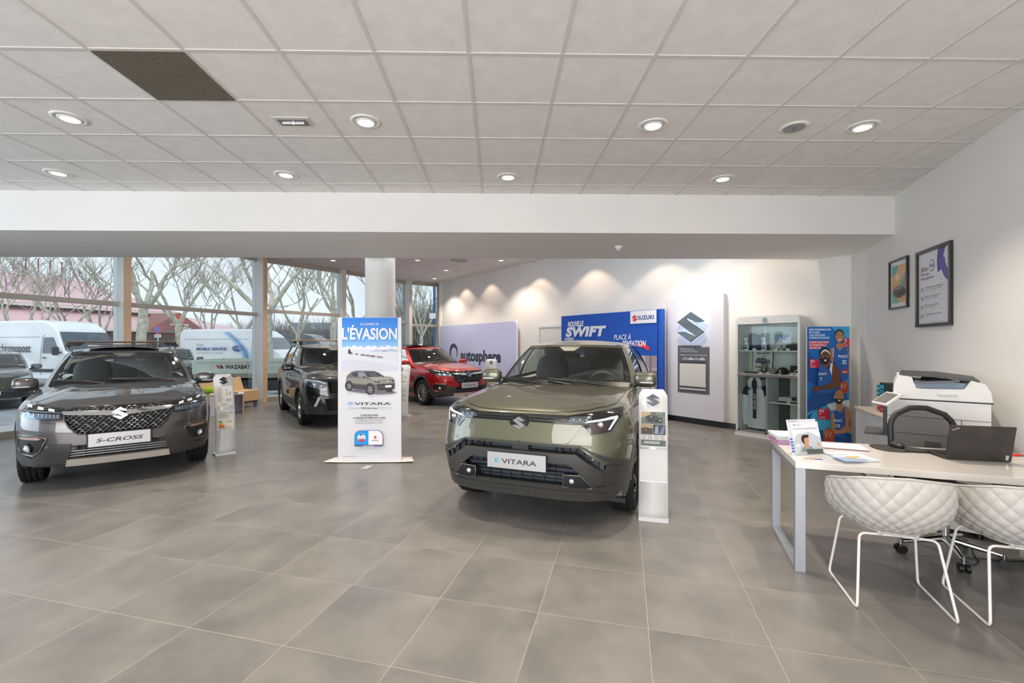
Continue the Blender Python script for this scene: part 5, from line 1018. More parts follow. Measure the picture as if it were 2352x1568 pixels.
k = MB(); k.box(-.1, .1, -.03, .03, 0, .02, mat('202226', .5), CM(.2, .12, SH[1] + .001)); tag(k.build('pen_case'), 'Flat black case lying before the framed sign', 'case', GS)
k = MB(); Mt = CM(.80, .2, .621)
for i in range(4): k.rbox(-.16 + .006 * i, .16 - .004 * i, -.11, .11, i * .022, i * .022 + .019, mat(['1f2226', 'd9dadc', 'cfd1d4', 'e2e3e4'][i], .8), .02, M=Mt)
k.box(.06, .13, -.112, -.08, .045, .089, mat('1b2030'), Mt); tag(k.build('folded_shirts'), 'Pile of folded white shirts on the lower right cabinet shelf', 'shirts')
for i, (x, z, y) in enumerate(((.27, SH[0], .09), (.63, SH[0], .06), (.80, SH[0], .1), (.38, SH[1], .07), (.50, SH[1], .07), (.70, SH[1], .05), (.86, SH[1], .07), (.95, SH[1], .06), (.82, .62, .07))):
    k = MB(); k.box(-.026, .026, 0, .002, 0, .032, mat('dcdcda', .5), CM(x, y, z + .001)); o = k.build('price_tag'); tag(o, ['White price tag before the gift set', 'White price tag before the photo card', 'White price tag before the pouch', 'White price tag before the olive tin', 'White price tag before the plaid mug box', 'White price tag before the cap', 'White price tag before the black bag', 'White price tag at the shelf end right of the black bag', 'White price tag before the folded shirts'][i], 'price tag', 'price tags in the cabinet')
# hoodie ------------------------------------------------------------------------------
r = thing('hoodie', 'White and navy hooded jacket hanging in the lower left of the cabinet', 'jacket', M=CM(.268, .20, 0)); M_hw = mat('e6e9ee', .85); M_nv = mat('272f45', .85)
def body(u, v):
    z = .13 + .73 * v; wv = interp([(0, .165), (.3, .17), (.8, .165), (.93, .12), (1, .05)], v); a = u * 2 * PI; d = .055 + .012 * math.sin(v * 9); return (wv * math.cos(a), d * math.sin(a) + .01 * math.sin(u * 40 + v * 5) * (1 - v), z)
k = MB(); k.grid(body, 40, 20, M_hw, closeu=True); k.build('torso', r)
for sg in (1, -1):
    k = MB(); k.tube([(sg * .135, 0, .80), (sg * .185, -.01, .70), (sg * .20, -.02, .5), (sg * .195, -.03, .3), (sg * .18, -.03, .17)], .05, M_hw, 12, radii=[.05, .055, .048, .042, .035]); k.tube([(sg * .10, -.012, .845), (sg * .16, -.018, .795), (sg * .188, -.02, .70)], .05, M_nv, 12, radii=[.035, .05, .057]); k.build('sleeve', r)
k = MB(); k.grid(lambda u, v: ((.10 + .0 * v) * math.cos(u * PI) * (1 - .35 * v ** 3), -.075 - .02 * math.sin(u * PI), .82 + .19 * v), 14, 8, M_hw); k.tube([(-.075, -.075, .83), (-.085, -.09, .92), (-.04, -.085, 1.0)], .035, M_hw, 10); k.tube([(.075, -.075, .83), (.085, -.09, .92), (.04, -.085, 1.0)], .035, M_hw, 10); k.box(-.04, .04, -.10, -.07, .82, 1.0, M_nv); k.build('hood', r, solid=.004)
k = MB(); b = Board(Matrix.Translation((-.005, -.083, 0))); b.rect(-.028, .30, .03, .82, M_nv); b.text('SUZUKI', .018, .46, .034, 'e6e8ec', .26, .03, rot=PI / 2); b.build('front_strip', r)
k = MB(); k.tube([(0, 0, .87), (0, 0, .97), (.02, 0, .99)], .003, M_chrome, 6); k.build('hanger', r)
# basketball panel -----------------------------------------------------------------------
pa = Vector(((1853.5 - CX) / FPX * 6.90, 6.90, 0)); pb_ = Vector(((1951.5 - CX) / FPX * 6.82, 6.82, 0)); M = frame(pa, pb_ - pa); PW = (pb_ - pa).length; PH = EYE + 42.5 / FPX * 6.86
r = thing('basketball_poster_panel', 'Tall blue poster panel with three basketball players beside the display cabinet', 'poster panel', M=M)
k = MB(); k.box(0, PW, 0, .035, 0, PH, mat('b9bfc4', .4)); k.build('frame', r, bevel=.002)
S = PH / 1082; X_ = lambda x: (x - 1382) / 388 * PW; Y_ = lambda y: PH - (y - 430) * (PH / 1040) * .985
Mr = Matrix.Translation((0, -.001, 0)); b = Board(Mr, .0007)
def PP(pts, c): b.poly([(X_(x), Y_(y)) for x, y in pts], c)
x0, x1 = 1384, 1767
PP([(x0, 432), (x1, 432), (x1, 1480), (x0, 1480)], '1c6fc4'); PP([(x0, 640), (1500, 760), (1480, 940), (x0, 900)], '0f4fa0'); PP([(1600, 432), (x1, 432), (x1, 620), (1690, 520)], '3aa5dc'); PP([(1700, 640), (x1, 700), (x1, 1100), (1740, 1000)], '36a0da'); PP([(x0, 1180), (1480, 1120), (x1, 1050), (x1, 1300), (1560, 1330), (x0, 1300)], '49b4e4'); PP([(1560, 1100), (1680, 1065), (x1, 1060), (x1, 1140), (1600, 1150)], 'dfe8f0'); PP([(x0, 1290), (1440, 1230), (1500, 1300), (x0, 1420)], '2b8fd4'); PP([(x0, 1200), (1430, 1170), (1400, 1260), (x0, 1290)], '1456ac')
for i, t_ in enumerate(('DES PREMIERS PAS', 'EN CLUBS', 'AUX PODIUMS', 'INTERNATIONAUX')):
    wd = (205, 100, 150, 190)[i]; PP([(1396, 446 + i * 23.5), (1396 + wd, 446 + i * 23.5), (1396 + wd, 467 + i * 23.5), (1396, 467 + i * 23.5)], '2f86cc'); b.text(t_, X_(1399), Y_(464 + i * 23.5), .027, 'e8eef6', (wd - 6) / 388 * PW, .02)
for i, t_ in enumerate(('SUZUKI SOUTIENT', 'LE BASKETBALL', 'FRANÇAIS')):
    wd = (185, 165, 110)[i]; PP([(1396, 554 + i * 24), (1396 + wd, 554 + i * 24), (1396 + wd, 577 + i * 24), (1396, 577 + i * 24)], 'd22f55'); b.text(t_, X_(1399), Y_(573 + i * 24), .028, 'f2eef2', (wd - 6) / 388 * PW, .02)
for x, y, w_, h_ in ((1715, 532, 48, 75), (1400, 712, 90, 75), (1478, 1135, 105, 92)): PP([(x, y), (x + w_, y), (x + w_, y + h_), (x, y + h_)], 'd0254e'); b.bars(X_(x + 6), X_(x + w_ * .5), Y_(y + h_ * .35), Y_(y + 5), 2, 'f0d4dc', .6, False); b.disc(X_(x + w_ * .16), Y_(y + h_ * .5), .012, 'e9b8c6'); b.bars(X_(x + 6), X_(x + w_ * .6), Y_(y + h_ - 4), Y_(y + h_ * .7), 2, 'e2a0b2', .5, False)
def ball(x, y, rx): b.disc(X_(x), Y_(y), rx / 388 * PW, 'b5482c', rx * 1.25 / 1000 * PH, 28); [b.poly([(X_(x + rx * a), Y_(y - rx * c)), (X_(x + rx * (a + d)), Y_(y - rx * (c + .1))), (X_(x + rx * (a + d * 2)), Y_(y - rx * (c - .9))), (X_(x + rx * (a + d * 2 - .08)), Y_(y - rx * (c - .9)))], 'e6d6ca') for a, c, d in ((-.7, .6, .2), (-.1, .8, .1), (.5, .7, -.1))]
def head(x, y, w_, h_, skin, hair, beard=None, band=None, dk='4a2a20'):
    W2, H2_ = w_ / 388 * PW, h_ / 1000 * PH * .96; u, v = X_(x), Y_(y)
    if hair: b.disc(u, v + H2_ * .22, W2 * .54, hair, H2_ * .42)
    b.disc(u, v, W2 * .5, skin, H2_ * .5, 28); b.disc(u - W2 * .5, v - H2_ * .02, W2 * .07, skin, H2_ * .1); b.disc(u + W2 * .5, v - H2_ * .02, W2 * .07, skin, H2_ * .1)
    if beard: b.poly([(u + W2 * .48 * math.cos(math.radians(a)), v + H2_ * .5 * math.sin(math.radians(a))) for a in range(190, 351, 10)] + [(u + W2 * .3, v - H2_ * .14), (u, v - H2_ * .08), (u - W2 * .3, v - H2_ * .14)], beard)
    for s_ in (-1, 1): b.disc(u + s_ * W2 * .19, v + H2_ * .05, W2 * .065, 'e9e4de', H2_ * .03); b.disc(u + s_ * W2 * .19, v + H2_ * .05, W2 * .03, '241a16', H2_ * .027); b.poly([(u + s_ * W2 * .08, v + H2_ * .12), (u + s_ * W2 * .30, v + H2_ * .11), (u + s_ * W2 * .30, v + H2_ * .14), (u + s_ * W2 * .08, v + H2_ * .15)], dk)
    b.poly([(u - W2 * .03, v + H2_ * .04), (u + W2 * .05, v + H2_ * .04), (u + W2 * .09, v - H2_ * .11), (u - W2 * .07, v - H2_ * .11)], dk if skin < '9' else 'b98a6c'); b.poly([(u - W2 * .17, v - H2_ * .19), (u + W2 * .19, v - H2_ * .18), (u + W2 * .08, v - H2_ * .30), (u - W2 * .08, v - H2_ * .30)], 'f4f0ec')
    if band: b.poly([(u + W2 * .52 * math.cos(math.radians(a)), v + H2_ * (.5) * math.sin(math.radians(a))) for a in range(155, 24, -10)] + [(u + W2 * .5 * math.cos(math.radians(a)), v - H2_ * .12 + H2_ * .5 * math.sin(math.radians(a))) for a in range(28, 153, 10)], band)
sk1, sk2, sk3 = 'b07c5c', '6e4433', 'b98562'; JB = '2560ae'; JD = '1d4f97'
# rear player 32
PP([(1560, 640), (1600, 615), (1625, 605), (1640, 720), (1600, 740), (1570, 690)], sk1); PP([(1640, 580), (1710, 570), (1715, 620), (1680, 650), (1640, 620)], sk1); PP([(1730, 610), (1752, 640), (1758, 760), (1742, 900), (1728, 880), (1735, 740)], sk1)
PP([(1612, 612), (1640, 604), (1670, 640), (1706, 606), (1735, 625), (1750, 690), (1745, 880), (1690, 900), (1640, 760), (1608, 700)], JB); PP([(1612, 612), (1618, 612), (1615, 695), (1608, 695)], 'dfe6f0'); head(1668, 520, 72, 100, sk1, '1e1713', None); b.disc(X_(1690), Y_(566), .012, '2a1c16', .01)
b.text('FRANCE', X_(1695), Y_(697), .042, 'eef2f6', 84 / 388 * PW, .02, al='c'); b.text('32', X_(1708), Y_(750), .058, 'eef2f6', 38 / 388 * PW, .03, al='c'); PP([(1720, 780), (1750, 832), (1676, 832)], 'c8343c'); b.text('MAIF', X_(1712), Y_(826), .026, 'eef2f6', 44 / 388 * PW, .02, al='c')
ball(1705, 950, 42)
# middle player 7
PP([(x0, 1090), (1440, 990), (1560, 985), (1600, 1060), (1530, 1110), (1430, 1150), (x0, 1140)], JD); PP([(1480, 760), (1500, 750), (1560, 800), (1600, 745), (1640, 760), (1655, 960), (1600, 1000), (1470, 1000), (1468, 860)], JB); PP([(1600, 748), (1625, 752), (1660, 790), (1672, 880), (1668, 940), (1600, 965), (1480, 975), (1470, 950), (1570, 920), (1598, 890), (1590, 830)], sk2); PP([(1425, 945), (1450, 935), (1485, 948), (1482, 978), (1440, 992), (1422, 972)], sk2)
for i in range(4): PP([(1424, 948 + i * 10), (1440, 944 + i * 10), (1442, 950 + i * 10), (1426, 955 + i * 10)], '5c382a')
PP([(1500, 700), (1570, 700), (1580, 760), (1540, 790), (1498, 760)], sk2); PP([(1583, 745), (1600, 742), (1590, 850), (1572, 800)], 'e4e9f2'); head(1530, 690, 88, 125, sk2, '17110f', '201613', 'e9ebee', '2c1a14')
b.text('FRANCE', X_(1505), Y_(845), .036, 'eef2f6', 72 / 388 * PW, .02, rot=.06, al='c'); b.text('7', X_(1492), Y_(895), .052, 'eef2f6', 18 / 388 * PW, .03, al='c')
# front player 10
PP([(1560, 1420), (1620, 1380), (1765, 1340), (1766, 1480), (1530, 1480)], JD); PP([(1600, 1160), (1630, 1140), (1660, 1170), (1700, 1105), (1730, 1120), (1740, 1300), (1700, 1380), (1610, 1370), (1595, 1250)], JB); PP([(1596, 1160), (1606, 1160), (1618, 1300), (1596, 1320), (1580, 1290), (1582, 1200)], sk3); PP([(1700, 1110), (1740, 1125), (1764, 1180), (1768, 1280), (1740, 1330), (1640, 1345), (1560, 1340), (1508, 1338), (1505, 1322), (1560, 1305), (1660, 1310), (1712, 1270)], sk3)
PP([(1630, 1080), (1680, 1080), (1690, 1130), (1660, 1165), (1632, 1140)], sk3); ball(1560, 1365, 52)
for i in range(4): PP([(1506 + i * 12, 1322 - i * 3), (1512 + i * 12, 1320 - i * 3), (1520 + i * 14, 1350), (1512 + i * 14, 1352)], 'a8744f')
PP([(1735, 1225), (1748, 1222), (1752, 1270), (1738, 1275)], '7b5a48'); head(1648, 1030, 84, 118, sk3, None, '1c1614', None, '3a261c'); b.text('FRANCE', X_(1636), Y_(1240), .04, 'eef2f6', 76 / 388 * PW, .02, al='c'); b.text('10', X_(1636), Y_(1288), .05, 'eef2f6', 40 / 388 * PW, .03, al='c')
PP([(1530, 1432), (1698, 1432), (1698, 1480), (1530, 1480)], 'e4e6ea'); b.emblem(X_(1652), Y_(1452), .018, 'c42a3a'); b.disc(X_(1556), Y_(1452), .016, 'c0505c'); b.build('print', r)
# low cabinet, drawer tower, copier along the right wall -------------------------------------
WX = RW; WN = Vector((-RW.y, RW.x, 0))      # into the room
def wall_r(Z, off=0): t_ = (Z - RC.y) / RW.y; return RC + RW * t_ + WN * off
M = frame(wall_r(5.55, .47), -RW)       # x towards the viewer, -y into the room
k = MB(); r = thing('low_cabinet', 'Low pale office cabinet with ribbed shutter, left of the copier', 'cabinet', M=M); Mc = mat('d6d4cf', .45); LH = .80
k.box(0, 1.0, 0, .45, .03, LH - .025, Mc); k.build('body', r, bevel=.003); k = MB(); k.box(-.01, 1.01, -.015, .46, LH - .025, LH, mat('d9cdbd', .4)); k.build('top', r, bevel=.003); k = MB()
for i in range(40): k.box(.03 + i * .0235, .048 + i * .0235, -.006, 0, .08, LH - .05, mat('b9bec6', .5))
k.build('shutter', r)
r = thing('drawer_tower', 'Black desktop tower with small cyan, green and red drawers on the low cabinet', 'drawer unit', M=M @ Matrix.Translation((.42, .10, LH + .001))); k = MB(); k.box(0, .26, .0, .30, 0, .33, mat('2c2e36', .5)); k.box(.0, .26, -.001, 0, .02, .31, mat('23252b', .5)); k.build('housing', r, bevel=.004)
for i, c in enumerate(('3aa9c9', '2f94b6', '3aa9c9', '7fb34a', 'd8485a', 'd8485a')): k = MB(); z = .285 - i * .05; k.box(-.03, .12, -.02, .02, z - .02, z + .018, mat(c, .4)); k.box(.02, .07, -.024, -.02, z - .004, z + .008, M_blk); k.build('drawer', r, bevel=.003)
P0 = Vector((3.826, 3.62, 0)); CX_ = Vector((.7695, -.6387, 0)); M = frame(P0, CX_) @ Matrix.Diagonal((1, 1, 1.03, 1)); r = thing('office_copier', 'Large white office copier with open document feeder against the right wall', 'copier', M=M); W1 = .631; Mw = mat('dcdad6', .4); Mg_ = mat('3b3d40', .5)
k = MB(); k.box(-W1, 0, 0, .60, .05, 1.06, Mw); k.box(-W1 + .02, -.02, -.004, 0, .08, .60, mat('c9c6c1', .4)); 
for z in (.60, .78, .92): k.box(-W1, 0, -.002, .0, z, z + .004, Mg_)
k.box(-.17, -.166, -.003, 0, .4, .92, Mg_); k.box(-W1 + .24, -W1 + .34, -.008, 0, .66, .73, mat('8d8c8a', .5)); k.box(-W1 - .0, -W1 + .45, -.003, 0, .40, .60, mat('77787a', .5)); k.build('body', r, bevel=.006)
for x in (-W1 + .06, -.06):
    for y in (.06, .54): k = MB(); k.cyl((x, y, 0), (x, y, .05), .025, n=14, m=M_blk); k.build('castor', r)
k = MB(); k.add([(-W1 + .05, -.0, 1.075), (0.01, 0, 1.075), (0.0, 0, 1.14), (-.03, .0, 1.20), (-.06, .02, 1.21), (-W1 + .22, .02, 1.15), (-W1 + .16, .02, 1.25), (-W1 + .07, .0, 1.26), (-W1 + .05, 0, 1.17)], [(0, 1, 2, 3, 4, 5, 6, 7, 8)], Mw)
prof = [(-W1 + .04, 1.07), (.01, 1.07), (.0, 1.15), (-.03, 1.21), (-.11, 1.235), (-.15, 1.165), (-W1 + .19, 1.155), (-W1 + .16, 1.25), (-W1 + .07, 1.262), (-W1 + .045, 1.18)]
k = MB(); k.prism(prof, 0.0, .56, Mw, 'y'); k.box(-W1 + .03, .015, -.006, .6, 1.058, 1.07, Mg_); k.build('scanner', r, bevel=.006)
k = MB(); k.prism([(-W1 + .18, 1.156), (-.15, 1.166), (-.13, 1.21), (-W1 + .18, 1.22)], .05, .54, mat('66788e', .4), 'y'); k.build('feeder_bed', r)
k = MB(); k.add([(-W1 + .08, .04, 1.262), (-.28, .04, 1.257), (-.06, .04, 1.228), (-.05, .55, 1.24), (-.28, .55, 1.272), (-W1 + .1, .55, 1.276)], [(0, 1, 4, 5), (1, 2, 3, 4)], Mg_); k.add([(-W1 + .2, -.012, 1.205), (-.18, -.008, 1.228), (-.24, .35, 1.225), (-W1 + .24, .35, 1.235)], [(0, 1, 2, 3)], mat('55585c', .4)); k.build('feeder_lid', r, solid=.012)
k = MB(); k.box(-W1 + .32, -W1 + .44, -.012, .0, 1.105, 1.125, mat('c6c4c0', .4)); k.build('grip', r, bevel=.003)
Ms = Matrix.Translation((-W1 + .0, -.04, 1.06)) @ Matrix.Rotation(math.radians(-62), 4, 'Z') @ Matrix.Rotation(math.radians(38), 4, 'X') @ Matrix.Scale(.85, 4); k = MB(); k.box(-.14, .12, -.09, .09, -.012, .008, mat('d4d4d2', .35), Ms); k.box(-.125, .085, -.07, .075, .0085, .010, mat('6b6764', .25), Ms); k.box(-W1 - .0, -W1 + .1, .03, .15, 1.05, 1.10, Mg_); k.build('control_panel', r, bevel=.003)
k = MB(); k.box(-W1 - .16, -W1 + .0, .02, .40, .74, .755, mat('4b4d50', .5)); k.box(-W1 - .03, -W1, .02, .16, .755, 1.03, mat('3f4146', .5)); k.build('output_tray', r)
# picture frames -------------------------------------------------------------------------------
def wframe(Za, Zb, z0, z1, fw, label):
    a = wall_r(Za, .002); L = (wall_r(Zb) - wall_r(Za)).length; M = frame(a, -RW); r = thing('picture_frame', label, 'picture frame', M=M @ Matrix.Translation((0, -.002, 0))); k = MB(); m = mat('2b2725', .35)
    for (x0, x1, zz0, zz1) in ((0, fw, z0, z1), (L - fw, L, z0, z1), (fw, L - fw, z0, z0 + fw), (fw, L - fw, z1 - fw, z1)): k.box(x0, x1, -.028, 0, zz0, zz1, m)
    k.build('frame', r, bevel=.002); return r, L
r, L = wframe(5.842, 5.38, 2.005, 2.612, .022, 'Small dark framed print of a car on a coast road, left of the large one'); b = Board(Matrix.Translation((0, -.006, 0)), .0006); z0, z1 = 2.027, 2.59
b.rect(.022, z0, L - .022, z1, 'dfe2e4'); a_, c_ = .06, L - .06; B0, B1 = z0 + .05, z1 - .05; zz = lambda t_: B0 + (B1 - B0) * t_; xx = lambda t_: a_ + (c_ - a_) * t_
b.rect(a_, B0, c_, B1, 'd9a873'); b.rect(a_, zz(.7), c_, B1, 'd8b088'); b.poly([(xx(0), zz(1)), (xx(.5), zz(1)), (xx(.35), zz(.82)), (xx(.1), zz(.72)), (xx(0), zz(.75))], '5fa8a0'); b.disc(xx(.4), zz(.68), .06, 'e4cfae', .04); b.poly([(xx(0), zz(.3)), (xx(1), zz(.7)), (xx(1), zz(.35)), (xx(.4), zz(.2)), (xx(0), zz(.1))], '9a8a7a'); b.poly([(xx(.5), zz(.5)), (xx(1), zz(.78)), (xx(1), zz(.7)), (xx(.5), zz(.4))], '70b3b0')
b.poly([(xx(0), zz(0)), (xx(.55), zz(0)), (xx(.1), zz(.3)), (xx(0), zz(.3))], '6fb0a6'); b.poly([(xx(.1), zz(.24)), (xx(.12), zz(.36)), (xx(.25), zz(.44)), (xx(.7), zz(.43)), (xx(.95), zz(.33)), (xx(.97), zz(.2)), (xx(.6), zz(.12)), (xx(.3), zz(.15))], '54483e'); b.poly([(xx(.25), zz(.42)), (xx(.65), zz(.42)), (xx(.72), zz(.35)), (xx(.25), zz(.35))], '7d8a88'); b.rect(xx(.45), zz(.2), xx(.85), zz(.27), '33302c'); b.build('print', r)
r, L = wframe(5.184, 4.529, 1.757, 2.597, .034, 'Large dark framed white poster with a violet arc on the right wall'); b = Board(Matrix.Translation((0, -.006, 0)), .0006); z0, z1 = 1.79, 2.563; W2 = L - .068; u = lambda t_: .034 + W2 * t_; v = lambda t_: z0 + (z1 - z0) * t_
b.rect(u(0), z0, u(1), z1, 'dcdbe2')
def arc(cx, cy, r0, r1, a0, a1, c): P = ell(cx, cy, r1, r1 * 1.15, 18, a0, a1) + ell(cx, cy, r0, r0 * 1.15, 18, a1, a0); b.poly([(min(max(x, u(0)), u(1)), min(max(y, z0), z1)) for x, y in P], c)
arc(u(1.08), v(.83), .21, .30, 90, 200, '4c4f9c'); arc(u(1.05), v(.83), .16, .205, 120, 265, '5b55a0'); arc(u(1.05), v(.86), .13, .215, 180, 268, '5b55a0')
b.text('les', u(.08), v(.74), .062, '5a4a42', .15, .0, .3); b.disc(u(.44), v(.80), .052, '5a4a42', .062); b.disc(u(.44), v(.80), .045, 'dcdbe2', .055); b.rect(u(.39), v(.793), u(.49), v(.807), '5a4a42'); b.rect(u(.43), v(.765), u(.45), v(.835), '5a4a42')
b.text('Groupe', u(.09), v(.685), .030, '6a6462', .17, .005); b.text('Autosphere', u(.09), v(.625), .030, '6a62a0', .27, .005)
for i, (t1, t2) in enumerate((('Véhicules reconditionnés', 'garantis 12 mois minimum'), ('Satisfait ou remboursé*', '30 jours ou 1000 km'), ('Bilan sécurité gratuit', 'à tout moment'), ('Contrôle technique offert*', 'à vie'))):
    y = .50 - i * .125; b.text(t1, u(.25), v(y), .016, '5c5652', W2 * (.55, .5, .45, .55)[i], .008); b.text(t2, u(.25), v(y - .03), .014, '8b8682', W2 * (.55, .4, .3, .12)[i], 0); b.disc(u(.13), v(y - .01), .019, '7c7672'); b.disc(u(.13), v(y - .01), .015, 'dcdbe2'); b.rect(u(.08), v(y - .055), u(.92), v(y - .0535), 'c2c0c6')
b.bars(u(.5), u(.9), v(.015), v(.025), 1, 'a5a2a8', .5, False); b.build('print', r)
# ================================================================ DESK CORNER
DF = Vector((1.992, 3.16, 0)); DX = Vector((.94, -.341, 0)).normalized(); M = frame(DF, DX); DD, DL, DH = .835, 1.70, .76; M_dw = mat('e9e4df', .12, coat=.6)
desk = thing('desk', 'Long glossy white desk on silver loop legs at the right', 'desk', M=M)
k = MB(); k.box(0, DL, 0, DD, DH - .045, DH, M_dw); k.build('desktop', desk, bevel=.002)
M_al = mat('a9adb6', .4, .5)
for x in (.0, DL - .065):
    k = MB(); k.box(x, x + .062, .005, .055, 0, DH - .046, M_al); k.box(x, x + .062, DD - .055, DD - .005, 0, DH - .046, M_al); k.box(x, x + .062, .055, DD - .055, 0, .03, M_al); k.box(x, x + .062, .055, DD - .055, DH - .08, DH - .046, M_al); k.build('loop_leg', desk, bevel=.002)
k = MB(); k.box(.08, DL - .08, .30, .34, DH - .09, DH - .046, M_al); k.build('crossbar', desk); TOPZ = DH + .0005
def dp(px, py, z=DH): return fl(px, py, z)
def DM(p, a=0, z=DH): return Matrix.Translation((p.x, p.y, z + .0008)) @ Matrix.Rotation(math.atan2(DX.y, DX.x) + a, 4, 'Z')
# pedestal
qn = DF + Vector((.341, .94, 0)) * .70; xl = (on_line(2341, qn, DX) - qn).length; Mp = M @ Matrix.Translation((xl, .25, 0)); PWD = 1.78 - xl
k = MB(); r = thing('drawer_pedestal', 'White drawer pedestal under the far end of the desk, at the frame edge', 'pedestal', M=Mp); k.box(0, PWD, 0, .45, .05, .62, mat('dadcde', .4)); k.build('body', r, bevel=.003)
for i in range(3): k = MB(); k.box(.005, PWD - .005, -.012, 0, .07 + i * .18, .23 + i * .18, mat('e2e3e4', .4)); k.build('drawer', r, bevel=.002)
for x in (.04, PWD - .04):
    for y in (.05, .40): k = MB(); k.cyl((x - .01, y, .025), (x + .01, y, .025), .025, n=14, m=M_blk); k.cyl((x, y, .04), (x, y, .055), .008, n=8, m=M_blk); k.build('castor', r)
# visitor chairs: faceted shells on sled wire legs
M_sh = mat('bdbab5', .42); M_wire = mat('e4e1dd', .35)
def rim(t):
    """t -1..1 from the left arm's front round the back to the right arm"""
    a = abs(t); s_ = 1 if t > 0 else -1
    x = s_ * sinterp([(0, 0), (.18, .115), (.36, .215), (.52, .268), (.72, .292), (.88, .290), (1, .275)], a); y = sinterp([(0, -.275), (.18, -.268), (.36, -.225), (.52, -.14), (.72, .0), (.88, .11), (1, .20)], a); z = sinterp([(0, .80), (.3, .785), (.55, .745), (.8, .70), (1, .655)], a); return Vector((x, y, z))
def low(t):
    a = t * 1.75; return Vector((.17 * math.sin(a), .03 - .19 * math.cos(a), .448))
def shell(t, v):
    r0, b0 = rim(t), low(t); p = r0.lerp(b0, v); k_ = math.sin(v * PI) ** .9; n = Vector((p.x * 1.0, p.y - .05, 0)).normalized(); p += n * .055 * k_; p.z -= .045 * k_; return p
def visitor_chair(pos, ang, label):
    r = thing('visitor_chair', label, 'chair', M=Matrix.Translation(pos) @ Matrix.Rotation(math.atan2(DX.y, DX.x) + ang, 4, 'Z'), group='white faceted shell chairs'); k = MB(); NU, NVV = 30, 9
    def Pt(i, j, push=0):
        t_ = -1 + 2 * i / NU; v_ = (j / NVV) ** .95; t_ = max(-1, min(1, t_)); v_ = max(0, min(1, v_)); p = shell(t_, v_)
        if push and 0 < i < NU and 0 < j < NVV:
            e = .01; n = (shell(min(1, t_ + e), v_) - shell(max(-1, t_ - e), v_)).cross(shell(t_, min(1, v_ + e)) - shell(t_, max(0, v_ - e))).normalized(); n = n if n.dot(Vector((p.x, p.y - .05, -.05))) > 0 else -n; p += n * push
        return p
    for i in range(0, NU + 1):
        for j in range(0, NVV + 1):
            if (i + j) % 2: continue
            vs = []
            for a in range(5):
                for b_ in range(5):
                    u_, w_ = a / 4, b_ / 4; ii = max(0, min(NU, i + u_ + w_ - 1)); jj = max(0, min(NVV, j + w_ - u_)); vs.append(Pt(ii, jj, .0075 * (16 * u_ * (1 - u_) * w_ * (1 - w_)) ** .6))
            k.add(vs, [(a * 5 + b_, a * 5 + b_ + 1, a * 5 + b_ + 6, a * 5 + b_ + 5) for a in range(4) for b_ in range(4)], M_sh, smooth=True)
    inner = lambda u, v: (lambda p: p + (Vector((0, .04, .62)) - p) * .045)(shell(-1 + 2 * u, v)); k.grid(inner, 40, 10, M_sh)
    rp = [shell(-1 + 2 * i / 60, 0) for i in range(61)]; k.tube(rp, .007, M_sh, 8)
    k.lathe([(.0005, .452), (.165, .452), (.175, .44), (.16, .432), (.0005, .43)], M_sh, 28, Matrix.Translation((0, .03, 0)) @ Matrix.Diagonal((1, 1.15, 1, 1))); k.build('seat_shell', r)
    k = MB(); pts = []
    def fillet(P, rr=.03, n=5):
        out = [Vector(P[0])]
        for a, b_, c in zip(P, P[1:], P[2:]):
            a, b_, c = Vector(a), Vector(b_), Vector(c); d0 = (a - b_).normalized(); d1 = (c - b_).normalized(); q = min(rr, (a - b_).length * .45, (c - b_).length * .45)
            for i in range(n + 1): t_ = i / n; out.append((b_ + d0 * q) * (1 - t_) ** 2 + b_ * 2 * t_ * (1 - t_) + (b_ + d1 * q) * t_ * t_)
        out.append(Vector(P[-1])); return out
    for sg in (-1, 1): k = MB(); k.tube(fillet([(0, -.13, .425), (sg * .19, -.13, .42), (sg * .235, -.24, .008), (sg * .245, .24, .008), (sg * .20, .17, .42), (0, .17, .425)], .035), .0075, M_wire, 10); k.build('sled_leg', r)
    for x, y in ((-.09, -.13), (.09, -.13), (-.09, .17), (.09, .17)): k = MB(); k.cyl((x, y, .42), (x, y, .45), .014, n=12, m=M_sh); k.build('shell_mount', r)
    return r
visitor_chair(Vector((2.375, 2.855, 0)), 0.0, 'White diamond-patterned shell chair nearer the desk corner, fully in view'); visitor_chair(Vector((2.375 + .60, 2.855 - .185, 0)), -.02, 'White diamond-patterned shell chair farther along the desk, cut by the frame edge')
# office chair ---------------------------------------------------------------
oc = Vector((3.27, 3.42, 0)); r = thing('office_chair', 'Black office chair with a mesh back behind the desk', 'office chair', M=Matrix.Translation(oc) @ Matrix.Rotation(math.radians(172), 4, 'Z'))
# local: sitter faces +y (towards the desk and the viewer); back is at y=-.2
def bk(t_, s_):
    hw = interp([(0, .205), (.4, .232), (.75, .228), (.88, .20), (.95, .15), (1, .06)], s_); x = hw * t_; return Vector((x, -.22 - .05 * s_ + .6 * x * x, .50 + .555 * s_))
o = [bk(-1, q / 12) for q in range(13)] + [bk(0, 1.004)] + [bk(1, 1 - q / 12) for q in range(13)]
k = MB(); k.tube(o, .021, mat('202022', .5), 10, True, radii=[.021 if 2 < i < 24 else .017 for i in range(len(o))]); k.build('back_frame', r)
Mm = mat('3a3a3c', .7, alpha=.72); k = MB(); k.grid(lambda u, v: bk((u * 2 - 1) * .97, v), 12, 16, Mm); k.build('mesh_back', r)
k = MB(); sup(k, (0, .04, .47), (.25, .25, .045), mat('1f2023', .8), .5); k.build('seat', r); k = MB(); k.cyl((0, 0, .10), (0, 0, .43), .025, n=16, m=M_chrome); k.box(-.03, .03, -.26, -.05, .41, .44, M_blk); k.box(-.03, .03, -.27, -.24, .42, .62, M_blk); k.build('gas_lift', r)
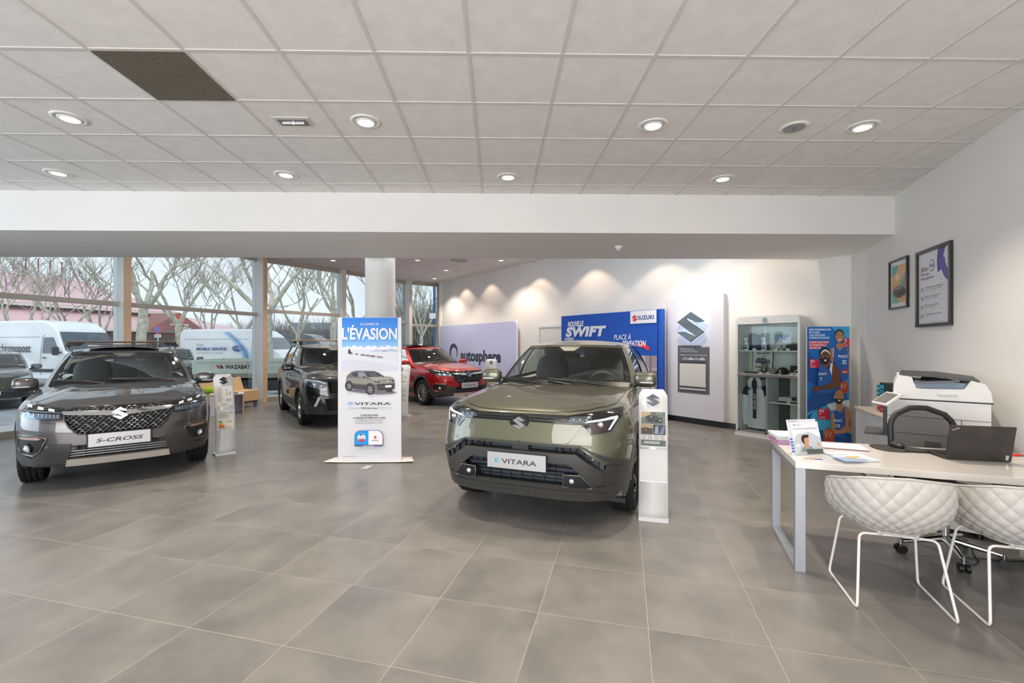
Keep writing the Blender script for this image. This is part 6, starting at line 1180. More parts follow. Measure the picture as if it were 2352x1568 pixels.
for i in range(5):
    a = 2 * PI * i / 5 - .62 + PI; d = Vector((math.cos(a), math.sin(a), 0)); k = MB(); k.tube([d * .03 + Vector((0, 0, .12)), d * .29 + Vector((0, 0, .085))], .02, M_chrome, 8, radii=[.028, .016]); k.build('base_arm', r)
    k = MB(); c = d * .30; n_ = Vector((-d.y, d.x, 0)); k.cyl(c + Vector((0, 0, .06)), c + Vector((0, 0, .095)), .009, n=8, m=M_chrome)
    for sg in (-1, 1): k.cyl(c + n_ * .008 * sg + Vector((0, 0, .03)), c + n_ * .03 * sg + Vector((0, 0, .03)), .03, n=18, m=M_blk)
    k.build('castor', r)
# laptop -----------------------------------------------------------------------
a = dp(2170, 1054); b_ = dp(2322, 1061.5); la = math.atan2(b_.y - a.y, b_.x - a.x); Ml = Matrix.Translation((a.x, a.y, DH + .001)) @ Matrix.Rotation(la, 4, 'Z'); LW = .372
r = thing('laptop', 'Open black laptop on the desk, lid back towards the viewer', 'laptop', M=Ml); M_lp = noisy('laptop_black', '2a2726', '383331', 9, .45); k = MB(); k.rbox(0, LW, 0, .25, 0, .017, mat('262525', .5), .01)
for i in range(14):
    for j in range(5): k.box(.03 + i * .0225, .049 + i * .0225, .06 + j * .022, .078 + j * .022, .017, .0185, M_blk)
k.box(.14, .24, .185, .24, .0172, .0178, mat('343434', .4)); k.build('keyboard_base', r); Mt = Matrix.Rotation(math.radians(11), 4, 'X'); k = MB(); k.prism(rrect(0, LW, .005, .252, .006, 3), -.008, 0, M_lp, 'y', Mt); k.box(.008, LW - .008, .0001, .001, .02, .245, mat('0d1014', .1), Mt); o = k.build('lid', r, bevel=.001)
b = Board(Mt @ Matrix.Translation((0, -.0085, 0)), .0003); b.text('ThinkPad', .016, .212, .011, 'c8c8ca', .045, .01, rot=.45); b.disc(.0325, .232, .0022, 'd2362f'); b.rect(LW - .035, .015, LW - .018, .05, 'bdb8ae'); b.build('logo', o)
# mouse mat and mouse
q = dp(2057, 1030.5); Mq = DM(q, .1); k = MB(); pts = [(.175 * math.cos(t_) + .02 * math.cos(2 * t_), .135 * math.sin(t_) * (1 - .15 * math.cos(t_))) for t_ in [2 * PI * i / 40 for i in range(40)]]; k.prism(pts, 0, .004, mat('34352f', .8), M=Mq); sup(k, (.09, -.085, .0105), (.07, .035, .010), mat('34352f', .8), .7, 8, Mq); tag(k.build('mouse_mat'), 'Dark grey mouse mat with wrist rest on the desk', 'mouse mat')
q2 = dp(2060, 1027, DH + .005); r = thing('computer_mouse', 'Black computer mouse on the dark mat', 'mouse', M=DM(q2, .5, DH + .004)); k = MB(); sup(k, (0, 0, .017), (.032, .055, .02), mat('2a2c2e', .35), .75, 14); k.build('shell', r); k = MB(); k.cyl((-.003, .028, .034), (.003, .028, .034), .009, n=14, m=M_sil); k.build('scroll_wheel', r)
# brochure holder
a = dp(1829, 1046); b_ = dp(1893, 1043); Mh = frame(Vector((a.x, a.y, DH + .001)), b_ - a); hw = (b_ - a).length; r = thing('brochure_holder', 'Clear brochure holder with a leaflet showing a dark-haired woman, near the desk edge', 'brochure holder', M=Mh); Mt = Matrix.Rotation(math.radians(-14), 4, 'X'); k = MB(); cg = mat('dfe6ea', .05, alpha=.22, coat=1); k.box(-.004, hw + .004, -.002, 0, 0, .06, cg, Mt); k.box(-.004, hw + .004, .018, .020, 0, .20, cg, Mt); k.box(-.004, hw + .004, 0, .10, 0, .002, cg); k.build('holder', r)
for i, (du, dv, dy) in enumerate(((-.018, .04, .013), (.0, .0, .004))):
    b = Board(Mt @ Matrix.Translation((du, dy, .002)), .0004); w_ = hw * (1.05 if i == 0 else 1.0); h_ = .255 if i == 0 else .235; b.box(0, w_, 0, .004, 0, h_, mat('e2e4ea', .4), Mt @ Matrix.Translation((du, dy, .002)))
    if i == 0: b.rect(0, 0, w_, h_, 'e6e8ee'); b.emblem(.018, h_ - .012, .006, 'c42a3a'); b.text('SUZUKI', .03, h_ - .016, .008, '34468c', .05, .02); [b.rect(0, .02 + j * .022, w_ * .12, .033 + j * .022, '3c6cc0') for j in range(5)]
    else:
        b.rect(0, 0, w_, h_, 'eceef4'); b.disc(.03, h_ - .02, .006, '5a6fc0'); b.text('autosphere', .04, h_ - .023, .006, '6b7bb8', .05); b.text("La formule qui anticipe l'imprévu", w_ * .5, h_ * .78, .009, '55575c', w_ * .85, .01, al='c'); b.rect(0, 0, w_, h_ * .68, 'c3c9cf'); b.poly([(0, h_ * .4), (w_ * .15, h_ * .62), (w_ * .6, h_ * .68), (w_, h_ * .5), (w_, h_ * .68), (0, h_ * .68)], 'eef0f2'); b.poly([(w_ * .0, 0), (w_ * .15, .02), (w_ * .22, h_ * .3), (w_ * .12, h_ * .36), (0, h_ * .2)], 'e4e6e6')
        b.disc(w_ * .42, h_ * .46, .030, '2b1f1c', .034); b.poly([(w_ * .2, .02), (w_ * .27, h_ * .2), (w_ * .40, h_ * .27), (w_ * .6, h_ * .24), (w_ * .72, h_ * .08), (w_ * .72, .02)], '23242a'); b.poly([(w_ * .36, h_ * .2), (w_ * .38, h_ * .34), (w_ * .52, h_ * .33), (w_ * .52, h_ * .2)], 'c48f70'); b.disc(w_ * .46, h_ * .42, .021, 'cf9d7e', .028)
        for s_ in (-1, 1): b.disc(w_ * .46 + s_ * .008, h_ * .44, .003, '2a1c18', .0014)
        b.disc(w_ * .46, h_ * .385, .006, 'b65c54', .002); b.poly([(w_ * .3, h_ * .44), (w_ * .36, h_ * .6), (w_ * .56, h_ * .6), (w_ * .56, h_ * .53), (w_ * .4, h_ * .5)], '2b1f1c'); b.disc(w_ * .88, h_ * .3, .012, 'd2a487'); b.rect(w_ * .4, .004, w_ * .98, h_ * .16, '4d5752')
    b.build('leaflet', r)
# paper piles
def sheets(name, px, py, wd, dp_, cols, label, cat, rot=0, th=.004, z=DH):
    q = dp(px, py); Mq = DM(q, rot, z); k = MB()
    for i, c in enumerate(cols): j = random.uniform(-.12, .12); Mj = Mq @ Matrix.Rotation(j * .6, 4, 'Z') @ Matrix.Translation((random.uniform(-.006, .006), random.uniform(-.006, .006), 0)); k.box(-wd / 2, wd / 2, -dp_ / 2, dp_ / 2, i * th, (i + .8) * th, mat(c, .6), Mj)
    return tag(k.build(name), label, cat)
sheets('document_folders', 1806, 1014, .20, .27, ['c58fc8', 'd9a6c0', 'e8e2e0', 'c98fd0', 'efece8', 'e6e2de', 'f0eeea', 'd9e0e8', 'f2f0ec'], 'Pile of pink and white document folders at the back left desk corner', 'folders', .1, .0075)
sheets('loose_papers', 1935, 1027, .29, .20, ['6fa3c8', 'e88f78', 'ec9a86', 'f2ebe6', 'f4efea'], 'Loose white papers with coral sheets below, behind the brochures', 'papers', -.05, .0025)
sheets('brochures', 1952, 1051, .22, .25, ['b9bcc4', 'e2e6ee', 'dfe4ee', 'dce1ea', 'e4e8f0'], 'Small stack of brochures lying near the front edge of the desk', 'brochures', .32, .003)
q = dp(1951, 1050.5, DH + .0165); b = Board(DM(q, .32, DH + .0145) @ Matrix.Rotation(-PI / 2, 4, 'X'), .0004); b.text('Partenaires', -.08, .08, .02, '2f4a9c', .13, .02); b.rect(-.10, -.10, .02, .05, 'b9c8e0'); b.poly([(-.02, -.02), (.08, .0), (.09, .04), (.0, .045)], 'c8a55c'); b.bars(-.1, .1, -.11, .0, 5, '8ea6cc', .5)
for i in range(5): b.rect(-.12, -.11 + i * .03, -.10, -.10 + i * .03, '3c6cc0')
tag(b.build('leaflet'), 'Printed blue and white leaflet lying on top of the brochures', 'leaflet')
q = dp(1856, 1053.5); k = MB(); k.box(-.03, .03, -.02, .02, 0, .002, mat('cfc9b8', .5), DM(q, 0)); k.box(-.02, .02, -.012, .012, .002, .0023, mat('8b8676', .5), DM(q, 0)); tag(k.build('business_card'), 'Small pale business card on the desk before the brochure holder', 'card'); q = dp(1876, 1054.5); k = MB(); k.box(-.035, .035, -.012, .012, 0, .002, mat('3f6aa8', .5), DM(q, -.05)); k.box(-.03, .0, -.010, .010, .002, .0023, mat('c86a58', .5), DM(q, -.05)); tag(k.build('sticker'), 'Blue and red sticker lying right of the business card', 'sticker')
q = dp(2343, 1048); r = thing('scissors', 'Scissors with red handles on the desk right of the laptop', 'scissors', M=DM(q, .2)); k = MB()
for dx, dy in ((-.03, .018), (.01, .03)): k.tube([(dx + .03 * math.cos(t_), dy + .017 * math.sin(t_), .006) for t_ in [2 * PI * i / 16 for i in range(16)]], .0055, mat('d6352c', .35), 8, True)
k.build('handles', r); k = MB(); k.box(-.01, .12, -.006, .004, .001, .004, M_sil); k.box(.0, .13, .002, .010, .004, .007, M_sil); k.build('blades', r)
k = MB(); q = dp(2325, 1056); k.tube([Vector((q.x, q.y, DH + .012)) + Vector(v) for v in ((-.02, .02, 0), (.02, .02, .0), (.04, .05, -.004), (.02, .1, -.006), (.1, .22, -.007), (.3, .3, -.007))], .0035, M_blk, 6); tag(k.build('power_cable'), 'Thin black power cable leaving the laptop on the desk', 'cable')
k = MB(); k.tube([Vector(v) for v in ((3.55, 3.5, .01), (3.48, 3.42, .006), (3.40, 3.30, .006), (3.30, 3.24, .006), (3.28, 3.32, .02), (3.38, 3.36, .006), (3.6, 3.3, .006), (3.9, 3.3, .006), (4.0, 3.5, .006))], .0035, M_blk, 6); tag(k.build('floor_cable'), 'Looped black cable on the floor under the desk', 'cable')
# ================================================================ WAITING CORNER
fd = fdir.normalized(); M_bw = mat('d9b88e', .5); M_met = mat('8d8f92', .4, .5)
fr_far = Vector((-6.26, 11.67, 0)); M = frame(fr_far - fd * 1.15, fd); r = thing('bench', 'Beige wooden bench with tall backrests beside the window wall', 'bench', M=M)   # local x along facade, +y to the facade
k = MB(); k.box(0, 1.15, 0, .58, .17, .43, M_bw); k.build('seat_box', r, bevel=.006)
for x0, x1 in ((.0, .54), (.60, 1.15)): k = MB(); k.add([(x0, .52, .43), (x1, .52, .43), (x1 - .03, .60, .74), (x0 + .03, .60, .74), (x0, .56, .43), (x1, .56, .43), (x1 - .03, .64, .74), (x0 + .03, .64, .74)], [(0, 1, 2, 3), (4, 7, 6, 5), (0, 4, 5, 1), (3, 2, 6, 7), (0, 3, 7, 4), (1, 5, 6, 2)], M_bw); k.build('backrest', r, bevel=.008)
k = MB(); k.box(.03, 1.12, .03, .55, .13, .17, M_met); k.build('rail', r)
for x in (.04, 1.05):
    for y in (.03, .49): k = MB(); k.box(x, x + .06, y, y + .06, 0, .13, M_met); k.build('leg', r)
k = MB(); sup(k, tuple(M @ Vector((.10, .34, .502))), (.17, .16, .07), mat('a9c832', .7), .6, 12); tag(k.build('cushion'), 'Lime green cushion on the near end of the bench', 'cushion')
ta, tb_ = fl(482, 955), fl(561, 949.5); M = frame(ta, tb_ - ta); L = (tb_ - ta).length; r = thing('coffee_table', 'Low white table with wooden edges in front of the bench', 'table', M=M); k = MB(); mw = mat('c9a87e', .5); ml = mat('dcdcea', .4)
k.box(0, L, 0, .40, .43, .455, mw); k.box(.0, L, 0, .40, .455, .46, ml); k.build('table_top', r); k = MB(); k.box(L - .03, L, 0, .40, 0, .43, mw); k.box(L - .031, L - .03, .0, .40, 0, .43, ml); k.build('side_panel', r); k = MB(); k.box(0, .03, 0, .40, 0, .43, ml); k.box(.03, .30, .01, .03, 0, .43, ml); k.box(.30, L - .03, .30, .32, 0, .43, mat('b4b6cc', .5)); k.build('leg_panel', r)
for i, lab in enumerate(('Dark pen on the coffee table, the farther of two', 'Dark pen on the coffee table, the nearer of two')): k = MB(); Mt = M @ Matrix.Translation((L * .72, .2 - .13 * i, .467)) @ Matrix.Rotation(.3, 4, 'Z'); k.cyl(Mt @ Vector((-.07, 0, 0)), Mt @ Vector((.07, 0, 0)), .006, n=8, m=mat('2c2c48', .4)); tag(k.build('pen'), lab, 'pen', 'pens on the coffee table')
k = MB(); q = FM2 + Vector((.10, -.33, 0)); k.box(q.x - .05, q.x + .05, q.y - .04, q.y + .04, .35, .42, mat('e6e2de', .5)); tag(k.build('wall_socket'), 'White socket box at the foot of the window pillar behind the bench', 'socket')
# ================================================================ CEILING FITTINGS
Mv = Mg @ Matrix.Translation((0.0, 0.0, H1 - .006)); r = thing('ceiling_vent', 'Square dark perforated metal vent in the ceiling at upper left', 'vent', M=Mv)
k = MB(); k.box(.012, .588, .012, .588, .004, .006, mat('17150f', .9)); k.build('plenum', r)
k = MB(); nn = 34
for i in range(nn + 1): c = .012 + .576 * i / nn; k.box(c - .0035, c + .0035, .012, .588, -.002, .002, mat('7d7768', .5, .3)); k.box(.012, .588, c - .0035, c + .0035, -.003, .001, mat('7d7768', .5, .3))
k.build('perforated_plate', r)
q = fl(674, 278, H1); M = Matrix.Translation((q.x, q.y, H1)) @ Matrix.Rotation(.0194, 4, 'Z'); r = thing('emergency_light', 'Rectangular recessed emergency light between two round downlights', 'emergency light', M=M); k = MB(); k.box(-.15, .15, -.075, .075, -.008, .0, mat('d5d2cc', .5)); k.build('housing', r, bevel=.003); k = MB(); k.box(-.115, .115, -.05, .05, -.014, -.008, mat('9c9a98', .15, .3, coat=1)); k.cyl((-.09, 0, -.018), (.09, 0, -.018), .008, n=10, m=mat('e8eaf0', .2)); k.sphere((0, 0, -.02), .008, mat('ffffff', .3, emit=8), 8); k.build('lamp_cover', r)
q = fl(1824, 292, H1); r = thing('ceiling_speaker', 'Round grey ceiling speaker left of the last downlight', 'speaker', (q.x, q.y, H1)); k = MB(); k.lathe([(.115, 0), (.114, -.006), (.086, -.009)], M_trim, 36); k.build('ring', r); k = MB(); k.lathe([(.086, -.009), (.0005, -.012)], mat('96999b', .6), 32); k.box(-.003, .003, -.02, .02, -.014, -.0115, M_blk); k.build('grille', r)
q = fl(1421, 565, HB); r = thing('motion_sensor', 'Small white motion sensor dome under the beam', 'sensor', (q.x, 6.45, HB)); r.location.x = (1421 - CX) / FPX * 6.45; k = MB(); k.cyl((0, 0, 0), (0, 0, -.035), .055, n=28, m=M_trim); k.build('base', r); k = MB(); k.sphere((0, 0, -.035), .045, mat('c4c4c2', .3), 12, sc=(1, 1, .9)); k.build('lens', r)
def far_light(px, py, lab, pw=190): 
    q = fl(px, py, H2); o = dup(proto); o.location = q; o.rotation_euler = (0, 0, 0); o['label'] = lab; o['group'] = 'small downlights in the far hall ceiling'; spot('far_hall_spot', q - Vector((0, 0, .03)), pw, 2.0, .5)
far_light(765, 597.5, 'Far hall downlight seen left of the round column'); far_light(959, 597, 'Far hall downlight just right of the round column'); far_light(1151, 597.3, 'Far hall downlight right of the round ceiling vent'); far_light(1025, 620, 'Far hall downlight below the round ceiling vent'); far_light(998, 639, 'Far hall downlight nearest the far corner')
q = fl(1054, 597.5, H2); k = MB(); k.lathe([(.26, 0), (.255, -.008), (.2, -.012), (.19, -.004), (.13, -.012), (.12, -.004), (.06, -.012), (.0005, -.008)], mat('a9aaad', .5), 32, Matrix.Translation((q.x, q.y, H2))); tag(k.build('round_ceiling_vent'), 'Round slotted air vent in the far hall ceiling', 'vent')
# wall-washing spots along the back wall (each above one scallop of light)
for px, off, pw in ((1045, .45, 42), (1102, .45, 34), (1205, .55, 50), (1325, .6, 60), (1476, .75, 68), (1600, .8, 42), (1720, .8, 40)):
    p = on_wall(px, off); far = spot('wall_washer_beam', Vector((p.x, p.y, H2 - .03)), pw, 1.75, .25, (1.0, .77, .56))

for X, Y in ((-5.5, 9.3), (-3.3, 9.0), (-1.2, 8.8), (1.0, 8.6), (3.0, 8.2), (-4.4, 11.4)): spot('far_hall_spot', (X, Y, H2 - .03), 200, 1.9, .6)  # extra spots without fittings, added out of sight to raise the hall's light
# ================================================================ OUTSIDE
gm = noisy('asphalt', '93979c', 'a8acb2', 3, .9, .3, 80)
k = MB(); k.box(-140, 60, -40, 170, -.35, -.205, gm); k.build('street_ground', kind='structure')
k = MB(); a0 = FPTS[0] + Vector((-.15, .05, 0)); nL = Vector((-fdir.y, fdir.x, 0)); q0 = a0 + nL * .1; q1 = FM2 + nL * .1
k.prism([(p.x, p.y) for p in (q0, q1, FM3 + nL * .15, FM4 + nL * .3, FM5 + Vector((.2, .6, 0)), FM5 + Vector((-1, 2.4, 0)), FM3 + nL * 2.3, q1 + nL * 1.6, q0 + nL * 1.6)], -.2, -.03, noisy('pavement', 'bcbdbd', 'cfd0cf', 4, .9)); k.build('pavement', kind='structure')
M_wv = mat('f1f4f6', .35, coat=.4); M_wg = mat('3c4a55', .06, coat=1); M_bmp = mat('44474a', .6)
def simple_wheel(r, x, y, R=.34, w=.22):
    k = MB(); k.cyl((x, y - w / 2, R), (x, y + w / 2, R), R, n=28, m=M_rub); s_ = 1 if y > 0 else -1; k.cyl((x, y + s_ * w / 2, R), (x, y + s_ * (w / 2 + .01), R), R * .62, n=24, m=M_sil); k.cyl((x, y + s_ * (w / 2 + .01), R), (x, y + s_ * (w / 2 + .02), R), R * .2, n=16, m=M_bmp); k.build('wheel', r)
def van(label, pos, head, m, L=5.9, H=2.55, letters=None, z0=-.12, name='van'):
    """panel van; local x forward, nose at L"""
    f = Vector((*head, 0)).normalized(); r = thing(name, label, 'van', M=Matrix.Translation((pos[0], pos[1], z0)) @ Matrix(((f.x, -f.y, 0), (f.y, f.x, 0), (0, 0, 1))).to_4x4())
    pr = [(0, .35), (0, H - .25), (.10, H - .03), (1.2, H), (L - 2.1, H), (L - 1.55, H - .10), (L - 1.15, H - .36), (L - .62, 1.42), (L - .25, 1.22), (L - .06, 1.0), (L, .75), (L, .32)]
    k = MB(); n = len(pr); W0, W1 = 1.0, .86
    def wd(z): return interp([(.3, W0 - .03), (.7, W0), (1.2, W0), (H, W1)], z)
    ys = [1, .96, -.96, -1]; rows = []
    for s_, ins in ((1, 0), (.93, .05), (-.93, .05), (-1, 0)):
        rows.append([(x if ins == 0 else x + (.06 if x > L - .1 else (-.03 if x < .1 else 0)), s_ * wd(z), z + (ins if z > .4 else 0)) for x, z in pr])
    vs = [v for row in rows for v in row]
    fs = [(a * n + i, a * n + (i + 1) % n, (a + 1) * n + (i + 1) % n, (a + 1) * n + i) for a in range(3) for i in range(n)]; k.add(vs, fs, m); k.add(rows[0], [tuple(range(n))[::-1]], m); k.add(rows[3], [tuple(range(n))], m); k.build('body', r, bevel=.05, weld=True)
    k = MB(); W2 = lambda z: wd(z) - .07; zt_, zb_ = H - .42, 1.44; xt, xb = L - 1.10 + .02, L - .62 + .02; k.add([(xb + .03, -W2(zb_), zb_), (xb + .03, W2(zb_), zb_), (xt + .05, W2(zt_), zt_), (xt + .05, -W2(zt_), zt_)], [(0, 1, 2, 3)], M_wg); k.build('windshield', r, solid=.02)
    for sg in (1, -1):
        k = MB(); y0, y1 = (wd(1.35) + .012) * sg, (wd(1.95) + .012) * sg; k.add([(L - .80, y0, 1.36), (L - 1.75, y0, 1.36), (L - 1.75, y1, 1.98), (L - 1.22, y1, 1.98)], [(0, 1, 2, 3)], M_wg); k.build('side_window', r, solid=.01)
        k = MB(); sup(k, (L - .72, sg * 1.17, 1.45), (.08, .10, .17), M_bmp, .5, 10); k.box(L - .76, L - .70, min(sg * 1.1, sg * .95), max(sg * 1.1, sg * .95), 1.36, 1.42, M_bmp); k.build('door_mirror', r)
        k = MB(); k.box(.2, L - .1, sg * (W0 + .005) - .008, sg * (W0 + .005) + .008, .62, .74, M_bmp); k.build('side_moulding', r)
        k = MB(); k.tube([(L - 1.85, sg * (wd(z) + .005), z) for z in (.5, .9, 1.4, 2.0)] + [(L - 1.7, sg * (wd(2.05) + .005), 2.08)], .008, mat('8f979c', .5), 5); k.tube([(.3, sg * (wd(1.95) + .004), 2.0), (L - 2.0, sg * (wd(1.95) + .004), 2.0)], .010, mat('a9b1b5', .5), 5); k.box(L - 1.72, L - 1.55, sg * 1.01 - .012, sg * 1.01 + .012, 1.16, 1.2, M_blk); k.build('panel_seams', r)
        k = MB(); k.add([(L + .012, sg * .55, .82), (L + .0, sg * .93, .84), (L - .18, sg * .96, 1.08), (L - .05, sg * .62, 1.02)], [(0, 1, 2, 3)], M_chrome); k.build('headlight', r, solid=.03)
    k = MB(); k.box(L - .02, L + .05, -.9, .9, .32, .62, M_bmp); k.box(L - .01, L + .02, -.5, .5, .72, .95, M_blk); k.build('bumper', r)
    for x in (1.15, L - 1.0):
        for y in (.87, -.87): simple_wheel(r, x, y)
    if letters: letters(r, wd, L, H)
    return r
def side_board(sg, z=1.4, wd=1.0): return Matrix.Translation((0, sg * (wd + .015), 0)) @ (Matrix.Identity(4) if sg < 0 else Matrix.Rotation(PI, 4, 'Z'))
def chrono(r, wd, L, H): b = Board(side_board(-1, wd=.975), .003); b.text('chronopost', 2.62, 1.40, .33, '4a525a', 1.85, .02); b.build('lettering', r)
hd = Vector((.965, -.262, 0)); po = at(236, 790, 18.6) - hd * 6.9
van('White delivery van with dark lettering parked outside, behind the dark grey crossover', (po.x, po.y), (.965, -.262), M_wv, 6.9, 2.62, chrono)
def fordv(r, wd, L, H):
    b = Board(side_board(-1, wd=.96), .004); b.text('FORD', 1.05, 1.62, .14, '8a95ad', .42, 0); b.text('MOBILE SERVICE', 1.05, 1.40, .15, '3f5a94', 1.75, .03); b.text('pour vous servir là où vous êtes', 1.05, 1.22, .09, '8a95ad', 1.55, 0); b.disc(3.45, 1.50, .32, '3a5a9c', .17); b.disc(3.45, 1.50, .29, 'dfe6ea', .145); b.disc(3.45, 1.50, .27, '3a5a9c', .13); b.text('Ford', 3.45, 1.45, .12, 'e6ecf4', .38, .0, .3, 'c')
    for i, c in enumerate(('a8dcf0', '6fb0e0', '4f86c8', '8cc8ea')): b.poly([(2.6 + i * .12 + 1.15 * math.sin(t / 14 * PI * .5), 2.38 - 1.45 * t / 14) for t in range(15)] + [(2.6 + i * .12 + .07 + 1.15 * math.sin(t / 14 * PI * .5), 2.38 - 1.45 * t / 14) for t in range(14, -1, -1)], c)
    b.build('lettering', r)
p = at(414, 790, 25.2); van('White van with blue swoosh and lettering parked outside behind the flatbed', (p.x, p.y + 1), (.995, -.10), M_wv, 6.1, 2.50, fordv)
p = at(672, 790, 29); van('Dark grey van parked farthest outside, seen above the black suv', (p.x - 2.9, p.y + 1.5), (1, -.05), mat('5d6468', .4, coat=.3), 5.4, 2.35)
# flatbed truck ------------------------------------------------------------------
p = at(444, 790, 14.6); f = Vector((.995, .10, 0)).normalized(); r = thing('flatbed_truck', 'Flatbed truck with pale green drop sides just outside the window', 'truck', M=Matrix.Translation((p.x, p.y, -.12)) @ Matrix(((f.x, -f.y, 0), (f.y, f.x, 0), (0, 0, 1))).to_4x4()); M_fb = noisy('pale_green_steel', 'b9c3b8', 'cbd3c8', 3, .6); M_ru = noisy('rusty_rail', '8f8a78', 'a9a48e', 8, .8)
for nm, b_ in (('side_board', (0, 2.0, 0, .04, .75, 1.20)), ('side_board', (2.25, 4.3, 0, .04, .75, 1.20)), ('side_board', (0, 4.3, 1.9, 1.94, .75, 1.20)), ('tail_board', (-.04, 0, 0, 1.94, .75, 1.2))):
    k = MB(); k.box(*b_, M_fb); 
    if nm == 'side_board': k.box(b_[0] + .05, b_[1] - .05, b_[2] - .02, b_[2], b_[4] + .02, b_[4] + .07, M_fb); k.box(b_[0] + .05, b_[1] - .05, b_[2] - .02, b_[2], b_[5] - .07, b_[5] - .02, M_fb)
    k.build(nm, r)
k = MB(); k.box(0, 4.3, 0, 1.94, .62, .75, M_ru); k.box(2.02, 2.22, -.02, .05, .62, 1.24, M_ru); k.box(.2, 5.5, .5, 1.4, .45, .62, M_blk); k.box(.2, 4.0, .05, .2, .20, .55, mat('2c3034', .6)); k.build('chassis', r)
b = Board(Matrix.Translation((0, -.003, 0)), .003); b.text('WAZABAT', .95, .92, .13, '33383c', .78, .03); b.poly([(.68, 1.04), (.76, 1.04), (.82, .93), (.74, .93)], 'c0453c'); b.poly([(.80, 1.04), (.86, 1.04), (.92, .93), (.84, .93)], '33383c'); b.build('lettering', r)
for x in (1.1, 5.0):
    for y in (.12, 1.82): k = MB(); k.cyl((x, y - .12, .36), (x, y + .12, .36), .36, n=28, m=M_rub); k.cyl((x, y - .13, .36), (x, y + .13, .36), .2, n=20, m=mat('9a9d9f', .5)); k.build('wheel', r)
k = MB(); k.prism([(4.5, .5), (4.5, 2.1), (4.7, 2.2), (5.4, 2.15), (6.0, 1.35), (6.25, 1.15), (6.35, .5)], .02, 1.92, M_wv, 'y'); k.prism([(4.7, 1.4), (4.75, 2.0), (5.35, 2.0), (5.8, 1.4)], .0, .02, M_wg, 'y'); k.build('cab', r, bevel=.03)
# parked cars outside ------------------------------------------------------------------
PK = dict(VT); PK['paint'] = paint('slate_metallic', '545a5c', .15, .4); PK['cuts'] = []
def parked(label, pos, fwd):
    P = dict(PK); r, body, bv, cuts, s_ = car_common(P, 'parked_suv', label, Vector((pos[0], pos[1], -.12)), fwd); k = MB(); F = 'front'
    patch(k, bv, F, [(-.78, .66), (-.62, .86), (.62, .86), (.78, .66), (.60, .50), (-.60, .50)], .004, M_blk, .02, .05)
    for j in range(9):
        for i in range(-9, 10):
            y, z = i * .075 + (.037 if j % 2 else 0), .53 + j * .038
            if abs(y) < .60 + (z - .5) * .3: x = project(bv, F, y, z, .01).x; k.tube([(x, y - .028, z), (x + .004, y, z + .008), (x, y + .028, z)], .006, mat('b9b58c', .3, .6), 4)
    k.build('grille', r); k = MB(); patch(k, bv, F, [(-.80, .46), (.80, .46), (.80, .28), (-.80, .28)], .006, M_clad, .02, .06); q = project(bv, F, 0, .42, .02); k.box(q.x, q.x + .01, -.26, .26, .37, .48, mat('d8d8d4', .4)); k.build('bumper', r)
    for sg in (1, -1): k = MB(); patch(k, bv, F, [(y * sg, z) for y, z in [(.60, .84), (.80, .90), (.84, .84), (.72, .78)]], .008, M_drl, .02, .03); k.build('headlight', r)
    h = MB(); patch(h, bv, 'top', [(.72, -.3), (.5, -.66), (-.4, -.74), (-.4, .74), (.5, .66), (.72, .3)], .006, P['paint'], .012, .07, M_blk); h.build('hood', r); carve(body, cuts); return r
parked('Slate suv parked outside at the left frame edge, before the white delivery van', (at(-30, 790, 12.6).x, 12.6), (.74, -.68)).scale = (1, 1, .94); parked('Slate suv parked outside between the dark grey crossover and the flatbed truck', (at(393, 790, 18.0).x, 18.0), (.59, -.81))
# traffic sign, lamps --------------------------------------------------------------------
p = at(362, 790, 24); r = thing('no_parking_sign', 'Round blue and red no parking sign on a pole beyond the crossover', 'road sign', M=Matrix.Translation((p.x, p.y, -.12))); zc = EYE + .12 + 36 / FPX * 24; k = MB(); k.cyl((0, .03, 0), (0, .03, zc), .03, n=10, m=mat('b9bdbf', .5)); k.build('pole', r)
b = Board(Matrix.Translation((0, 0, 0)), .004); b.cyl((0, .01, zc), (0, 0, zc), .225, n=32, m=mat('d5483c', .4)); b.disc(0, zc, .165, '2f7fd0'); q = .155; b.poly([(-q * .8, zc + q * .65), (-q * .6, zc + q * .85), (q * .8, zc - q * .65), (q * .6, zc - q * .85)], 'd5483c'); b.build('disc', r); b = Board(Matrix.Identity(4), .004); b.box(-.17, .17, 0, .01, zc - .42, zc - .27, mat('e9ebec')); b.poly([(-.12, zc - .35), (-.08, zc - .31), (-.08, zc - .33), (.0, zc - .32), (.08, zc - .33), (.08, zc - .31), (.12, zc - .35), (.08, zc - .38), (.08, zc - .36), (-.08, zc - .36), (-.08, zc - .38)], '3a3c40'); b.build('arrow_plate', r)
def lamp(px, py, Z, lab): p = at(px, py, Z); k = MB(); k.tube([(0, 0, 0), (0, 0, p.z)], .08, mat('a9adb0', .6), 8); [k.tube([(0, 0, p.z), (s_ * .6, 0, p.z + .25), (s_ * 1.3, 0, p.z + .25)], .05, mat('a9adb0', .6), 6) for s_ in (1, -1)]; [sup(k, (s_ * 1.5, 0, p.z + .22), (.35, .15, .07), mat('9a9ea2', .6), .6, 6) for s_ in (1, -1)]; tag(k.build('street_lamp', loc=(p.x, p.y, -.12)), lab, 'street lamp', 'double-headed street lamps far outside')
lamp(461, 703, 78, 'Double-headed street lamp in the gap right of the pink roof'); lamp(630, 705, 60, 'Double-headed street lamp seen between pillar and bare tree above the grey van')
p = at(998, 655, 30); r = thing('blue_pole', 'Tall blue pole with a small white sign outside the far corner window', 'pole', (p.x, p.y, -.12)); k = MB(); k.cyl((0, 0, 0), (0, 0, 6), .09, n=12, m=mat('3d5a84', .5)); k.build('pole', r); k = MB(); k.box(-.32, .1, -.12, -.1, 3.4, 3.75, mat('e6e8e8', .5)); k.build('sign', r)
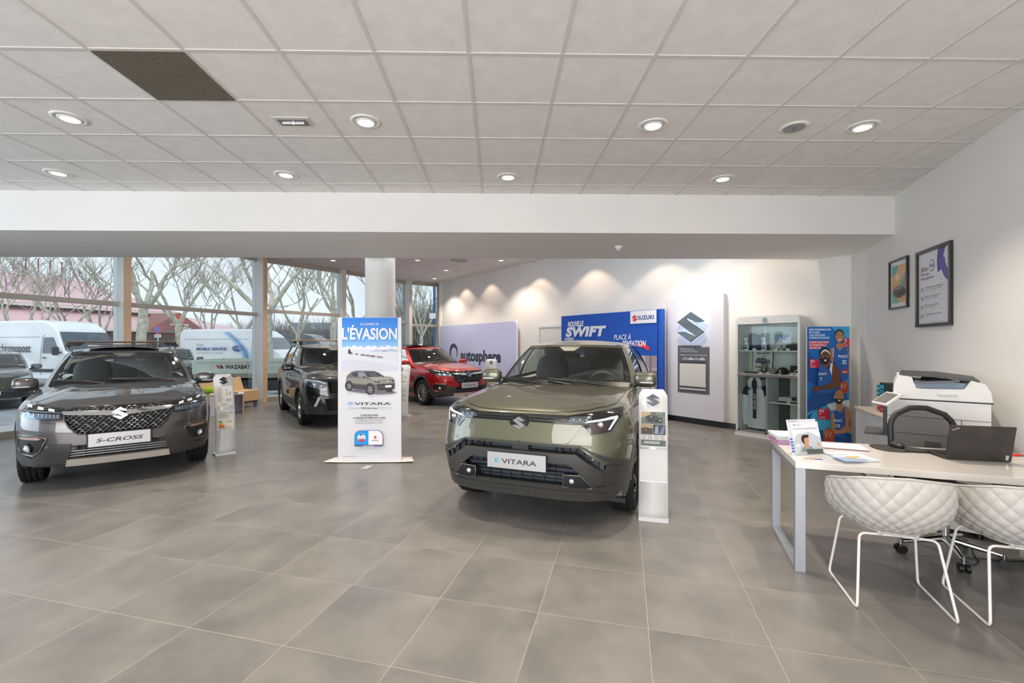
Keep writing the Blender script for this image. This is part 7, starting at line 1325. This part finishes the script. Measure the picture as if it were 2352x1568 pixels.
# building with pink metal roofs ------------------------------------------------------------
bd = Vector((.273, .962, 0)).normalized(); bo = Vector((-44.9, 40.7, 0)) - bd * 22; M = frame(bo, bd)   # local +y away from us
M_rf = bpy.data.materials.new('pink_corrugated_roof'); M_rf.use_nodes = True; t = M_rf.node_tree; b_ = t.nodes['Principled BSDF']; b_.inputs['Base Color'].default_value = (*lin('cf9aa2'), 1); b_.inputs['Roughness'].default_value = .55
wv = t.nodes.new('ShaderNodeTexWave'); wv.inputs['Scale'].default_value = 2.2; wv.bands_direction = 'X'; tcn = t.nodes.new('ShaderNodeTexCoord'); t.links.new(tcn.outputs['Object'], wv.inputs['Vector']); rp = t.nodes.new('ShaderNodeValToRGB'); rp.color_ramp.elements[0].color = (*lin('d5a5ac'), 1); rp.color_ramp.elements[1].color = (*lin('e2bfc5'), 1); t.links.new(wv.outputs['Color'], rp.inputs['Fac']); t.links.new(rp.outputs['Color'], b_.inputs['Base Color'])
r = thing('restaurant_building', 'Low restaurant building with two tiers of pink corrugated roof', 'building', M=M); LB = 46
k = MB(); k.box(2, LB - 4, -2.5, 14, 0, 3.1, noisy('brick_wall', '8a6a62', 'a08078', 6, .9)); k.box(4, LB - 8, 1, 14, 3, 5.6, mat('b9a9a2', .8)); k.build('wall', r)
k = MB(); k.add([(0, -4, 3.15), (LB, -4, 3.15), (LB - 5, 1, 5.0), (4, 1, 5.0), (LB, 14, 3.15)], [(0, 1, 2, 3), (1, 4, 2)], M_rf); k.build('lower_roof', r, solid=.12)
k = MB(); k.add([(2, 0, 5.45), (LB - 7, 0, 5.45), (LB - 13, 8, 9.0), (8, 8, 9.0), (LB - 7, 16, 5.45)], [(0, 1, 2, 3), (1, 4, 2)], M_rf); k.build('upper_roof', r, solid=.12)
k = MB(); k.box(0, LB, -4.1, -3.95, 2.95, 3.2, mat('dcd6cc', .6)); k.box(2, LB - 7, -.1, .05, 5.2, 5.45, mat('dcd6cc', .6)); k.build('gutter', r)
k = MB()
for i in range(24): k.box(5 + i * 1.4, 6.1 + i * 1.4, .95, 1.0, 4.95, 5.25, mat('6a707c', .2)); 
k.build('clerestory_windows', r); k = MB(); [k.box(3 + i * 3.4, 5.2 + i * 3.4, -2.56, -2.5, .9, 2.3, mat('4d5560', .2)) for i in range(11)]; k.build('windows', r)
k = MB(); gx = LB - 11; k.add([(gx - 3.5, -4.6, 3.1), (gx + 3.5, -4.6, 3.1), (gx, -4.6, 5.2), (gx, -.2, 5.2)], [(0, 1, 2), (0, 2, 3), (1, 3, 2)], mat('8d5f58', .7)); k.build('gable', r); b = Board(Matrix.Translation((0, -4.62, 0)), .01); b.poly([(gx - 1.1, 4.2), (gx + 1.1, 4.2), (gx, 5.0)], 'd8403c'); b.text('GRILL', gx, 4.25, .2, 'f2eee8', 1.0, .02, al='c'); b.text('courte', gx, 3.75, .32, 'e9e4dc', 2.2, .02, al='c'); b.text('paille', gx + .4, 3.35, .32, 'e9e4dc', 2.0, .02, al='c'); b.build('gable_sign', r)
k = MB()
for i, ch in enumerate('SIIIIaIIllo'):
    vs, fs, W_ = text2d(ch, .03, 0, 1.0); x0 = 21.5 + i * 1.05; Mt = Matrix.Translation((x0, 7.5, 9.3)); S_ = 2.2; v2 = [(x * S_ * .8, 0, y * S_) for x, y in vs]; k.add([(a, -.15, c) for a, _, c in v2], fs, mat('e9eaee', .5), Mt); k.add([(a - .05, .0, c) for a, _, c in v2], fs, mat('b8487c', .5), Mt)
k.box(19, 34, 7.6, 7.7, 9.1, 9.2, mat('c9cdd0', .5)); k.build('rooftop_letters', r)
# distant office block
p = at(725, 750, 95); k = MB(); k.box(-5.5, 5.5, 0, 8, 0, 6.2, mat('aebccb', .5)); [k.box(-5.4, 5.4, -.05, 0, 1 + i * 1.5, 1.8 + i * 1.5, mat('7f93a8', .2)) for i in range(4)]; tag(k.build('office_block', loc=(p.x, p.y, -.12)), 'Distant pale blue office block between the bare trees', 'building')
# trees: pollarded planes in winter ------------------------------------------------------------
M_bk = bpy.data.materials.new('plane_bark'); M_bk.use_nodes = True; t = M_bk.node_tree; b_ = t.nodes['Principled BSDF']; b_.inputs['Roughness'].default_value = .9; tcn = t.nodes.new('ShaderNodeTexCoord'); vn = t.nodes.new('ShaderNodeTexNoise'); vn.inputs['Scale'].default_value = 5; vn.inputs['Detail'].default_value = 5; rp = t.nodes.new('ShaderNodeValToRGB'); rp.color_ramp.interpolation = 'CONSTANT'
rp.color_ramp.elements[0].color = (*lin('a8a494'), 1); rp.color_ramp.elements[1].color = (*lin('c8c5b4'), 1); rp.color_ramp.elements[1].position = .52; e = rp.color_ramp.elements.new(.44); e.color = (*lin('b7b4a3'), 1); t.links.new(tcn.outputs['Object'], vn.inputs['Vector']); t.links.new(vn.outputs['Fac'], rp.inputs['Fac']); t.links.new(rp.outputs['Color'], b_.inputs['Base Color'])
M_tw = mat('a59a90', .9)
def bough(mb, p, d, L, r0, r1, n, bend, ns=7, up=.0):
    P = [p.copy()]; R_ = [r0]; d = d.normalized()
    for i in range(n): d = (d + Vector((random.uniform(-bend, bend), random.uniform(-bend, bend), random.uniform(-bend, bend) * .5 + up))).normalized(); P.append(P[-1] + d * L / n); R_.append(r0 + (r1 - r0) * (i + 1) / n)
    mb.tube(P, r0, M_bk if r0 > .02 else M_tw, ns, radii=R_); return P, d
def tree_proto(seed, H=9.5, r0=.125, fork=2.6):
    random.seed(seed); r = thing('plane_tree', 'x', 'tree', group='bare plane trees outside'); t = MB(); tw = MB(); P, d = bough(t, Vector((0, 0, 0)), Vector((random.uniform(-.08, .08), 0, 1)), fork, r0, r0 * .82, 5, .08, 10, .1)
    lv = [(P[-1], Vector((math.cos(a), math.sin(a), random.uniform(1.1, 2.2))), r0 * random.uniform(.48, .62)) for a in [2 * PI * (i + random.uniform(-.2, .2)) / 4 for i in range(4)]]; out = []
    for p, d, rr in lv:
        Q, e = bough(t, p - Vector((0, 0, .1)), d, random.uniform(2.0, 3.2), rr, rr * .6, 6, .22, 8, .06)
        for k_ in range(random.choice((1, 2, 2))): a = random.uniform(0, 2 * PI); out.append((Q[random.choice((3, 4, 6, 6))], (e * .8 + Vector((math.cos(a), math.sin(a), random.uniform(.2, .8))) * .8), rr * random.uniform(.4, .6)))
    for p, d, rr in out:
        Q, e = bough(t, p, d, random.uniform(1.3, 2.4), rr, rr * .55, 5, .28, 6, .06); sup(t, Q[-1], (rr * 1.1, rr * 1.1, rr * 1.0), M_bk, .8, 4)
        for k_ in range(random.randint(5, 8)):
            a = random.uniform(0, 2 * PI); S_, g = bough(tw, Q[-1] if k_ > 1 else Q[-2], Vector((math.cos(a) * .7, math.sin(a) * .7, random.uniform(.5, 1.6))), random.uniform(1.4, 2.8), .022, .007, 5, .16, 4, .03)
            for m_ in range(random.randint(3, 6)): bough(tw, S_[random.randint(1, 5)], g + Vector((random.uniform(-1, 1), random.uniform(-1, 1), random.uniform(-.3, .8))), random.uniform(.5, 1.3), .010, .004, 3, .25, 3)
    t.build('trunk_and_limbs', r); tw.build('twigs', r); random.seed(7); return r
protos = [tree_proto(11), tree_proto(23, fork=2.2), tree_proto(37, fork=3.0), tree_proto(41, r0=.14, fork=2.4)]
TR = [(160, 25, 0, 1.05, 'Bare forked tree behind the white delivery van, nearer the left frame edge'), (225, 27, 1, 1.05, 'Bare knuckled tree just right of its neighbour behind the white delivery van'), (322, 24, 2, 2.1, 'Thick mottled plane tree just right of the first window pillar'), (412, 26, 3, 1.35, 'Mottled plane tree left of the blue-lettered van roof'), (480, 32, 1, 1.1, 'Slender bare tree above the middle of the blue-lettered van'), (555, 28, 0, 1.1, 'Bare tree directly left of the second window pillar'), (616, 19, 3, 1.5, 'Thick plane tree directly right of the second window pillar'), (690, 25, 1, 1.15, 'Many-limbed bare tree in front of the distant office block'), (765, 21, 2, 1.2, 'Leaning plane tree close left of the third window pillar'), (815, 27, 0, 1.25, 'Bare tree seen between the third pillar and the round column'), (925, 27, 3, 1.3, 'Bare tree right of the round column, left of the fourth pillar'), (965, 33, 1, 1.2, 'Bare tree in the last window before the far corner'), (95, 36, 2, 1.0, 'Bare tree before the pink roof at the far left'), (20, 22, 1, 1.0, 'Bare tree at the very left frame edge above the slate suv')]
used = set()
for px, Z, v, s_, lab in TR:
    o = protos[v] if v not in used else dup(protos[v]); used.add(v); p = at(px, 790, Z); o.location = (p.x, p.y, -.12); o.rotation_euler = (0, 0, px * .37); o.scale = (s_ * .95, s_ * .95, min(s_, 1.35) * .9); o['label'] = lab
# thicket and hedges far away
def thicket(name, x0, x1, Y, H, n, lab, c, seed=3):
    random.seed(seed); k = MB(); m = mat(c, .95)
    for i in range(n):
        x = random.uniform(x0, x1); y = Y + random.uniform(-2, 2); h = H * random.uniform(.6, 1.1); p = Vector((x, y, -.1))
        for j in range(9): a = random.uniform(0, 2 * PI); e = p + Vector((math.cos(a) * h * .28, math.sin(a) * h * .28, h * random.uniform(.5, 1))); k.tube([p, p.lerp(e, .5) + Vector((random.uniform(-.2, .2), 0, .3)), e], .05, m, 3, radii=[.07, .04, .012])
    tag(k.build(name), lab, 'bushes', kind='stuff'); random.seed(7)
thicket('shrub_thicket', at(920, 790, 42).x, at(1030, 790, 42).x, 42, 6.5, 150, 'Dense bare thicket outside the far corner window', '9b988e'); thicket('shrub_thicket', at(600, 790, 75).x, at(860, 790, 75).x, 75, 6.5, 260, 'Grey brushwood line behind the vans', '9c9a96', 5); thicket('shrub_thicket', at(480, 790, 85).x, at(610, 790, 85).x, 85, 6.0, 150, 'Grey brushwood right of the restaurant building', '9c9a96', 6)
